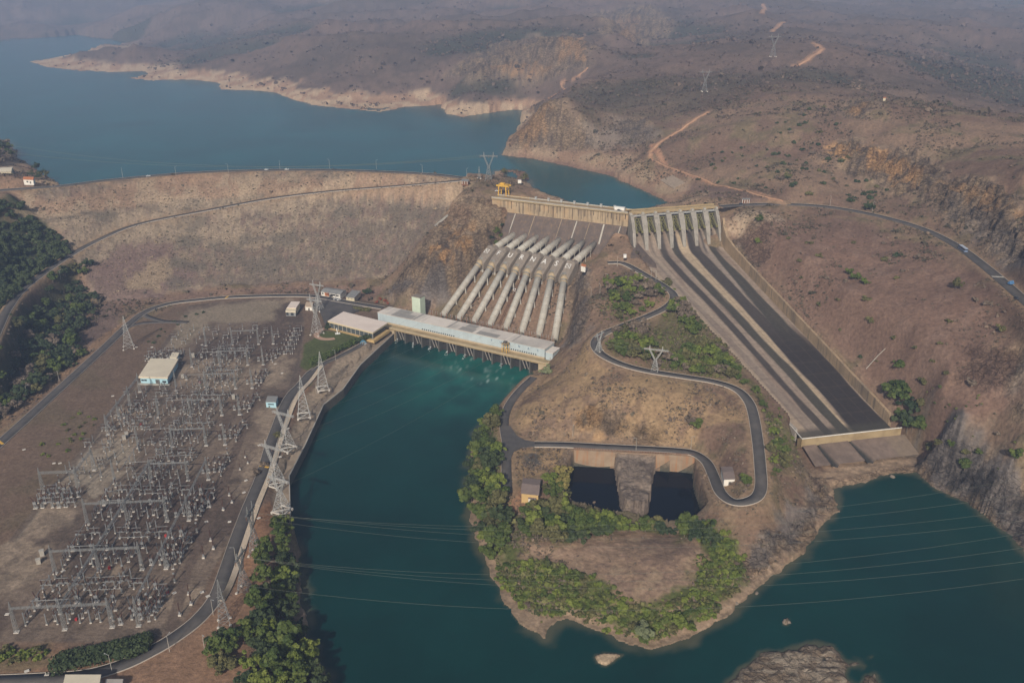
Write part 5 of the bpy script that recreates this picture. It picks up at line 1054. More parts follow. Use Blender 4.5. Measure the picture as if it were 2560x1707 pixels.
CAB = [(106, 1388, "pale cabinet on the bare ground beside the lower gantries, the taller of a pair"), (97, 1408, "short pale cabinet on the bare ground beside the lower gantries"), (317, 1091, "white cabinet standing by the gantries below the blue warehouse"), (311, 1098, "grey cabinet standing by the gantries below the blue warehouse"), (483, 893, "tall white cabinet behind the small cream roofed hut"), (457, 945, "white cabinet beside the blue warehouse wall"), (584, 997, "pale transformer cabinet near the end of the bare yard lane")]
for k, (x, y, lb) in enumerate(CAB): simple("cabinet", lb, "cabinet", S(x, y, 12), (2.0, 1.8, 2.6+.5*(k % 2 == 0)), m_paleconc, .5)
# monument on the round lawn, playground dome, yellow crane, lake slab
mo = empty("monument", tuple(S(844, 834, 12)), 0, "white slender monument on the round lawn before the control building", "monument"); p = S(844, 834, 12)
part(MB().box(p+Vector((0, 0, .2)), (4.2, 3, .5), .3), "base", m_white, mo); part(MB().bar(p+Vector((0, 0, .4)), p+Vector((-.5, 0, 5)), 1.0, .6), "pillar", m_white, mo)
cir = MB(); pc_ = S(826, 833, 12.03); n = 40; vs = []
for k in range(n+1):
    a = math.radians(60+k*240/n); vs += [pc_+Vector((math.cos(a)*r, math.sin(a)*r*1.15, .05)) for r in (9.5, 14)]
cir.add(vs, [(2*k, 2*k+1, 2*k+3, 2*k+2) for k in range(n)]); o = cir.build("garden_path", mat("pink paving", (.42, .27, .19), .85, .15, .4)); tag(o, kind="structure")
dm = empty("climbing_dome", tuple(S(908, 859, 12)), 0, "blue domed climbing frame on the lawn near the quay corner", "dome"); p = S(908, 859, 11.5); mb = MB()
for a in range(8):
    pr_ = None
    for k in range(7):
        t = math.radians(90*k/6); q_ = p+Vector((math.cos(a*math.pi/4)*math.cos(t)*2.6, math.sin(a*math.pi/4)*math.cos(t)*2.6, math.sin(t)*2.9))
        if pr_: mb.bar(pr_, q_, .3)
        pr_ = q_
part(mb, "bars", mat("blue metal", (.10, .28, .42), .5), dm); mb = MB(); mb.tube([p+Vector((math.cos(a)*2.6, math.sin(a)*2.6, .2)) for a in np.linspace(0, 6.283, 20)], .25, 6); part(mb, "ring", m_white, dm)
yc = empty("portal_crane", tuple(S(1258, 489, 98)), 0, "yellow portal crane standing at the end of the concrete dam crest", "crane"); p = S(1259, 488, 98)
cx_ = Vector((ce[0], ce[1], 0)); cy_ = Vector((-cn[0], -cn[1], 0)); mb = MB()
for a in (-4.2, 4.2):
    for d in (-3, 3): mb.bar(p+cx_*a+cy_*d, p+cx_*a*.9+cy_*d+Vector((0, 0, 9)), .9)
    mb.bar(p+cx_*a*.95+cy_*-3+Vector((0, 0, 4)), p+cx_*a*.95+cy_*3+Vector((0, 0, 4)), .5)
part(mb, "legs", m_yel, yc); mb = MB()
for d in (-3, 3): mb.bar(p+cx_*-6.5+cy_*d+Vector((0, 0, 9.6)), p+cx_*6.5+cy_*d+Vector((0, 0, 9.6)), 1.1, 1.4)
mb.box(p+Vector((0, 0, 10.4)), (10, 7.5, .4), math.atan2(ce[1], ce[0])); part(mb, "bridge", m_yel, yc); part(MB().box(p+cx_*-1+Vector((0, 0, 11.3)), (4, 3, 1.6), math.atan2(ce[1], ce[0])), "trolley", m_yel, yc)
sl = MB(); c4 = [Vector(ground(x*SK, y*SK)) for x, y in ((1650, 452), (1681, 440), (1712, 459), (1684, 473))]; c4[2].z = c4[1].z+c4[3].z-c4[0].z
sl.add([p+Vector((0, 0, 1.0)) for p in c4]+[p-Vector((0, 0, 6)) for p in c4], [(0, 1, 2, 3), (0, 4, 5, 1), (1, 5, 6, 2), (2, 6, 7, 3), (3, 7, 4, 0)])
o = sl.build("concrete_apron", mat("ribbed slab", (.30, .235, .175), .9, .25, .4, streak=.4)); tag(o, "ribbed concrete slab on the bank above the lake corner near the dirt road", "slab")
# cable duct beside the quayside road
dl2 = [(735, 840), (712, 872), (690, 896), (672, 925), (655, 970), (640, 1015), (618, 1085), (588, 1160), (562, 1235), (541, 1300), (524, 1345), (505, 1380)]
ln = catmull([list(at(x+4, y, 12)) + [12.1] for x, y in dl2], 6); du = empty("cable_duct", W3(ln[30], 12), 0, "long pale slatted cable duct running beside the quayside road", "duct")
mb = MB(); nn2 = normals2(ln)
for k in np.arange(0, len(ln)-1, .25):
    i = int(k); f = k-i; c = ln[i]*(1-f)+ln[i+1]*f; n_v = nn2[i]; mb.bar((c[0]+n_v[0]*1.5, c[1]+n_v[1]*1.5, 12.25), (c[0]-n_v[0]*1.5, c[1]-n_v[1]*1.5, 12.25), .9 if False else .8, .3)
part(mb, "cover_slats", mat("duct cover", (.46, .38, .29), .85, .15, .3), du); o = ribbon("duct_bed", ln, 3.4, .02, m_darkst, .3, 0, "structure"); del o["kind"]; o.data.transform(world_of(du).inverted()); o.parent = du
# asphalt yard by the office
pz_ = [(712, 690), (745, 682), (800, 690), (836, 702), (826, 712), (800, 722), (778, 735), (758, 748), (745, 740), (735, 715)]
o = MB().prism([tuple(at(x, y, 13.2)) for x, y in pz_][::-1], 11, 13.9).build("parking_yard", m_asph); tag(o, kind="structure")
# vehicles
def car(label, p, rz, m, k=1.0):
    root = empty("car", tuple(p), rz, label, "car"); q = lambda mb, n, mm: (lambda o: setattr(o, 'parent', root))(mb.build(n, mm))
    b = MB(); prof = [(-2.1, .35), (-2.15, .8), (-1.2, .95), (2.05, .85), (2.15, .35)]; n = len(prof)
    b.add([(x, s*.88, z) for s in (-1, 1) for x, z in prof], [tuple(range(n)), tuple(range(2*n-1, n-1, -1))]+[(i, n+i, n+(i+1) % n, (i+1) % n) for i in range(n)]); q(b, "body", m)
    c = MB(); c.add([(-1.6, -.8, .93), (1.0, -.8, .93), (1.0, .8, .93), (-1.6, .8, .93), (-1.2, -.65, 1.45), (.3, -.65, 1.45), (.3, .65, 1.45), (-1.2, .65, 1.45)], [(4, 5, 6, 7), (0, 1, 5, 4), (1, 2, 6, 5), (2, 3, 7, 6), (3, 0, 4, 7)]); q(c, "windows", m_glass)
    t = MB(); t.box((-.45, 0, 1.47), (1.4, 1.25, .06)); q(t, "roof", m)
    for x in (-1.3, 1.3):
        for s in (-.8, .8): w = MB(); w.tube([(x, s-.12, .33), (x, s+.12, .33)], .33, 10); q(w, "wheel", m_darkst)
    return root
m_carw = mat("white car paint", (.75, .75, .73), .35, .04, .5); m_card = mat("dark car paint", (.04, .04, .045), .3, .1, .5)
def heading(ln, p): i = int(np.argmin(np.hypot(ln[:, 0]-p[0], ln[:, 1]-p[1]))); d = ln[min(i+1, len(ln)-1)]-ln[max(i-1, 0)]; return math.atan2(d[1], d[0]), ln[i]
LN = {nm: ln for nm, ln, wd in road_lines}
for x, y, z, rd, m, lb in ((371, 441, 98.2, "rockfill_dam_road", m_carw, "white car on the long dam road nearest the houses"), (666, 425, 98.2, "rockfill_dam_road", m_carw, "white car near the middle of the long dam road, behind another"),
                           (717, 424.5, 98.2, "rockfill_dam_road", m_carw, "white car near the middle of the long dam road, ahead of another"), (833, 424.5, 98.2, "rockfill_dam_road", m_card, "dark car on the long dam road past the white cars"),
                           (2541, 747, 98.2, "east_road", m_card, "black car on the east road beyond the pale road stripe"), (1853, 511, 98.2, "east_road", m_card, "grey car by the little roadside shelter past the spillway")):
    p = S(x, y, z); h, c = heading(LN[rd], p); car(lb, (p.x, p.y, c[2]+.08), h, m)
car("white pickup parked beside the yellow portal crane", S(1243, 478.5, 98.4), .2, m_carw); car("dark car parked under the white container on the dam", D3(cL*.93, -2.5, 97.95), math.atan2(ce[1], ce[0]), m_card)
car("white car parked before the office, next to the garage", S(839, 748, 14), .9, m_carw); car("dark car at the office door", S(829, 741, 14), .9, m_card); car("white car parked between office and garage", S(848, 750, 14), .9, m_carw)
p = S(2407, 626, 98.2); h, c = heading(LN["east_road"], p); bs = empty("bus", (p.x, p.y, c[2]+.06), h, "blue and white coach driving on the curving east road", "bus")
q = lambda mb, n, mm, r=bs: (lambda o: setattr(o, 'parent', r))(mb.build(n, mm))
q(MB().box((0, 0, 1.75), (11.5, 2.5, 2.7)), "body", mat("slate blue bus paint", (.17, .22, .32), .4, .06, .4)); q(MB().box((0, 0, 2.2), (11.56, 2.54, .9)), "windows", m_glass); q(MB().box((0, 0, 3.16), (11.2, 2.4, .14)), "roof", mat("bus roof", (.42, .46, .52), .5, .06, .4))
for x in (-3.6, 3.4):
    for s in (-1.1, 1.1): q(MB().tube([(x, s-.16, .48), (x, s+.16, .48)], .48, 12), "wheel", m_darkst)
tt_ = empty("tent", tuple(S(2527, 709, 99)), .4, "small blue tarpaulin tent beside the east road near the black car", "tent")
mb = MB(); mb.add([(-1.9, -1.4, 0), (1.9, -1.4, 0), (1.9, 1.4, 0), (-1.9, 1.4, 0), (-1.9, 0, 2.1), (1.9, 0, 2.1)], [(0, 1, 5, 4), (2, 3, 4, 5), (1, 2, 5), (3, 0, 4)]); q(mb, "canvas", mat("blue tarpaulin", (.07, .17, .33), .6), tt_); q(MB().box((3, 1.2, .5), (1.2, 1.1, 1.0)), "crate", m_whitewall, tt_)
st_ = MB(); pst = S(2480, 690, 98.2); h, c = heading(LN["east_road"], pst); st_.box((0, 0, 0), (2.2, 7.8, .12)); o = st_.build("road_stripe", m_paleconc); o.location = (c[0], c[1], c[2]+.13); o.rotation_euler = (0, 0, h); tag(o, "pale painted stripe across the east road beside the blue tent", "road marking")

# pale pipe on the east slope, stair strip on the rock abutment
pa, pb, pc2 = Vector(ground(2165*SK, 923*SK)), Vector(ground(2195*SK, 890*SK)), Vector(ground(2213*SK, 873*SK)); o = MB().tube([pa+Vector((0, 0, .5)), pb+Vector((0, 0, .5)), pc2+Vector((0, 0, .5))], .3, 6).build("drain_pipe", m_paleconc); tag(o, "thin pale pipe lying on the brown slope above the spillway wall", "pipe")
sa, sb = Vector(ground(1088*SK, 566*SK)), Vector(ground(1120*SK, 539*SK)); mb = MB()
for k in range(26): q_ = sa+(sb-sa)*(k/26); mb.box(q_+Vector((0, 0, .6)), (3.4, (sb-sa).length/26+.1, 1.2), math.atan2((sb-sa).y, (sb-sa).x)-math.pi/2)
o = mb.build("concrete_stair", m_paleconc); tag(o, "pale concrete stair strip climbing the rock beside the embankment dam", "stair")
# ---------------------------------------------------------------- lattice steel
m_lat = mat("lattice steel", (.46, .46, .44), .55, .08, .5, metal=.2); m_lat2 = mat("weathered lattice steel", (.235, .24, .235), .65, .12, .5, metal=.1); m_fdn = mat("white foundation", (.55, .51, .45), .8, .1, .4)
def lattice(mb, base, top, wb, wt, n, th, th2=None, ax=(1, 0, 0), ay=(0, 1, 0)):     # a tapering four-legged lattice between two points
    base, top, ax, ay = Vector(base), Vector(top), Vector(ax), Vector(ay); th2 = th2 or th*.7
    def ring(t): c = base+(top-base)*t; w = (wb+(wt-wb)*t)/2; return [c+ax*sx*w+ay*sy*w for sx, sy in ((-1, -1), (1, -1), (1, 1), (-1, 1))]
    ts = [1-(1-k/n)**1.25 for k in range(n+1)] if wb > wt*1.5 else [k/n for k in range(n+1)]
    R0 = ring(0)
    for k in range(n):
        R1 = ring(ts[k+1])
        for j in range(4):
            mb.bar(R0[j], R1[j], th); a, b = j, (j+1) % 4
            mb.bar(R0[a], R1[b], th2); mb.bar(R0[b], R1[a], th2)
            if k % 2 == 0: mb.bar(R1[a], R1[b], th2)
        R0 = R1
def pylon(kind, label, bx, by, zb, h, rz=0.0, wb=6.0, group=None, frame=None, arm=9.0, th=.165, m=None, src=True):
    p = S(bx, by, zb) if src else Vector((bx, by, zb)); root = empty("lattice_pylon", tuple(p), rz, label, "pylon", group); m = m or m_lat
    q = lambda mb, n, mm: (lambda o: setattr(o, 'parent', root))(mb.build(n, mm))
    if kind == "peak":
        mb = MB(); lattice(mb, (0, 0, 0), (0, 0, h*.62), wb, wb*.36, 6, th); lattice(mb, (0, 0, h*.62), (0, 0, h), wb*.36, .3, 5, th*.9); q(mb, "tower_body", m)
        mb = MB(); [mb.bar((-wb*.32, 0, h*f), (wb*.32, 0, h*f), th) for f in (.62, .72)]; q(mb, "crossarm", m)
    else:
        hw = h*.52; mb = MB(); lattice(mb, (0, 0, 0), (0, 0, hw), wb, wb*.26, 6, th); q(mb, "tower_body", m)
        for s in (-1, 1):
            mb = MB(); lattice(mb, (s*wb*.1, 0, hw), (s*arm*.52, 0, h*.86), wb*.16, wb*.14, 5, th*.7, th*.5); lattice(mb, (s*arm*.52, 0, h*.86), (s*arm*.52, 0, h), wb*.13, .2, 3, th*.7, th*.5); q(mb, "horn", m)
        mb = MB(); lattice(mb, (-arm, 0, h*.86), (arm, 0, h*.86), wb*.13, wb*.13, 9, th*.6, th*.45, (0, 1, 0), (0, 0, 1)); q(mb, "crossarm", m)
        for s in (-.92, 0, .92):
            mb = MB(); mb.tube([(s*arm, 0, h*.86), (s*arm, 0, h*.86-2.4)], .16, 6); q(mb, "insulator_string", m_rust)
    if frame:
        mb = MB(); w = wb/2
        for (x0, y0), (x1, y1) in (((-w, -w), (w, -w)), ((w, -w), (w, w)), ((w, w), (-w, w)), ((-w, w), (-w, -w))): mb.bar((x0, y0, .6), (x1, y1, .6), .6, .7)
        mb.bar((-w, -w, .6), (w, w, .6), .4, .5); q(mb, "foundation_frame", m_fdn)
    for sx in (-1, 1):
        for sy in (-1, 1): q(MB().box((sx*wb/2, sy*wb/2, .1), (1.1, 1.1, 1.4)), "footing", m_fdn)
    return root
PY = []
def py(*a, **k): PY.append(pylon(*a, **k)); return PY[-1]
py("peak", "pointed lattice pylon on a white frame at the quay wall beside the lawn", 807, 972, 11.2, 30, .35, 8.0, frame=True)
py("peak", "pointed lattice pylon on a white frame on the quay below the relay hut", 760, 1040, 11.2, 31, .25, 8.2, frame=True)
py("horn", "two horned lattice pylon on a white frame on the quay by the pointed pylons", 717, 1121, 11.2, 29, -.45, 8.5, frame=True, arm=8.5)
py("horn", "two horned lattice pylon on a white frame nearest the yellow road hump", 690, 1210, 11.2, 29, -.45, 8.5, frame=True, arm=8.5)
py("horn", "two horned lattice pylon on a white frame at the edge of the riverbank trees", 705, 1277, 11.2, 24, -.45, 7.8, frame=True, arm=7.5)
py("horn", "tall slim lattice pylon between quayside road and riverbank trees, upper of two", 640, 1385, 11.6, 31, 1.45, 5.5, arm=5.5, m=m_lat2)
py("horn", "tall slim lattice pylon between quayside road and riverbank trees, lower of two", 612, 1476, 11.6, 24, 1.45, 5.8, arm=5.5, m=m_lat2)
py("peak", "pointed lattice pylon at the bend of the quayside road casting a long shadow", 561, 1558, 11.6, 25, .3, 5.4, m=m_lat2)
py("peak", "lone pointed lattice pylon on the lawn beside the straight forest road", 322, 870, 12, 28, .4, 8.0)
py("horn", "big horned lattice pylon on the lawn beside the control building", 793, 836, 12, 36, -.4, 8.0, arm=7.5)
py("horn", "horned lattice pylon on the asphalt yard behind the bigger lawn pylon", 797, 775, 13, 28, -.4, 7.0, arm=7.5)
py("horn", "wide armed lattice pylon rising through the green scrub by the hill road", 1636, 934, 37, 21, -.3, 5.5, arm=8.5)
py("horn", "lattice pylon standing at the hairpin of the hill road above the river", 1497, 878, 43, 15, .9, 4.2, arm=6.0)
py("horn", "big horned lattice pylon against the lake where the two dams meet", 1222, 452, 98, 30, -.08, 7.5, arm=9.5, th=.28, m=m_lat2)
py("peak", "small lattice mast beside the big pylon on the dam shoulder", 1198, 447, 98, 13, 0, 3.4, m=m_lat2)
py("horn", "distant horned pylon on the brown hillside above the winding dirt road", 1761, 229, 152, 30, 0, 7, arm=9, th=.17, m=m_lat2)
py("horn", "faint far pylon beside the highest bend of the dirt road", 1932, 142, 186, 34, 0, 8, arm=10, th=.2, m=m_lat2)
# ---------------------------------------------------------------- switchyard
YO = Vector((-227.4, 310.5, 12)); YA = Vector((.9972, .075, 0)); YB = Vector((-.075, .9972, 0)); YR = math.atan2(.075, .9972)
def Y3(p, q_, z=0.0): return YO+YA*p+YB*q_+Vector((0, 0, z))
def cols(root, p, q_, h, w=1.9):
    mb = MB(); lattice(mb, (p, q_, .4), (p, q_, h), w, .8, 5, .12, .07); lattice(mb, (p, q_, h), (p, q_, h+3.2), .8, .15, 3, .09, .06); o = mb.build("column", m_lat2); o.parent = root
    o = MB().box((p, q_, .15), (2.3, 1.9, .4)).build("footing", m_fdn); o.parent = root
def beam(root, a, b, z, w=1.1):
    mb = MB(); d = Vector((b[0]-a[0], b[1]-a[1], 0)); L = d.length; d.normalize(); s = Vector((-d.y, d.x, 0)); lattice(mb, (a[0], a[1], z), (b[0], b[1], z), w, w, max(4, int(L/2.2)), .09, .06, s, (0, 0, 1)); o = mb.build("beam", m_lat2); o.parent = root
GQ = [0, 42.5, 85, 127.5, 170, 212.5, 255, 297.5, 340]
def gantry(q_, along, lab):
    r = empty("lattice_gantry", tuple(Y3(0, q_)), YR, lab, "gantry", "lattice gantries of the switchyard")
    for p in (0, 21.5, 42.7): cols(r, p, 0, 14, 1.5)
    cols(r, 54.6, 0, 14, 1.5); beam(r, (0, 0), (42.7, 0), 13.6, .8)
    if along: beam(r, (21.5, 0), (21.5, 42.5), 13.4, .8); beam(r, (54.6, 0), (54.6, 42.5), 13.4, .8)
    return r
g0 = gantry(0, True, "grey lattice gantry with crossing beams over a bay of the switchyard")
def gantry_slim(q_, lab):
    r = empty("lattice_gantry", tuple(Y3(0, q_)), YR, lab, "gantry", "slim lattice gantries of the upper switchyard")
    for p in (0, 21.5, 42.7, 54.6): cols(r, p, 0, 13, 1.1)
    beam(r, (21.5, 0), (42.7, 0), 12.6, .55); return r
for i, q_ in enumerate(GQ[1:3]):
    c = copy_tree(g0); c.location = Y3(0, q_)
g1 = gantry_slim(GQ[3], "slim lattice gantry in the denser upper part of the switchyard")
for q_ in GQ[4:-1]:
    c = copy_tree(g1); c.location = Y3(0, q_)
gantry_slim(GQ[-1], "grey lattice gantry at the far edge of the equipment, by the bare pale ground")["group"] = ""
r = empty("lattice_gantry", tuple(Y3(-26, 190)), YR, "row of slim lattice masts along the lawn edge of the switchyard, tied by a beam", "gantry")
for k in range(4): cols(r, 0, k*21.5, 12, 1.6)
beam(r, (0, 0), (0, 64.5), 11.6)
r = empty("lattice_gantry", tuple(Y3(-38, 120)), YR, "lattice gantry over the dense equipment corner beside the lawn", "gantry")
for p, q_ in ((0, 0), (20, 0), (20, 24)): cols(r, p, q_, 14)
beam(r, (0, 0), (20, 0), 13.6); beam(r, (20, 0), (20, 24), 13.6)
# one of each kind of apparatus
m_ins = mat("brown porcelain", (.085, .05, .04), .35, .2, .8); m_ygalv = mat("weathered galvanised steel", (.20, .205, .205), .6, .12, .5); m_gins = mat("grey porcelain", (.22, .225, .23), .4, .1, .8); m_red = mat("red paint", (.40, .04, .04), .5)
def app(name, label, group): return empty(name, (0, 0, -500), YR, label, "switchgear", group)
def put(root, mb, n, m): o = mb.build(n, m); o.parent = root; return o
def sheds(mb, x, y, z0, z1, r, n=7):
    for k in range(n): z = z0+(z1-z0)*(k+.5)/n; mb.tube([(x, y, z-.09), (x, y, z+.09)], r, 8)
    mb.tube([(x, y, z0), (x, y, z1)], r*.55, 6)
def k_post():
    r = app("insulator_post", "slim grey insulator post on a white plinth in the switchyard", "insulator posts of the switchyard")
    put(r, MB().box((0, 0, .2), (.9, .9, .5)), "plinth", m_fdn); mb = MB(); lattice(mb, (0, 0, .4), (0, 0, 3.4), .45, .35, 3, .12); put(r, mb, "stand", m_lat2); mb = MB(); sheds(mb, 0, 0, 3.4, 6.0, .26); put(r, mb, "insulator", m_gins); return r
def k_sw():
    r = app("disconnect_switch", "disconnecting switch with brown insulators on a steel frame in the switchyard", "disconnecting switches of the switchyard")
    mb = MB()
    for x in (-2.2, 2.2):
        for y in (-.5, .5): mb.bar((x, y, .2), (x*.9, y*.6, 3.2), .18)
    mb.bar((-2.9, -.4, 3.3), (2.9, -.4, 3.3), .24); mb.bar((-2.9, .4, 3.3), (2.9, .4, 3.3), .24); put(r, mb, "frame", m_lat2)
    for x in (-2.4, 0, 2.4): mb = MB(); sheds(mb, x, 0, 3.4, 5.6, .28); put(r, mb, "insulator", m_ins)
    mb = MB(); mb.bar((-2.8, 0, 5.75), (2.8, 0, 5.75), .2); put(r, mb, "blade", m_ygalv)
    put(r, MB().box((-2.2, 0, .15), (.9, 1.5, .4)), "plinth", m_fdn); put(r, MB().box((2.2, 0, .15), (.9, 1.5, .4)), "plinth", m_fdn); return r
def k_br():
    r = app("circuit_breaker", "circuit breaker with grey tank and leaning bushings in the switchyard", "circuit breakers of the switchyard")
    mb = MB()
    for x, y in ((-.7, -.5), (.7, -.5), (.7, .5), (-.7, .5)): mb.bar((x, y, 0), (x*.8, y*.8, 2.4), .22)
    put(r, mb, "legs", m_ygalv); put(r, MB().box((0, 0, 2.9), (1.7, 1.2, 1.3)), "tank", m_ygalv)
    for s in (-1, 1): mb = MB(); mb.tube([(s*.5, 0, 3.4), (s*1.5, 0, 6.2)], [.34, .22], 8); put(r, mb, "bushing", m_ins)
    put(r, MB().box((0, 0, .1), (2.2, 1.9, .35)), "plinth", m_fdn); return r
def k_ar():
    r = app("surge_arrester", "dark stacked surge arrester on a white plinth along the quayside road", "surge arresters along the quayside road")
    put(r, MB().box((0, 0, .3), (1.4, 1.4, .7)), "plinth", m_fdn); put(r, MB().box((0, 0, 1.3), (.9, .9, 1.4), 0, 0, 0, .7), "stand", m_gins); mb = MB(); sheds(mb, 0, 0, 2.0, 6.4, .36, 6); put(r, mb, "insulator_stack", m_ins); return r
def k_tr():
    r = app("current_transformer", "round headed current transformer on steel legs in the switchyard", "current transformers of the switchyard")
    put(r, MB().box((0, 0, .2), (1.1, 1.1, .5)), "plinth", m_fdn); mb = MB(); lattice(mb, (0, 0, .4), (0, 0, 2.6), .7, .6, 2, .14); put(r, mb, "stand", m_lat2); mb = MB(); sheds(mb, 0, 0, 2.6, 5, .32); put(r, mb, "insulator", m_ins)
    mb = MB(); mb.tube([(0, 0, 5), (0, 0, 5.3), (0, 0, 5.7), (0, 0, 6)], [.3, .65, .65, .3], 10); put(r, mb, "head", m_ygalv); return r
KIND = {"post": k_post(), "sw": k_sw(), "br": k_br(), "ar": k_ar(), "tr": k_tr()}; NK = {k: 0 for k in KIND}; note_children()
def place(kind, p, q_, rz=0.0, z=0.0):
    o = KIND[kind] if NK[kind] == 0 else copy_tree(KIND[kind], None, False)
    NK[kind] += 1; o.location = Y3(p, q_, z); o.rotation_euler = (0, 0, YR+rz); k_ = (1.0 if q_ < 126 else .82)*RY.uniform(.88, 1.12); o.scale = (k_, k_, k_*RY.uniform(.95, 1.2))
RY = random.Random(5)
for i, q0 in enumerate(GQ[:-1]):
    for r_i, (kd, dq_, n_k) in enumerate((("post", 4, 9), ("sw", 9, 7), ("post", 14.5, 8), ("br", 19, 5), ("tr", 24.5, 6), ("sw", 29, 6), ("post", 33.5, 8), ("tr", 38, 4))):
        for f in range(n_k):                      # each row of a bay carries one kind of apparatus, phase by phase
            p = 2+f*44/n_k+RY.uniform(-.5, .5)
            if i > 2 and (q0+dq_ < 262 or q0 > 330) and RY.random() < .5: place(RY.choice(("post", "sw", "tr", "post")), p-30-RY.uniform(0, 6), q0+dq_+RY.uniform(-1, 1))
            if RY.random() < .12 or (i > 2 and f*44/n_k < 12 and RY.random() < .55): continue
            place(kd, p, q0+dq_+RY.uniform(-.5, .5), math.pi/2 if kd == "sw" and r_i == 1 else 0)
    if i < 3:
        for f in range(11): place(("br", "tr", "br", "sw", "post")[f % 5], 46+(f % 4)*4.2+RY.uniform(-.6, .6), q0+3+(f//4)*12+RY.uniform(-2, 2), math.pi/2*(f % 2))
    if i > 2:
        for f in range(16): place(("sw", "post", "post", "tr")[f % 4], 15+(f % 4)*4.2+RY.uniform(-.7, .7), q0+3+(f//4)*10.5+RY.uniform(-2, 2), math.pi/2*(f % 2))
    for f in range(4):                            # the line of breakers beside the lane
        place("br", 49.5+f*3.3, q0+8+f*.5); place("sw" if f % 2 else "tr", 50.5+f*3.2, q0+18+f*.3, math.pi/2); place(("tr", "br", "sw", "tr")[f], 60+RY.uniform(-1.5, 2.5), q0+4+f*9)
        if i < 4 and f < 3: place("ar", 71.5-i*.2+(f % 2)*3.2, q0+6+f*7.5+i*1.5)
for f in range(34): place(("post", "sw", "post", "tr")[f % 4], -30+(f % 9)*10.5+RY.uniform(-.6, .6), 346+(f//9)*10, 0)
for f in range(22): place(("post", "post", "sw", "post")[f % 4], -24+RY.uniform(0, 20), 150+f*8.6, 0)
for k in range(26): place(("br", "tr", "sw", "post")[k % 4], -36+(k % 7)*3.3+RY.uniform(-.5, .5), 104+(k//7)*5.2, 0)
for k in range(24): place(("sw", "br", "post", "tr")[k % 4], -28+(k % 6)*4.4, 196+(k//6)*9, 0)
for k in range(28): place(("tr", "sw", "post", "br")[k % 4], -40+(k % 7)*4.0, 312+(k//7)*4.4, 0)
for k in range(24): place(("tr", "br", "sw", "post")[k % 4], 64+(k % 4)*3.3, 318+(k//4)*10, 0)
print("switchgear", NK)
# busbars: long tubes over the bays
bb = None
for i, q0 in enumerate(GQ[:-1]):
    for p in (3.5, 18.5, 24.5, 38):
        o = MB().tube([(0, 0, 0), (0, 34, 0)], .16, 6).build("busbar", m_lat2) if bb is None else bb.copy()
        if bb is None: bb = o; tag(o, "long pale busbar tube lying over a switchyard bay", "busbar", "busbars over the switchyard bays")
        else: COL.objects.link(o)
        o.location = Y3(p, q0+3, 6.1+(p % 2)); o.rotation_euler = (0, 0, YR)
    for p in (1, 23):
        o = bb.copy(); COL.objects.link(o); o.location = Y3(p+18, q0+14+6*(p > 9), 6.2); o.rotation_euler = (0, 0, YR+math.pi/2); o.scale = (1, .52, 1)
# white pads and marker posts
PADS = [(341, 868), (380, 868), (282, 990), (135, 1158), (150, 1158), (60, 1124), (700, 1142), (648, 1113), (685, 1162), (615, 1201), (610, 1231), (516, 1304), (574, 1304), (436, 1482), (647, 1295), (158, 1427), (18, 1535), (67, 1677), (505, 1480), (520, 1490), (563, 1489), (372, 1611), (118, 1685), (720, 1071), (705, 933), (688, 910), (505, 862), (528, 886), (552, 1062), (598, 1075)]
pad = None
for k, (x, y) in enumerate(PADS):
    if pad is None: o = pad = MB().box((0, 0, .12), (1.9, 1.5, .3)).build("concrete_pad", m_fdn); tag(o, "small white concrete pad set flat in the ground near the switchyard", "pad", "white pads around the switchyard")
    else: o = pad.copy(); COL.objects.link(o)
    o.location = S(x, y, 12); o.rotation_euler = (0, 0, RY.uniform(0, 1))
h0 = None
for (x, y) in ((352, 1063), (191, 1550), (500, 958), (420, 1483), (274, 1421), (415, 1341)):
    o = MB().box((0, 0, .7), (1.1, .9, 1.4)).build("red_extinguisher_box", m_red) if h0 is None else h0.copy()
    if h0 is None: h0 = o; tag(o, "small red fire box standing among the switchyard apparatus", "fire box", "red fire boxes of the switchyard")
    else: COL.objects.link(o)
    o.location = S(x, y, 12)
# ---------------------------------------------------------------- lamp posts
lp0 = None
LPS = [(307, 443), (440, 438), (571, 431), (700, 423), (824, 419), (941, 421), (1056, 433), (1167, 443), (2075, 514), (2180, 530)]
LPS2 = [(424, 1627, 12), (280, 1676, 12), (590, 1403, 12), (533, 1535, 12), (839, 900, 12), (790, 975, 12), (145, 665, 50), (65, 975, 12), (147, 947, 12), (512, 1625, 12), (1500, 728, 58), (1478, 728, 58), (1628, 690, 62), (1640, 698, 61), (1543, 665, 66), (1590, 1125, 12), (1727, 1122, 12), (1519, 700, 62), (1942, 652, 80), (1432, 1095, 12)]
for x, y, z in [(a, b, 98) for a, b in LPS]+LPS2:
    p = S(x, y, z); zt = float(height(p.x, p.y)) if z < 97 else 98
    if lp0 is None:
        lp0 = empty("lamp_post", (0, 0, 0), 0, "lamp", "lamp post"); mb = MB(); mb.tube([(0, 0, -1), (0, 0, 9)], [.16, .1], 6); o = mb.build("pole", m_paleconc); o.parent = lp0
        mb = MB(); mb.bar((0, 0, 9), (1.6, 0, 9.4), .12); o = mb.build("arm", m_galv); o.parent = lp0; o = MB().box((1.8, 0, 9.4), (.7, .3, .16)).build("lamp_head", m_galv); o.parent = lp0; o = lp0
    else: o = copy_tree(lp0)
    o.location = (p.x, p.y, zt); o.rotation_euler = (0, 0, RY.uniform(0, 6.28))
    dam_ = z == 98; o["label"] = "slender lamp post along the crest road against the lake" if dam_ else "slender pale lamp post beside the lower roads"; o["group"] = "lamp posts on the crest roads" if dam_ else "lamp posts beside the lower roads"
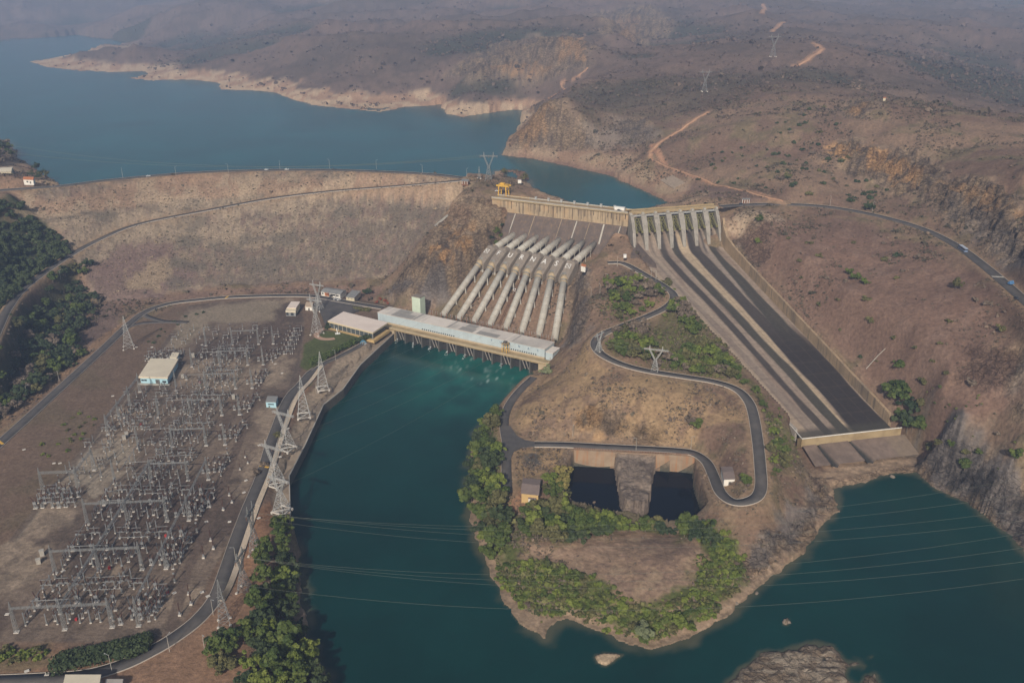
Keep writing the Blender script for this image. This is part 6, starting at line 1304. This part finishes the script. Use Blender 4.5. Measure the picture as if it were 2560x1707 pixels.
# ---------------------------------------------------------------- power lines
m_wire = mat("aluminium wire", (.115, .13, .10), .5, .05, .5)
def wire(a, b, sag, label, group, r=.045):
    a, b = Vector(a), Vector(b); n = 24; pts = [a+(b-a)*(k/n)-Vector((0, 0, sag*4*(k/n)*(1-k/n))) for k in range(n+1)]
    o = MB().tube(pts, r, 4, False).build("power_line", m_wire); tag(o, label, "power line", group)
def tip(i, s=0): r_ = PY[i]; Mx = world_of(r_); return Mx
A_ends = [H3(x, 17, 21) for x in (30, 46, 62, 78, 94, 110, 126, 142, 156)]
heads = [(0, (0, 0, 27)), (0, (0, 0, 23)), (1, (0, 0, 28)), (1, (0, 0, 23)), (2, (-7.6, 0, 23)), (2, (7.6, 0, 23)), (3, (-7.6, 0, 23)), (3, (7.6, 0, 23)), (4, (6, 0, 19))]
for a, (k, off) in zip(A_ends, heads): wire(a, world_of(PY[k]) @ Vector(off), 6.0, "long thin power line crossing the river from the powerhouse to a quay pylon", "power lines from the powerhouse to the quay")
for k, off, px, py_ in ((5, (-5, 0, 29), 2560, 1195), (5, (0, 0, 26), 2600, 1228), (5, (5, 0, 22.5), 2600, 1268), (5, (5.5, 0, 18.5), 2600, 1296), (6, (-5, 0, 24), 2600, 1325), (6, (0, 0, 20), 2600, 1362), (6, (5, 0, 16), 2600, 1398), (7, (0, 0, 24), 2600, 1440)):
    wire(world_of(PY[k]) @ Vector(off), S(px, py_, 60), 17.0, "thin power line crossing both rivers over the island towards the rocky bank", "power lines over the island", .04)
for k, a0 in ((13, (-9, 0, 25.5)), (13, (9, 0, 25.5))):
    for j in (0, 1): wire(world_of(PY[k]) @ Vector(a0)+Vector((0, 0, j)), S(-300+j*150, 330, 110), 26, "faint power line running from the dam shoulder pylon over the lake", "power lines over the lake", .08)
for s in (-9, 0, 9): wire(world_of(PY[15]) @ Vector((s, 0, 25)), world_of(PY[16]) @ Vector((s, 0, 28)), 12, "faint power line between the two hillside pylons", "power lines between the hillside pylons", .08)
for s in (-8, 0, 8): wire(world_of(PY[11]) @ Vector((s, 0, 18)), world_of(PY[12]) @ Vector((s*.7, 0, 13)), 3, "power line between the two pylons of the hill road", "power lines over the hill road", .1)
for k in (0, 1, 2, 3):
    for s in (0, 21.5, 42.7): wire(Y3(s, GQ[k+1] if s else 85+42.5*k, 14), Y3(s+6, GQ[k+2]+42.5*3, 14), 2.5, "thin conductor strung between gantries over the switchyard", "conductors over the switchyard", .06)
# ---------------------------------------------------------------- trees, bushes, hedges, scrub
def leaf_mat(name, c0, c1):
    m = bpy.data.materials.new(name); m.use_nodes = True; nt = m.node_tree; N, L = nt.nodes, nt.links; b = N["Principled BSDF"]; b.inputs["Roughness"].default_value = .7; b.inputs["Specular IOR Level"].default_value = .15
    a = N.new("ShaderNodeAttribute"); a.attribute_name = "tint"; oi = N.new("ShaderNodeObjectInfo"); ad = N.new("ShaderNodeMath"); ad.operation = 'MULTIPLY_ADD'; L.new(oi.outputs["Random"], ad.inputs[0]); ad.inputs[1].default_value = .45; L.new(a.outputs["Fac"], ad.inputs[2])
    mx = N.new("ShaderNodeMix"); mx.data_type = 'RGBA'; L.new(ad.outputs[0], mx.inputs[0]); mx.inputs[6].default_value = (*c0, 1); mx.inputs[7].default_value = (*c1, 1); L.new(mx.outputs[2], b.inputs["Base Color"])
    b.inputs["Subsurface Weight"].default_value = 0; MATS[name] = m; return m
LM = {"forest": leaf_mat("forest leaves", (.022, .040, .020), (.062, .080, .032)), "green": leaf_mat("green leaves", (.040, .066, .018), (.110, .135, .034)), "bright": leaf_mat("bright leaves", (.070, .105, .022), (.165, .19, .04)),
      "olive": leaf_mat("olive leaves", (.060, .062, .028), (.145, .135, .055)), "dry": leaf_mat("bare twigs", (.10, .078, .06), (.21, .165, .125)), "red": leaf_mat("red flowers", (.16, .05, .03), (.34, .10, .06)), "straw": leaf_mat("bamboo leaves", (.13, .125, .04), (.27, .22, .075)), "pale": leaf_mat("pale leaves", (.12, .14, .075), (.22, .24, .13))}
m_bark = mat("bark", (.14, .11, .085), .9, .2, .8)
def leaves(g, cs, rs, n, size, flat=.8, tints=None, fill=.35):
    k = g.choice(len(cs), n, p=rs**2/np.sum(rs**2)); d = g.normal(size=(n, 3)); d /= np.linalg.norm(d, axis=1)[:, None]; d[:, 2] = np.where(d[:, 2] < -.35, -d[:, 2], d[:, 2])
    rad = 1-fill*g.random(n)**2; P = cs[k]+d*rs[k][:, None]*rad[:, None]*np.array([1, 1, flat])
    nrm = d+g.normal(size=(n, 3))*.45; nrm /= np.linalg.norm(nrm, axis=1)[:, None]
    a = np.cross(nrm, g.normal(size=(n, 3))); a /= np.linalg.norm(a, axis=1)[:, None]; b = np.cross(nrm, a); s = (size*(.6+.8*g.random(n)))[:, None]
    v = np.stack([P-a*s-b*s*.6, P+a*s-b*s*.6, P+a*s*.7+b*s, P-a*s*.7+b*s], 1).reshape(-1, 3)
    t = (tints[k] if tints is not None else 0)+g.random(n)*.25; return v, np.repeat(t, 4)
def crown_mesh(name, seed, kind, r=4.0, h=4.4, nb=11, n=900, size=.55, z0=2.6):
    g = np.random.default_rng(seed); cs = g.normal(size=(nb, 3))*np.array([r*.46, r*.46, h*.28]); cs[:, 2] = np.abs(cs[:, 2])*1.2+z0+h*.2; rs = r*(.2+.3*g.random(nb)**1.5); v, t = leaves(g, cs, rs, n, size, .75, g.random(nb)*.6-.1, .6)
    me_o = mesh_np(name, v, np.arange(len(v)).reshape(-1, 4), LM[kind], None, {"tint": t}); me = me_o.data; bpy.data.objects.remove(me_o); return me
def trunk_mesh(seed, z0, r):
    g = random.Random(seed); mb = MB(); top = (g.uniform(-.3, .3), g.uniform(-.3, .3), z0+1.2); mb.tube([(0, 0, -1.5), (.1, 0, z0*.5), top], [.32, .24, .16], 6)
    for k in range(4): a = k*1.6+g.random(); mb.tube([(top[0]*.6, top[1]*.6, z0*.75), (math.cos(a)*r*.5, math.sin(a)*r*.5, z0+r*.5)], [.14, .05], 5)
    o = mb.build("trunk", m_bark); me = o.data; bpy.data.objects.remove(o); return me
CRN = {}
def crown(kind, v): 
    if (kind, v) not in CRN: CRN[kind, v] = crown_mesh("crown", 100+v*7+len(kind), kind, [4.2, 3.8, 4.5][v % 3], [5, 4.2, 6.4][v % 3], 17+v*3, 1000, .5)
    return CRN[kind, v]
def bushm(kind, v):
    if ("b"+kind, v) not in CRN: CRN["b"+kind, v] = crown_mesh("foliage", 300+v*5+len(kind), kind, 1.9, 1.7, 10+v, 330, .32, .1)
    return CRN["b"+kind, v]
TRK = [trunk_mesh(s, 3.4, 4) for s in range(3)]
RT = random.Random(21); NT = {"tree": 0, "bush": 0}
def tree(x, y, z, kind, sc, label, group, name="tree", cat="tree"):
    r = empty(name, (x, y, z-.2), RT.uniform(0, 6.28), label, cat, group); v = RT.randrange(3); s = sc*RT.uniform(.85, 1.18); r.scale = (s*RT.uniform(.9, 1.1), s*RT.uniform(.9, 1.1), s*RT.uniform(.85, 1.15))
    c = bpy.data.objects.new("crown", crown(kind, v)); COL.objects.link(c); c.parent = r; t = bpy.data.objects.new("trunk", TRK[v]); COL.objects.link(t); t.parent = r; NT["tree"] += 1; return r
def bush(x, y, z, kind, sc, label, group, name="bush", cat="bush"):
    c = bpy.data.objects.new(name, bushm(kind, RT.randrange(3))); COL.objects.link(c); c.location = (x, y, z-.15); s = sc*RT.uniform(.8, 1.25); c.scale = (s*RT.uniform(.85, 1.2), s*RT.uniform(.85, 1.2), s*RT.uniform(.8, 1.15)); c.rotation_euler = (0, 0, RT.uniform(0, 6.28)); tag(c, label, cat, group); NT["bush"] += 1; return c
def spread_(W, gap, most=400, seed=1):          # points at least a gap apart inside a plan outline
    g = random.Random(seed); lo, hi = W.min(0), W.max(0); out = []
    for _ in range(most*25):
        x, y = g.uniform(lo[0], hi[0]), g.uniform(lo[1], hi[1])
        if all((x-a)**2+(y-b)**2 > gap*gap for a, b in out) and inside(np.array([x]), np.array([y]), W)[0]: out.append((x, y))
        if len(out) >= most: break
    return out
def near_road(x, y):
    for nm, ln, wd in road_lines:
        if np.min((ln[:, 0]-x)**2+(ln[:, 1]-y)**2) < (wd/2+3.0)**2: return True
    return False
def scrub_tree(x, y, z, k, s, label, group): return tree(x, y, z, k, s, label, group, 'scrub_tree', 'scrub tree')
def grove(pts, gap, kinds, sc, label, group, fn=tree, seed=1, most=400, z=None, dy=0):
    W = poly([(x, y+dy) for x, y in pts], z)
    for x, y in spread_(W, gap, most, seed):
        zz = float(height(x, y))
        if zz < .2 or near_road(x, y): continue
        k = RT.choice(kinds); s = sc*RT.uniform(.75, 1.25); fn(x, y, zz, k, s, label[k] if isinstance(label, dict) else label, group)
FARW = poly([(-80,486),(0,474),(50,476),(92,511),(135,551),(160,586),(148,594),(58,656),(20,701),(-30,746),(-140,806)])
gw = np.random.default_rng(9); vs_, ts_ = [], []
for x, y in spread_(FARW, 7.0, 190, 3):
    r_ = gw.uniform(3.6, 6.2); cs = np.array([x, y, float(height(x, y))+r_*.9])+gw.normal(size=(9, 3))*np.array([r_*.45, r_*.45, r_*.3]); v_, t_ = leaves(gw, cs, r_*(.35+.25*gw.random(9)), 620, .6, .8, gw.random(9)*.45); vs_.append(v_); ts_.append(t_+gw.random()*.35)
vs_ = np.concatenate(vs_); o = mesh_np("wood_canopy", vs_, np.arange(len(vs_)).reshape(-1, 4), LM["forest"], None, {"tint": np.concatenate(ts_)}); tag(o, kind="stuff")
F_M = {"forest": "dark tree in the wood between the straight road and the dam face road", "green": "lighter green tree in the wood between the straight road and the dam face road", "dry": "leafless brown tree in the wood between the straight road and the dam face road", "olive": "olive tree in the wood between the straight road and the dam face road"}
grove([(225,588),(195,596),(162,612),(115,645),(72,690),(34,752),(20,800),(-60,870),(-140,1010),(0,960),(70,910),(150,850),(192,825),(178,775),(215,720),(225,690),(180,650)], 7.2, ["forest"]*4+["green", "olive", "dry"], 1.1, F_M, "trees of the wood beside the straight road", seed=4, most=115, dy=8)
R_L = {"green": "large green tree on the riverbank below the quayside road", "forest": "dark green tree on the riverbank below the quayside road", "bright": "bright leaved tree on the riverbank below the quayside road"}
grove([(636,1200),(664,1198),(674,1260),(678,1350),(690,1440),(720,1510),(748,1590),(640,1640),(575,1620),(560,1550),(600,1515),(585,1480),(562,1455),(562,1425),(590,1390),(603,1365),(602,1270),(622,1245)], 5.4, ["green", "green", "forest", "forest", "bright"], 1.0, R_L, "trees of the riverbank below the quayside road", seed=5, most=62, dy=8)
grove([(480,1470),(520,1462),(545,1480),(530,1505),(490,1510)], 4.5, ["green", "forest"], .8, "green tree in the small clump beside the riverbank footpath", "trees of the small riverbank clump", seed=6, dy=6)
grove([(488,1525),(530,1515),(535,1545),(495,1555)], 4, ["olive"], .7, "olive tree in the small clump beside the riverbank footpath", "olive trees of the small riverbank clump", seed=6, dy=4)
I_L = {"green": "green tree on the island bank between river and road", "forest": "dark green tree on the island bank between river and road", "bright": "bright green tree on the island bank between river and road", "olive": "olive tree on the island bank between river and road"}
grove([(1105,985),(1138,948),(1148,1000),(1150,1080),(1146,1130),(1150,1180),(1160,1235),(1140,1285),(1118,1290),(1098,1235),(1082,1150),(1080,1070)], 5.6, ["green", "green", "bright", "olive", "forest"], 1.12, I_L, "trees of the island bank", seed=8, most=54, dy=6)
G_L = {"bright": "bright green tree in the island grove in front of the dark pools", "green": "green tree in the island grove in front of the dark pools", "forest": "dark tree in the island grove in front of the dark pools", "olive": "olive tree in the island grove in front of the dark pools", "dry": "bare tree in the island grove in front of the dark pools"}
grove([(1190,1190),(1230,1170),(1285,1158),(1335,1186),(1400,1200),(1420,1200),(1500,1206),(1570,1204),(1640,1240),(1650,1262),(1560,1228),(1480,1218),(1425,1216),(1330,1245),(1270,1252),(1200,1232)], 5.2, ["green", "forest", "olive", "green", "bright"] , 1.0, G_L, "trees of the island grove", seed=9, most=50, dy=8)
grove([(1282,1075),(1325,1065),(1332,1100),(1295,1120)], 3.2, ["straw"], .85, "feathery yellow green bamboo clump at the corner of the dark pool", "bamboo clumps by the dark pool", seed=10, dy=8)
grove([(1245,1095),(1285,1100),(1320,1130),(1300,1150),(1255,1140)], 4, ["green", "bright", "olive"], .62, "small leafy tree between the island shed and the dark pool", "small trees by the island shed", seed=11, dy=6)
for pts, sd in (([(1395,655),(1450,640),(1500,655),(1515,690),(1470,735),(1405,735)], 12), ([(1400,770),(1450,752),(1500,800),(1580,850),(1500,842),(1425,815),(1398,795)], 13), ([(1530,650),(1570,700),(1610,760),(1590,770),(1545,720)], 14), ([(1580,790),(1650,800),(1700,870),(1640,865),(1560,850)], 15)):
    grove(pts, 5.2, ["green", "green", "olive", "dry", "bright"], .95, {"olive": "olive scrub tree on the slope between hill road and spillway", "green": "green scrub tree on the slope between hill road and spillway", "dry": "leafless scrub tree on the slope between hill road and spillway", "bright": "bright green scrub tree on the slope between hill road and spillway"}, "scrub trees between hill road and spillway", fn=scrub_tree, seed=sd, most=34, dy=4)
grove([(2045,905),(2080,900),(2110,940),(2118,1000),(2095,1015),(2065,960)], 3.6, ["green", "forest", "green"], 1.5, "leafy green tree crowding the foot of the spillway wall", "trees at the foot of the spillway wall", seed=16, most=26, dy=6)
grove([(2110,920),(2180,1000),(2250,1040),(2230,1060),(2150,1030),(2110,980)], 6.5, ["olive", "green", "dry"], .6, "scrubby tree on the rocky bank downstream of the spillway", "scrub trees on the rocky bank", fn=scrub_tree, seed=17, most=24, dy=4)
grove([(1125,545),(1150,520),(1175,530),(1170,560),(1130,572)], 4.2, ["forest", "green"], .6, "dense green bush like tree between the rock cliff and the first pipe", "trees beside the first penstock", fn=scrub_tree, seed=18, most=16)
grove([(1745,960),(1790,1000),(1810,1060),(1780,1100),(1758,1060)], 5.5, ["olive", "green", "bright"], .6, "small green tree between the hill road loop and the spillway lip", "small trees by the spillway lip", fn=scrub_tree, seed=19, most=24, dy=4)
grove([(1700,880),(1740,905),(1760,950),(1738,930)], 5.5, ["olive", "green"], .6, "green scrub tree at the outer bend of the hill road", "scrub trees at the road bend", fn=scrub_tree, seed=20, most=10)
grove([(-60,330),(0,322),(26,335),(30,365),(0,375),(-60,380)], 10, ["forest", "green", "dry"], 1.1, "tree on the wooded headland by the lake at the end of the long dam", "trees on the lake headland", seed=22, most=26, dy=8)
grove([(70,395),(110,398),(118,412),(90,420),(60,408)], 8, ["olive", "forest"], .8, "small tree on the lake point beside the orange roofed house", "trees by the orange roofed house", seed=23, most=8)
for x, y, k, sc, lb in ((1600, 978, "green", .9, "round green tree standing alone above the rock face of the island hill"), (1585, 975, "dry", 1.0, "bare branched tree leaning over the rock face of the island hill"), (1712, 1112, "green", .75, "small round tree beside the white loop house"), (843, 672, "forest", 1.25, "round dark tree beside the small cream garage"), (1205, 412, "olive", 1.1, "olive crowned tree on the rocky point by the lake cabin"), (1158, 396, "olive", .8, "thin tree on the rocky point behind the big dam pylon"),
                        (1745, 507, "green", .8, "rounded green tree on pale rock beside the spillway piers"), (1740, 556, "bright", .7, "bright green tree lower on the pale rock beside the spillway"), (1965, 640, "green", .85, "lush green tree in the middle of the brown east slope"), (1985, 650, "bright", .7, "bright tree leaning on the lush one on the east slope"), (1950, 628, "green", .7, "green tree above the lush one on the east slope"), (2195, 660, "olive", .8, "olive tree high on the brown east slope"), (2065, 845, "green", .8, "dark green tree by the white pipe above the spillway wall"), (2215, 1075, "green", .9, "green tree at the edge of the dark river rocks"), (2330, 1055, "green", 1.0, "green tree near the rocky bank at the frame of the river"), (1255, 858, "pale", .8, "pale bush tree at the water corner below the powerhouse end"), (1475, 1462, "pale", 1.0, "large pale grey green tree at the tip of the island"), (1562, 1437, "bright", .85, "yellow green tree beside the pale one at the island tip"), (1128, 975, "olive", .9, "olive tree at the top of the island bank by the road"), (2118, 880, "olive", .6, "small olive tree above the river cliff on the east slope"), (2000, 480, "forest", .8, "dark tree beside the east road opposite the lamp posts"), (1990, 478, "forest", .8, "dark bushy tree touching another beside the east road")):
    X_, Y_, Z_ = ground(x, y+5); tree(X_, Y_, Z_, k, sc, lb, None)
for x, y in ((873, 688), (884, 692), (890, 697), (866, 694)):
    X_, Y_, Z_ = ground(x, y+3); tree(X_, Y_, Z_, "red", .45, "small rust red tree in front of the garage wall", "rust red trees by the garage")
# bushes
E_P = [(1132,1305),(1230,1295),(1350,1325),(1440,1378),(1500,1402),(1590,1372),(1615,1290),(1688,1262),(1710,1320),(1640,1418),(1490,1483),(1350,1438),(1255,1428),(1175,1372)]
grove(E_P, 3.6, ["green", "bright", "bright", "olive"], 1.15, {"green": "green bush in the thicket on the southern tongue of the island", "bright": "bright green bush in the thicket on the southern tongue of the island", "olive": "olive bush in the thicket on the southern tongue of the island"}, "bushes on the island tongue", bush, 31, 150)
grove([(1620,1195),(1690,1250),(1700,1320),(1650,1280),(1600,1240)], 4.2, ["green", "bright"], 1.2, "green bush on the eastern edge of the island grove", "bushes east of the island grove", bush, 32, 26)
LAWN = [(180,960),(191,973),(180,985),(171,990),(200,992),(194,1000),(186,1003),(176,1012),(170,1003),(202,1012),(125,1025),(140,1030),(117,1042),(146,1026),(127,1047),(179,1008),(205,975),(213,980)]
LAWN = [(199,990),(185,1000),(222,998),(237,1003),(210,1013),(232,1018),(163,1017),(200,1022),(170,1031),(190,1040),(208,1038),(205,1050),(176,1050),(180,1058),(113,1063),(147,1063),(113,1088),(125,1092),(172,1078)]
for x, y in LAWN: p = S((x-0)/1.0*1.0/.91875*.91875*1.0, 0, 12) if False else V(x*.965-10, y*.962-2, 12); bush(p.x, p.y, 12, RT.choice(["olive", "bright"]), .75, "little yellow green shrub scattered on the brown lawn beside the straight road", "shrubs on the brown lawn")
for x, y in ((8, 1497), (25, 1500), (50, 1503), (68, 1498), (85, 1495), (105, 1500), (60, 1510), (42, 1515), (90, 1512), (5, 1512)): p = V(x, y, 12); bush(p.x, p.y, 12, RT.choice(["olive", "bright"]), 1.2, "yellow green shrub in the plot beside the long dark hedge", "shrubs beside the long hedge")
for x, y in ((400, 738), (408, 745), (425, 727), (450, 722), (468, 718), (370, 757), (378, 762), (365, 772), (340, 785), (352, 787)): p = V(x, y, 12.2); bush(p.x, p.y, 12, "forest", .8, "small dark shrub on the verge by the road junction triangle", "shrubs by the road junction")
for x, y, z in ((640, 1002, 12), (605, 1070, 12), (588, 1085, 12)): p = V(x, y, 12); bush(p.x, p.y, 12, "olive" if x > 630 else "dry", 1.2, "single shrub on the orange verge of the quayside road" if x > 630 else "leafless twiggy shrub on the orange verge of the quayside road", "shrubs on the orange verge" if x <= 630 else None)
BE = [(1900,640),(1925,690),(1880,700),(1840,640),(2030,600),(2060,640),(2075,625),(2100,800),(2140,830),(2160,790),(2240,690),(2270,700),(2300,760),(2260,660),(2000,740),(1990,690),(1930,760),(1975,820),(2050,780),(2180,740),(2120,690),(1860,560),(1810,550),(1880,590),(1960,560),(2030,560),(2110,590),(2170,860),(2230,880),(2250,930),(2290,1000),(2180,930),(1835,600),(2060,590),(2015,830)]
for x, y in BE: X_, Y_, Z_ = ground(x, y); bush(X_, Y_, Z_, RT.choice(["olive", "olive", "forest", "dry"]), RT.uniform(.7, 1.5), "dark bush dotted on the brown slope between spillway and east road", "bushes on the east slope")
gq = random.Random(77); BH = []
while len(BH) < 85:
    x, y = gq.uniform(1560, 2080), gq.uniform(240, 462)
    if inside(np.array([x]), np.array([y]), [(1560,420),(1640,330),(1720,260),(1900,240),(1960,330),(1960,400),(2080,440),(2040,470),(1880,460),(1700,425)])[0]: BH.append((x, y))
for x, y in BH: X_, Y_, Z_ = ground(x, y); bush(X_, Y_, Z_, gq.choice(["forest", "forest", "olive", "forest", "dry"]), gq.uniform(.8, 1.7), "dark bush dotted on the brown hillside above the dirt road", "bushes on the hill above the dirt road")
# hedges: one loose body of leaves each
def hedge(line, w, h, kind, label, n=2600, seed=1):
    g = np.random.default_rng(seed); ln = catmull([list(at(x, y, 12))+[12] for x, y in line], 10); cs = []
    for p in ln[::1]:
        for s in (-.5, 0, .5): cs.append((p[0]+g.normal()*.5, p[1]+s*w*.7+g.normal()*.5, 12+h*.38+g.normal()*.3))
    cs = np.array(cs); rs = h*(.42+.2*g.random(len(cs))); v, t = leaves(g, cs, rs, n, .5, .9, g.random(len(cs))*.45)
    c0 = cs.mean(0); c0[2] = 12; o = mesh_np("hedge", v-c0, np.arange(len(v)).reshape(-1, 4), LM[kind], None, {"tint": t}); o.location = c0; tag(o, label, "hedge")
hedge([(135, 1530), (180, 1520), (240, 1508), (300, 1495), (338, 1484)], 9, 5.5, "forest", "long dark green hedge beside the lower bend of the quayside road", 6000, 2)
hedge([(716, 836), (735, 826), (760, 816), (785, 803), (812, 790)], 5, 4.5, "green", "curving green hedge between the lawn and the garden lane", 4500, 3)
hedge([(812, 790), (835, 780), (852, 775)], 4, 3.5, "forest", "short dark hedge below the control building terrace", 1500, 4)
hedge([(752, 755), (762, 742), (778, 734), (790, 726)], 4, 3.5, "forest", "dark clipped hedge behind the control building corner", 1600, 5)
hedge([(815, 712), (832, 714), (848, 716)], 3, 3.5, "olive", "olive shrubs in a row along the bank behind the control building", 900, 6)
# dry scrub, tussocks and far trees: nobody could count these
def scatter(name, label_w, count, seed, size, cols_, per=9, squash=.75):
    g = np.random.default_rng(seed); w = np.clip(label_w, 0, None).astype(float); count = min(count, int((w > 0).sum()*.7)); k = g.choice(len(w), count, replace=False, p=w/w.sum()); ja, jr = g.random(count)[:, None], g.random(count)[:, None]; nx = np.minimum(k+NA, len(co)-1); nxa = np.minimum(k+1, len(co)-1); base = co[k]+(co[nx]-co[k])*jr+(co[nxa]-co[k])*ja; d = np.hypot(base[:, 0], base[:, 1])
    s = size*(.45+.5*g.random(count))*np.exp(g.normal(size=count)*.42); s = s*(1+smooth(800, 2200, d)*1.8)
    cs = base+np.stack([np.zeros(count), np.zeros(count), s*.3], -1); idx_ = np.repeat(np.arange(count), per); n = count*per
    dd = g.normal(size=(n, 3)); dd /= np.linalg.norm(dd, axis=1)[:, None]; dd[:, 2] = np.abs(dd[:, 2]); P = cs[idx_]+dd*s[idx_][:, None]*np.array([1, 1, squash])*(.5+.5*g.random(n))[:, None]
    nr = dd+g.normal(size=(n, 3))*.5; nr /= np.linalg.norm(nr, axis=1)[:, None]; a = np.cross(nr, g.normal(size=(n, 3))); a /= np.linalg.norm(a, axis=1)[:, None]; b = np.cross(nr, a); e = (s[idx_]*.46*(.6+.8*g.random(n)))[:, None]
    v = np.stack([P-a*e-b*e*.6, P+a*e-b*e*.6, P+a*e*.7+b*e, P-a*e*.7+b*e], 1).reshape(-1, 3); cl = np.array(cols_)[g.choice(len(cols_), count)]*(.75+.5*g.random(count))[:, None]
    o = mesh_np(name, v, np.arange(len(v)).reshape(-1, 4), MATS.get("scrub") or mat("scrub", (.1, .1, .1), .9, .1, .5, attr="Col", spec=.1), None, {"Col": np.repeat(cl[idx_], 4, 0)}); tag(o, kind="stuff")
dry = np.ones(len(co)); Rg = np.hypot(XX, YY)
roadd = np.full(len(co), 99.0)
for nm, ln, wd in road_lines:
    lo, hi = ln[:, :2].min(0)-15, ln[:, :2].max(0)+15; m = (XX > lo[0]) & (XX < hi[0]) & (YY > lo[1]) & (YY < hi[1]); d, _ = seg_dist(XX[m], YY[m], ln[::3, :2]); roadd[m] = np.minimum(roadd[m], d-wd/2)
for ln, wd in DIRT_LINES:
    d, _ = seg_dist(XX, YY, ln[::3, :2]); roadd = np.minimum(roadd, d-wd/2)
dry *= (riv_sd.ravel() < -4)*(lake_sd.ravel() < -6)*(bas_sd.ravel() < -2)*(flat_sd.ravel() < -2)*(ch_sd.ravel() < -4)*(emb_sd.ravel() < -2)*(roadd > 2.5)*(Rg < 4500)*(Rg > 200)*(rw < .75)
azm = np.degrees(np.arctan2(XX, YY)); dry *= (np.abs(azm) < 41); dry *= (pil_sd.ravel() < -2)
phd = np.abs((XX-(PO.x+PR.x)/2)*pex.x+(YY-(PO.y+PR.y)/2)*pex.y); pht = (XX-PO.x)*pey.x+(YY-PO.y)*pey.y
dry *= ~((phd < PLn/2+14) & (pht > -10) & (pht < 24)); dry *= (asd.ravel() < -3)
dd_ = (XX-cf0[0])*cn[0]+(YY-cf0[1])*cn[1]; da_ = (XX-cf0[0])*ce[0]+(YY-cf0[1])*ce[1]; dry *= ~((da_ > -12) & (da_ < cL+90) & (dd_ < 6) & (dd_ > -16))
bare = zone([(1180,1235),(1300,1255),(1530,1215),(1600,1300),(1480,1400),(1370,1320)], 3, 3); hillz = zone([(1230,850),(1420,780),(1700,900),(1720,1010),(1450,1010),(1190,985)], 5, 5)
clump = smooth(-.15, .55, fbm(XX, YY, 45, 4, 501)+.5*fbm(XX, YY, 12, 3, 502))
scatter("dry_scrub", dry*(.05+clump**1.4*1.5)*(1+1.3*hillz)*(Rg < 1100)*(1-.7*bare), 26000, 41, .72, [(.165, .128, .10), (.13, .10, .08), (.20, .15, .11), (.10, .085, .06), (.15, .12, .085)], 8)
grn_ = zone([(1390,640),(1500,640),(1560,690),(1720,880),(1660,870),(1540,850),(1390,800),(1470,740),(1400,745)], 5, 8)+zone(E_P, 4, 4)*1.6+zone([(1725,890),(1830,1030),(1800,1060),(1765,1010)], 4, 6)+zone([(2100,900),(2250,1020),(2352,1080),(2300,1100),(2150,1050)], 5, 8)*.5+zone([(1080,960),(1150,930),(1155,1100),(1180,1250),(1130,1330),(1066,1100)], 3, 4)
scatter("green_undergrowth", dry*np.clip(grn_, 0, 2)*(.2+clump), 5200, 42, .95, [(.085, .10, .033), (.12, .135, .04), (.065, .078, .03), (.15, .145, .06)], 9)
gl = smooth(.60, .42, gulr)
scatter("distant_trees", dry*(Rg > 1050)*(.06+clump**1.4+1.8*gl), 17000, 43, 1.15, [(.10, .078, .062), (.115, .084, .068), (.085, .069, .054), (.125, .092, .075), (.11, .083, .067)], 6)
scatter("hillside_scrub", dry*(Rg > 620)*(Rg < 1400)*(YY > 620)*(.04+clump**1.5*1.6), 15000, 44, 1.0, [(.085, .074, .052), (.12, .095, .068), (.10, .083, .058), (.07, .066, .044), (.16, .12, .088)], 8)
scatter("straw_tussocks", (emb_sd.ravel() > 3)*(roadd > 2)*(.35+smooth(-.2, .5, band))*(1-dband), 10000, 45, .55, [(.29, .225, .15), (.25, .19, .13), (.31, .245, .165), (.21, .165, .115)], 6, .6)
scatter("dam_face_scrub", (emb_sd.ravel() > 2)*(roadd > 2)*(dband*1.6+.01), 8000, 46, .55, [(.12, .11, .085), (.09, .088, .06), (.15, .13, .10), (.11, .095, .08)], 8, .7)
# boulders
m_rock = mat("river rock", (.20, .165, .13), .9, .25, .6, bump=.15)
for k, (x, y, s) in enumerate(((1806, 1428, 1.8), (1738, 1362, 1.0), (1690, 1385, 1.2), (1700, 1378, .8), (2050, 1095, 1.6), (1860, 1500, 1.4), (1900, 1512, 1.1), (1840, 1520, .9), (1770, 1535, .8))):
    bm = bmesh.new(); bmesh.ops.create_icosphere(bm, subdivisions=3, radius=1)
    for v in bm.verts: n_ = fbm(np.array([v.co.x*2+k*9]), np.array([v.co.y*2+v.co.z*1.7]), 1.6, 3, k)[0]; v.co *= (1+.28*n_); v.co.z *= .7
    me = bpy.data.meshes.new("boulder"); bm.to_mesh(me); bm.free(); me.materials.append(m_rock); o = bpy.data.objects.new("boulder", me); COL.objects.link(o); p = V(x, y, .2); o.location = p; o.scale = (s, s*.8, s); o.rotation_euler = (0, 0, k*1.3)
    tag(o, "lone grey boulder standing in the open water off the island" if k == 0 else "grey boulder at the waterline of the lower river", "boulder", None if k == 0 else "boulders along the lower river")
print("plants", NT)
# ---------------------------------------------------------------- air: thin even haze over the whole valley
mb = MB(); mb.box((0, 7000, 360), (32000, 17000, 760)); hz = mb.build("haze", bpy.data.materials.new("haze air")); tag(hz, kind="stuff")
hm = hz.data.materials[0]; hm.use_nodes = True; N = hm.node_tree.nodes; N.remove(N["Principled BSDF"])
pv = N.new("ShaderNodeVolumePrincipled"); pv.inputs["Color"].default_value = (.50, .66, .98, 1); pv.inputs["Density"].default_value = HAZE; pv.inputs["Anisotropy"].default_value = 0.0
hm.node_tree.links.new(pv.outputs[0], N["Material Output"].inputs["Volume"])
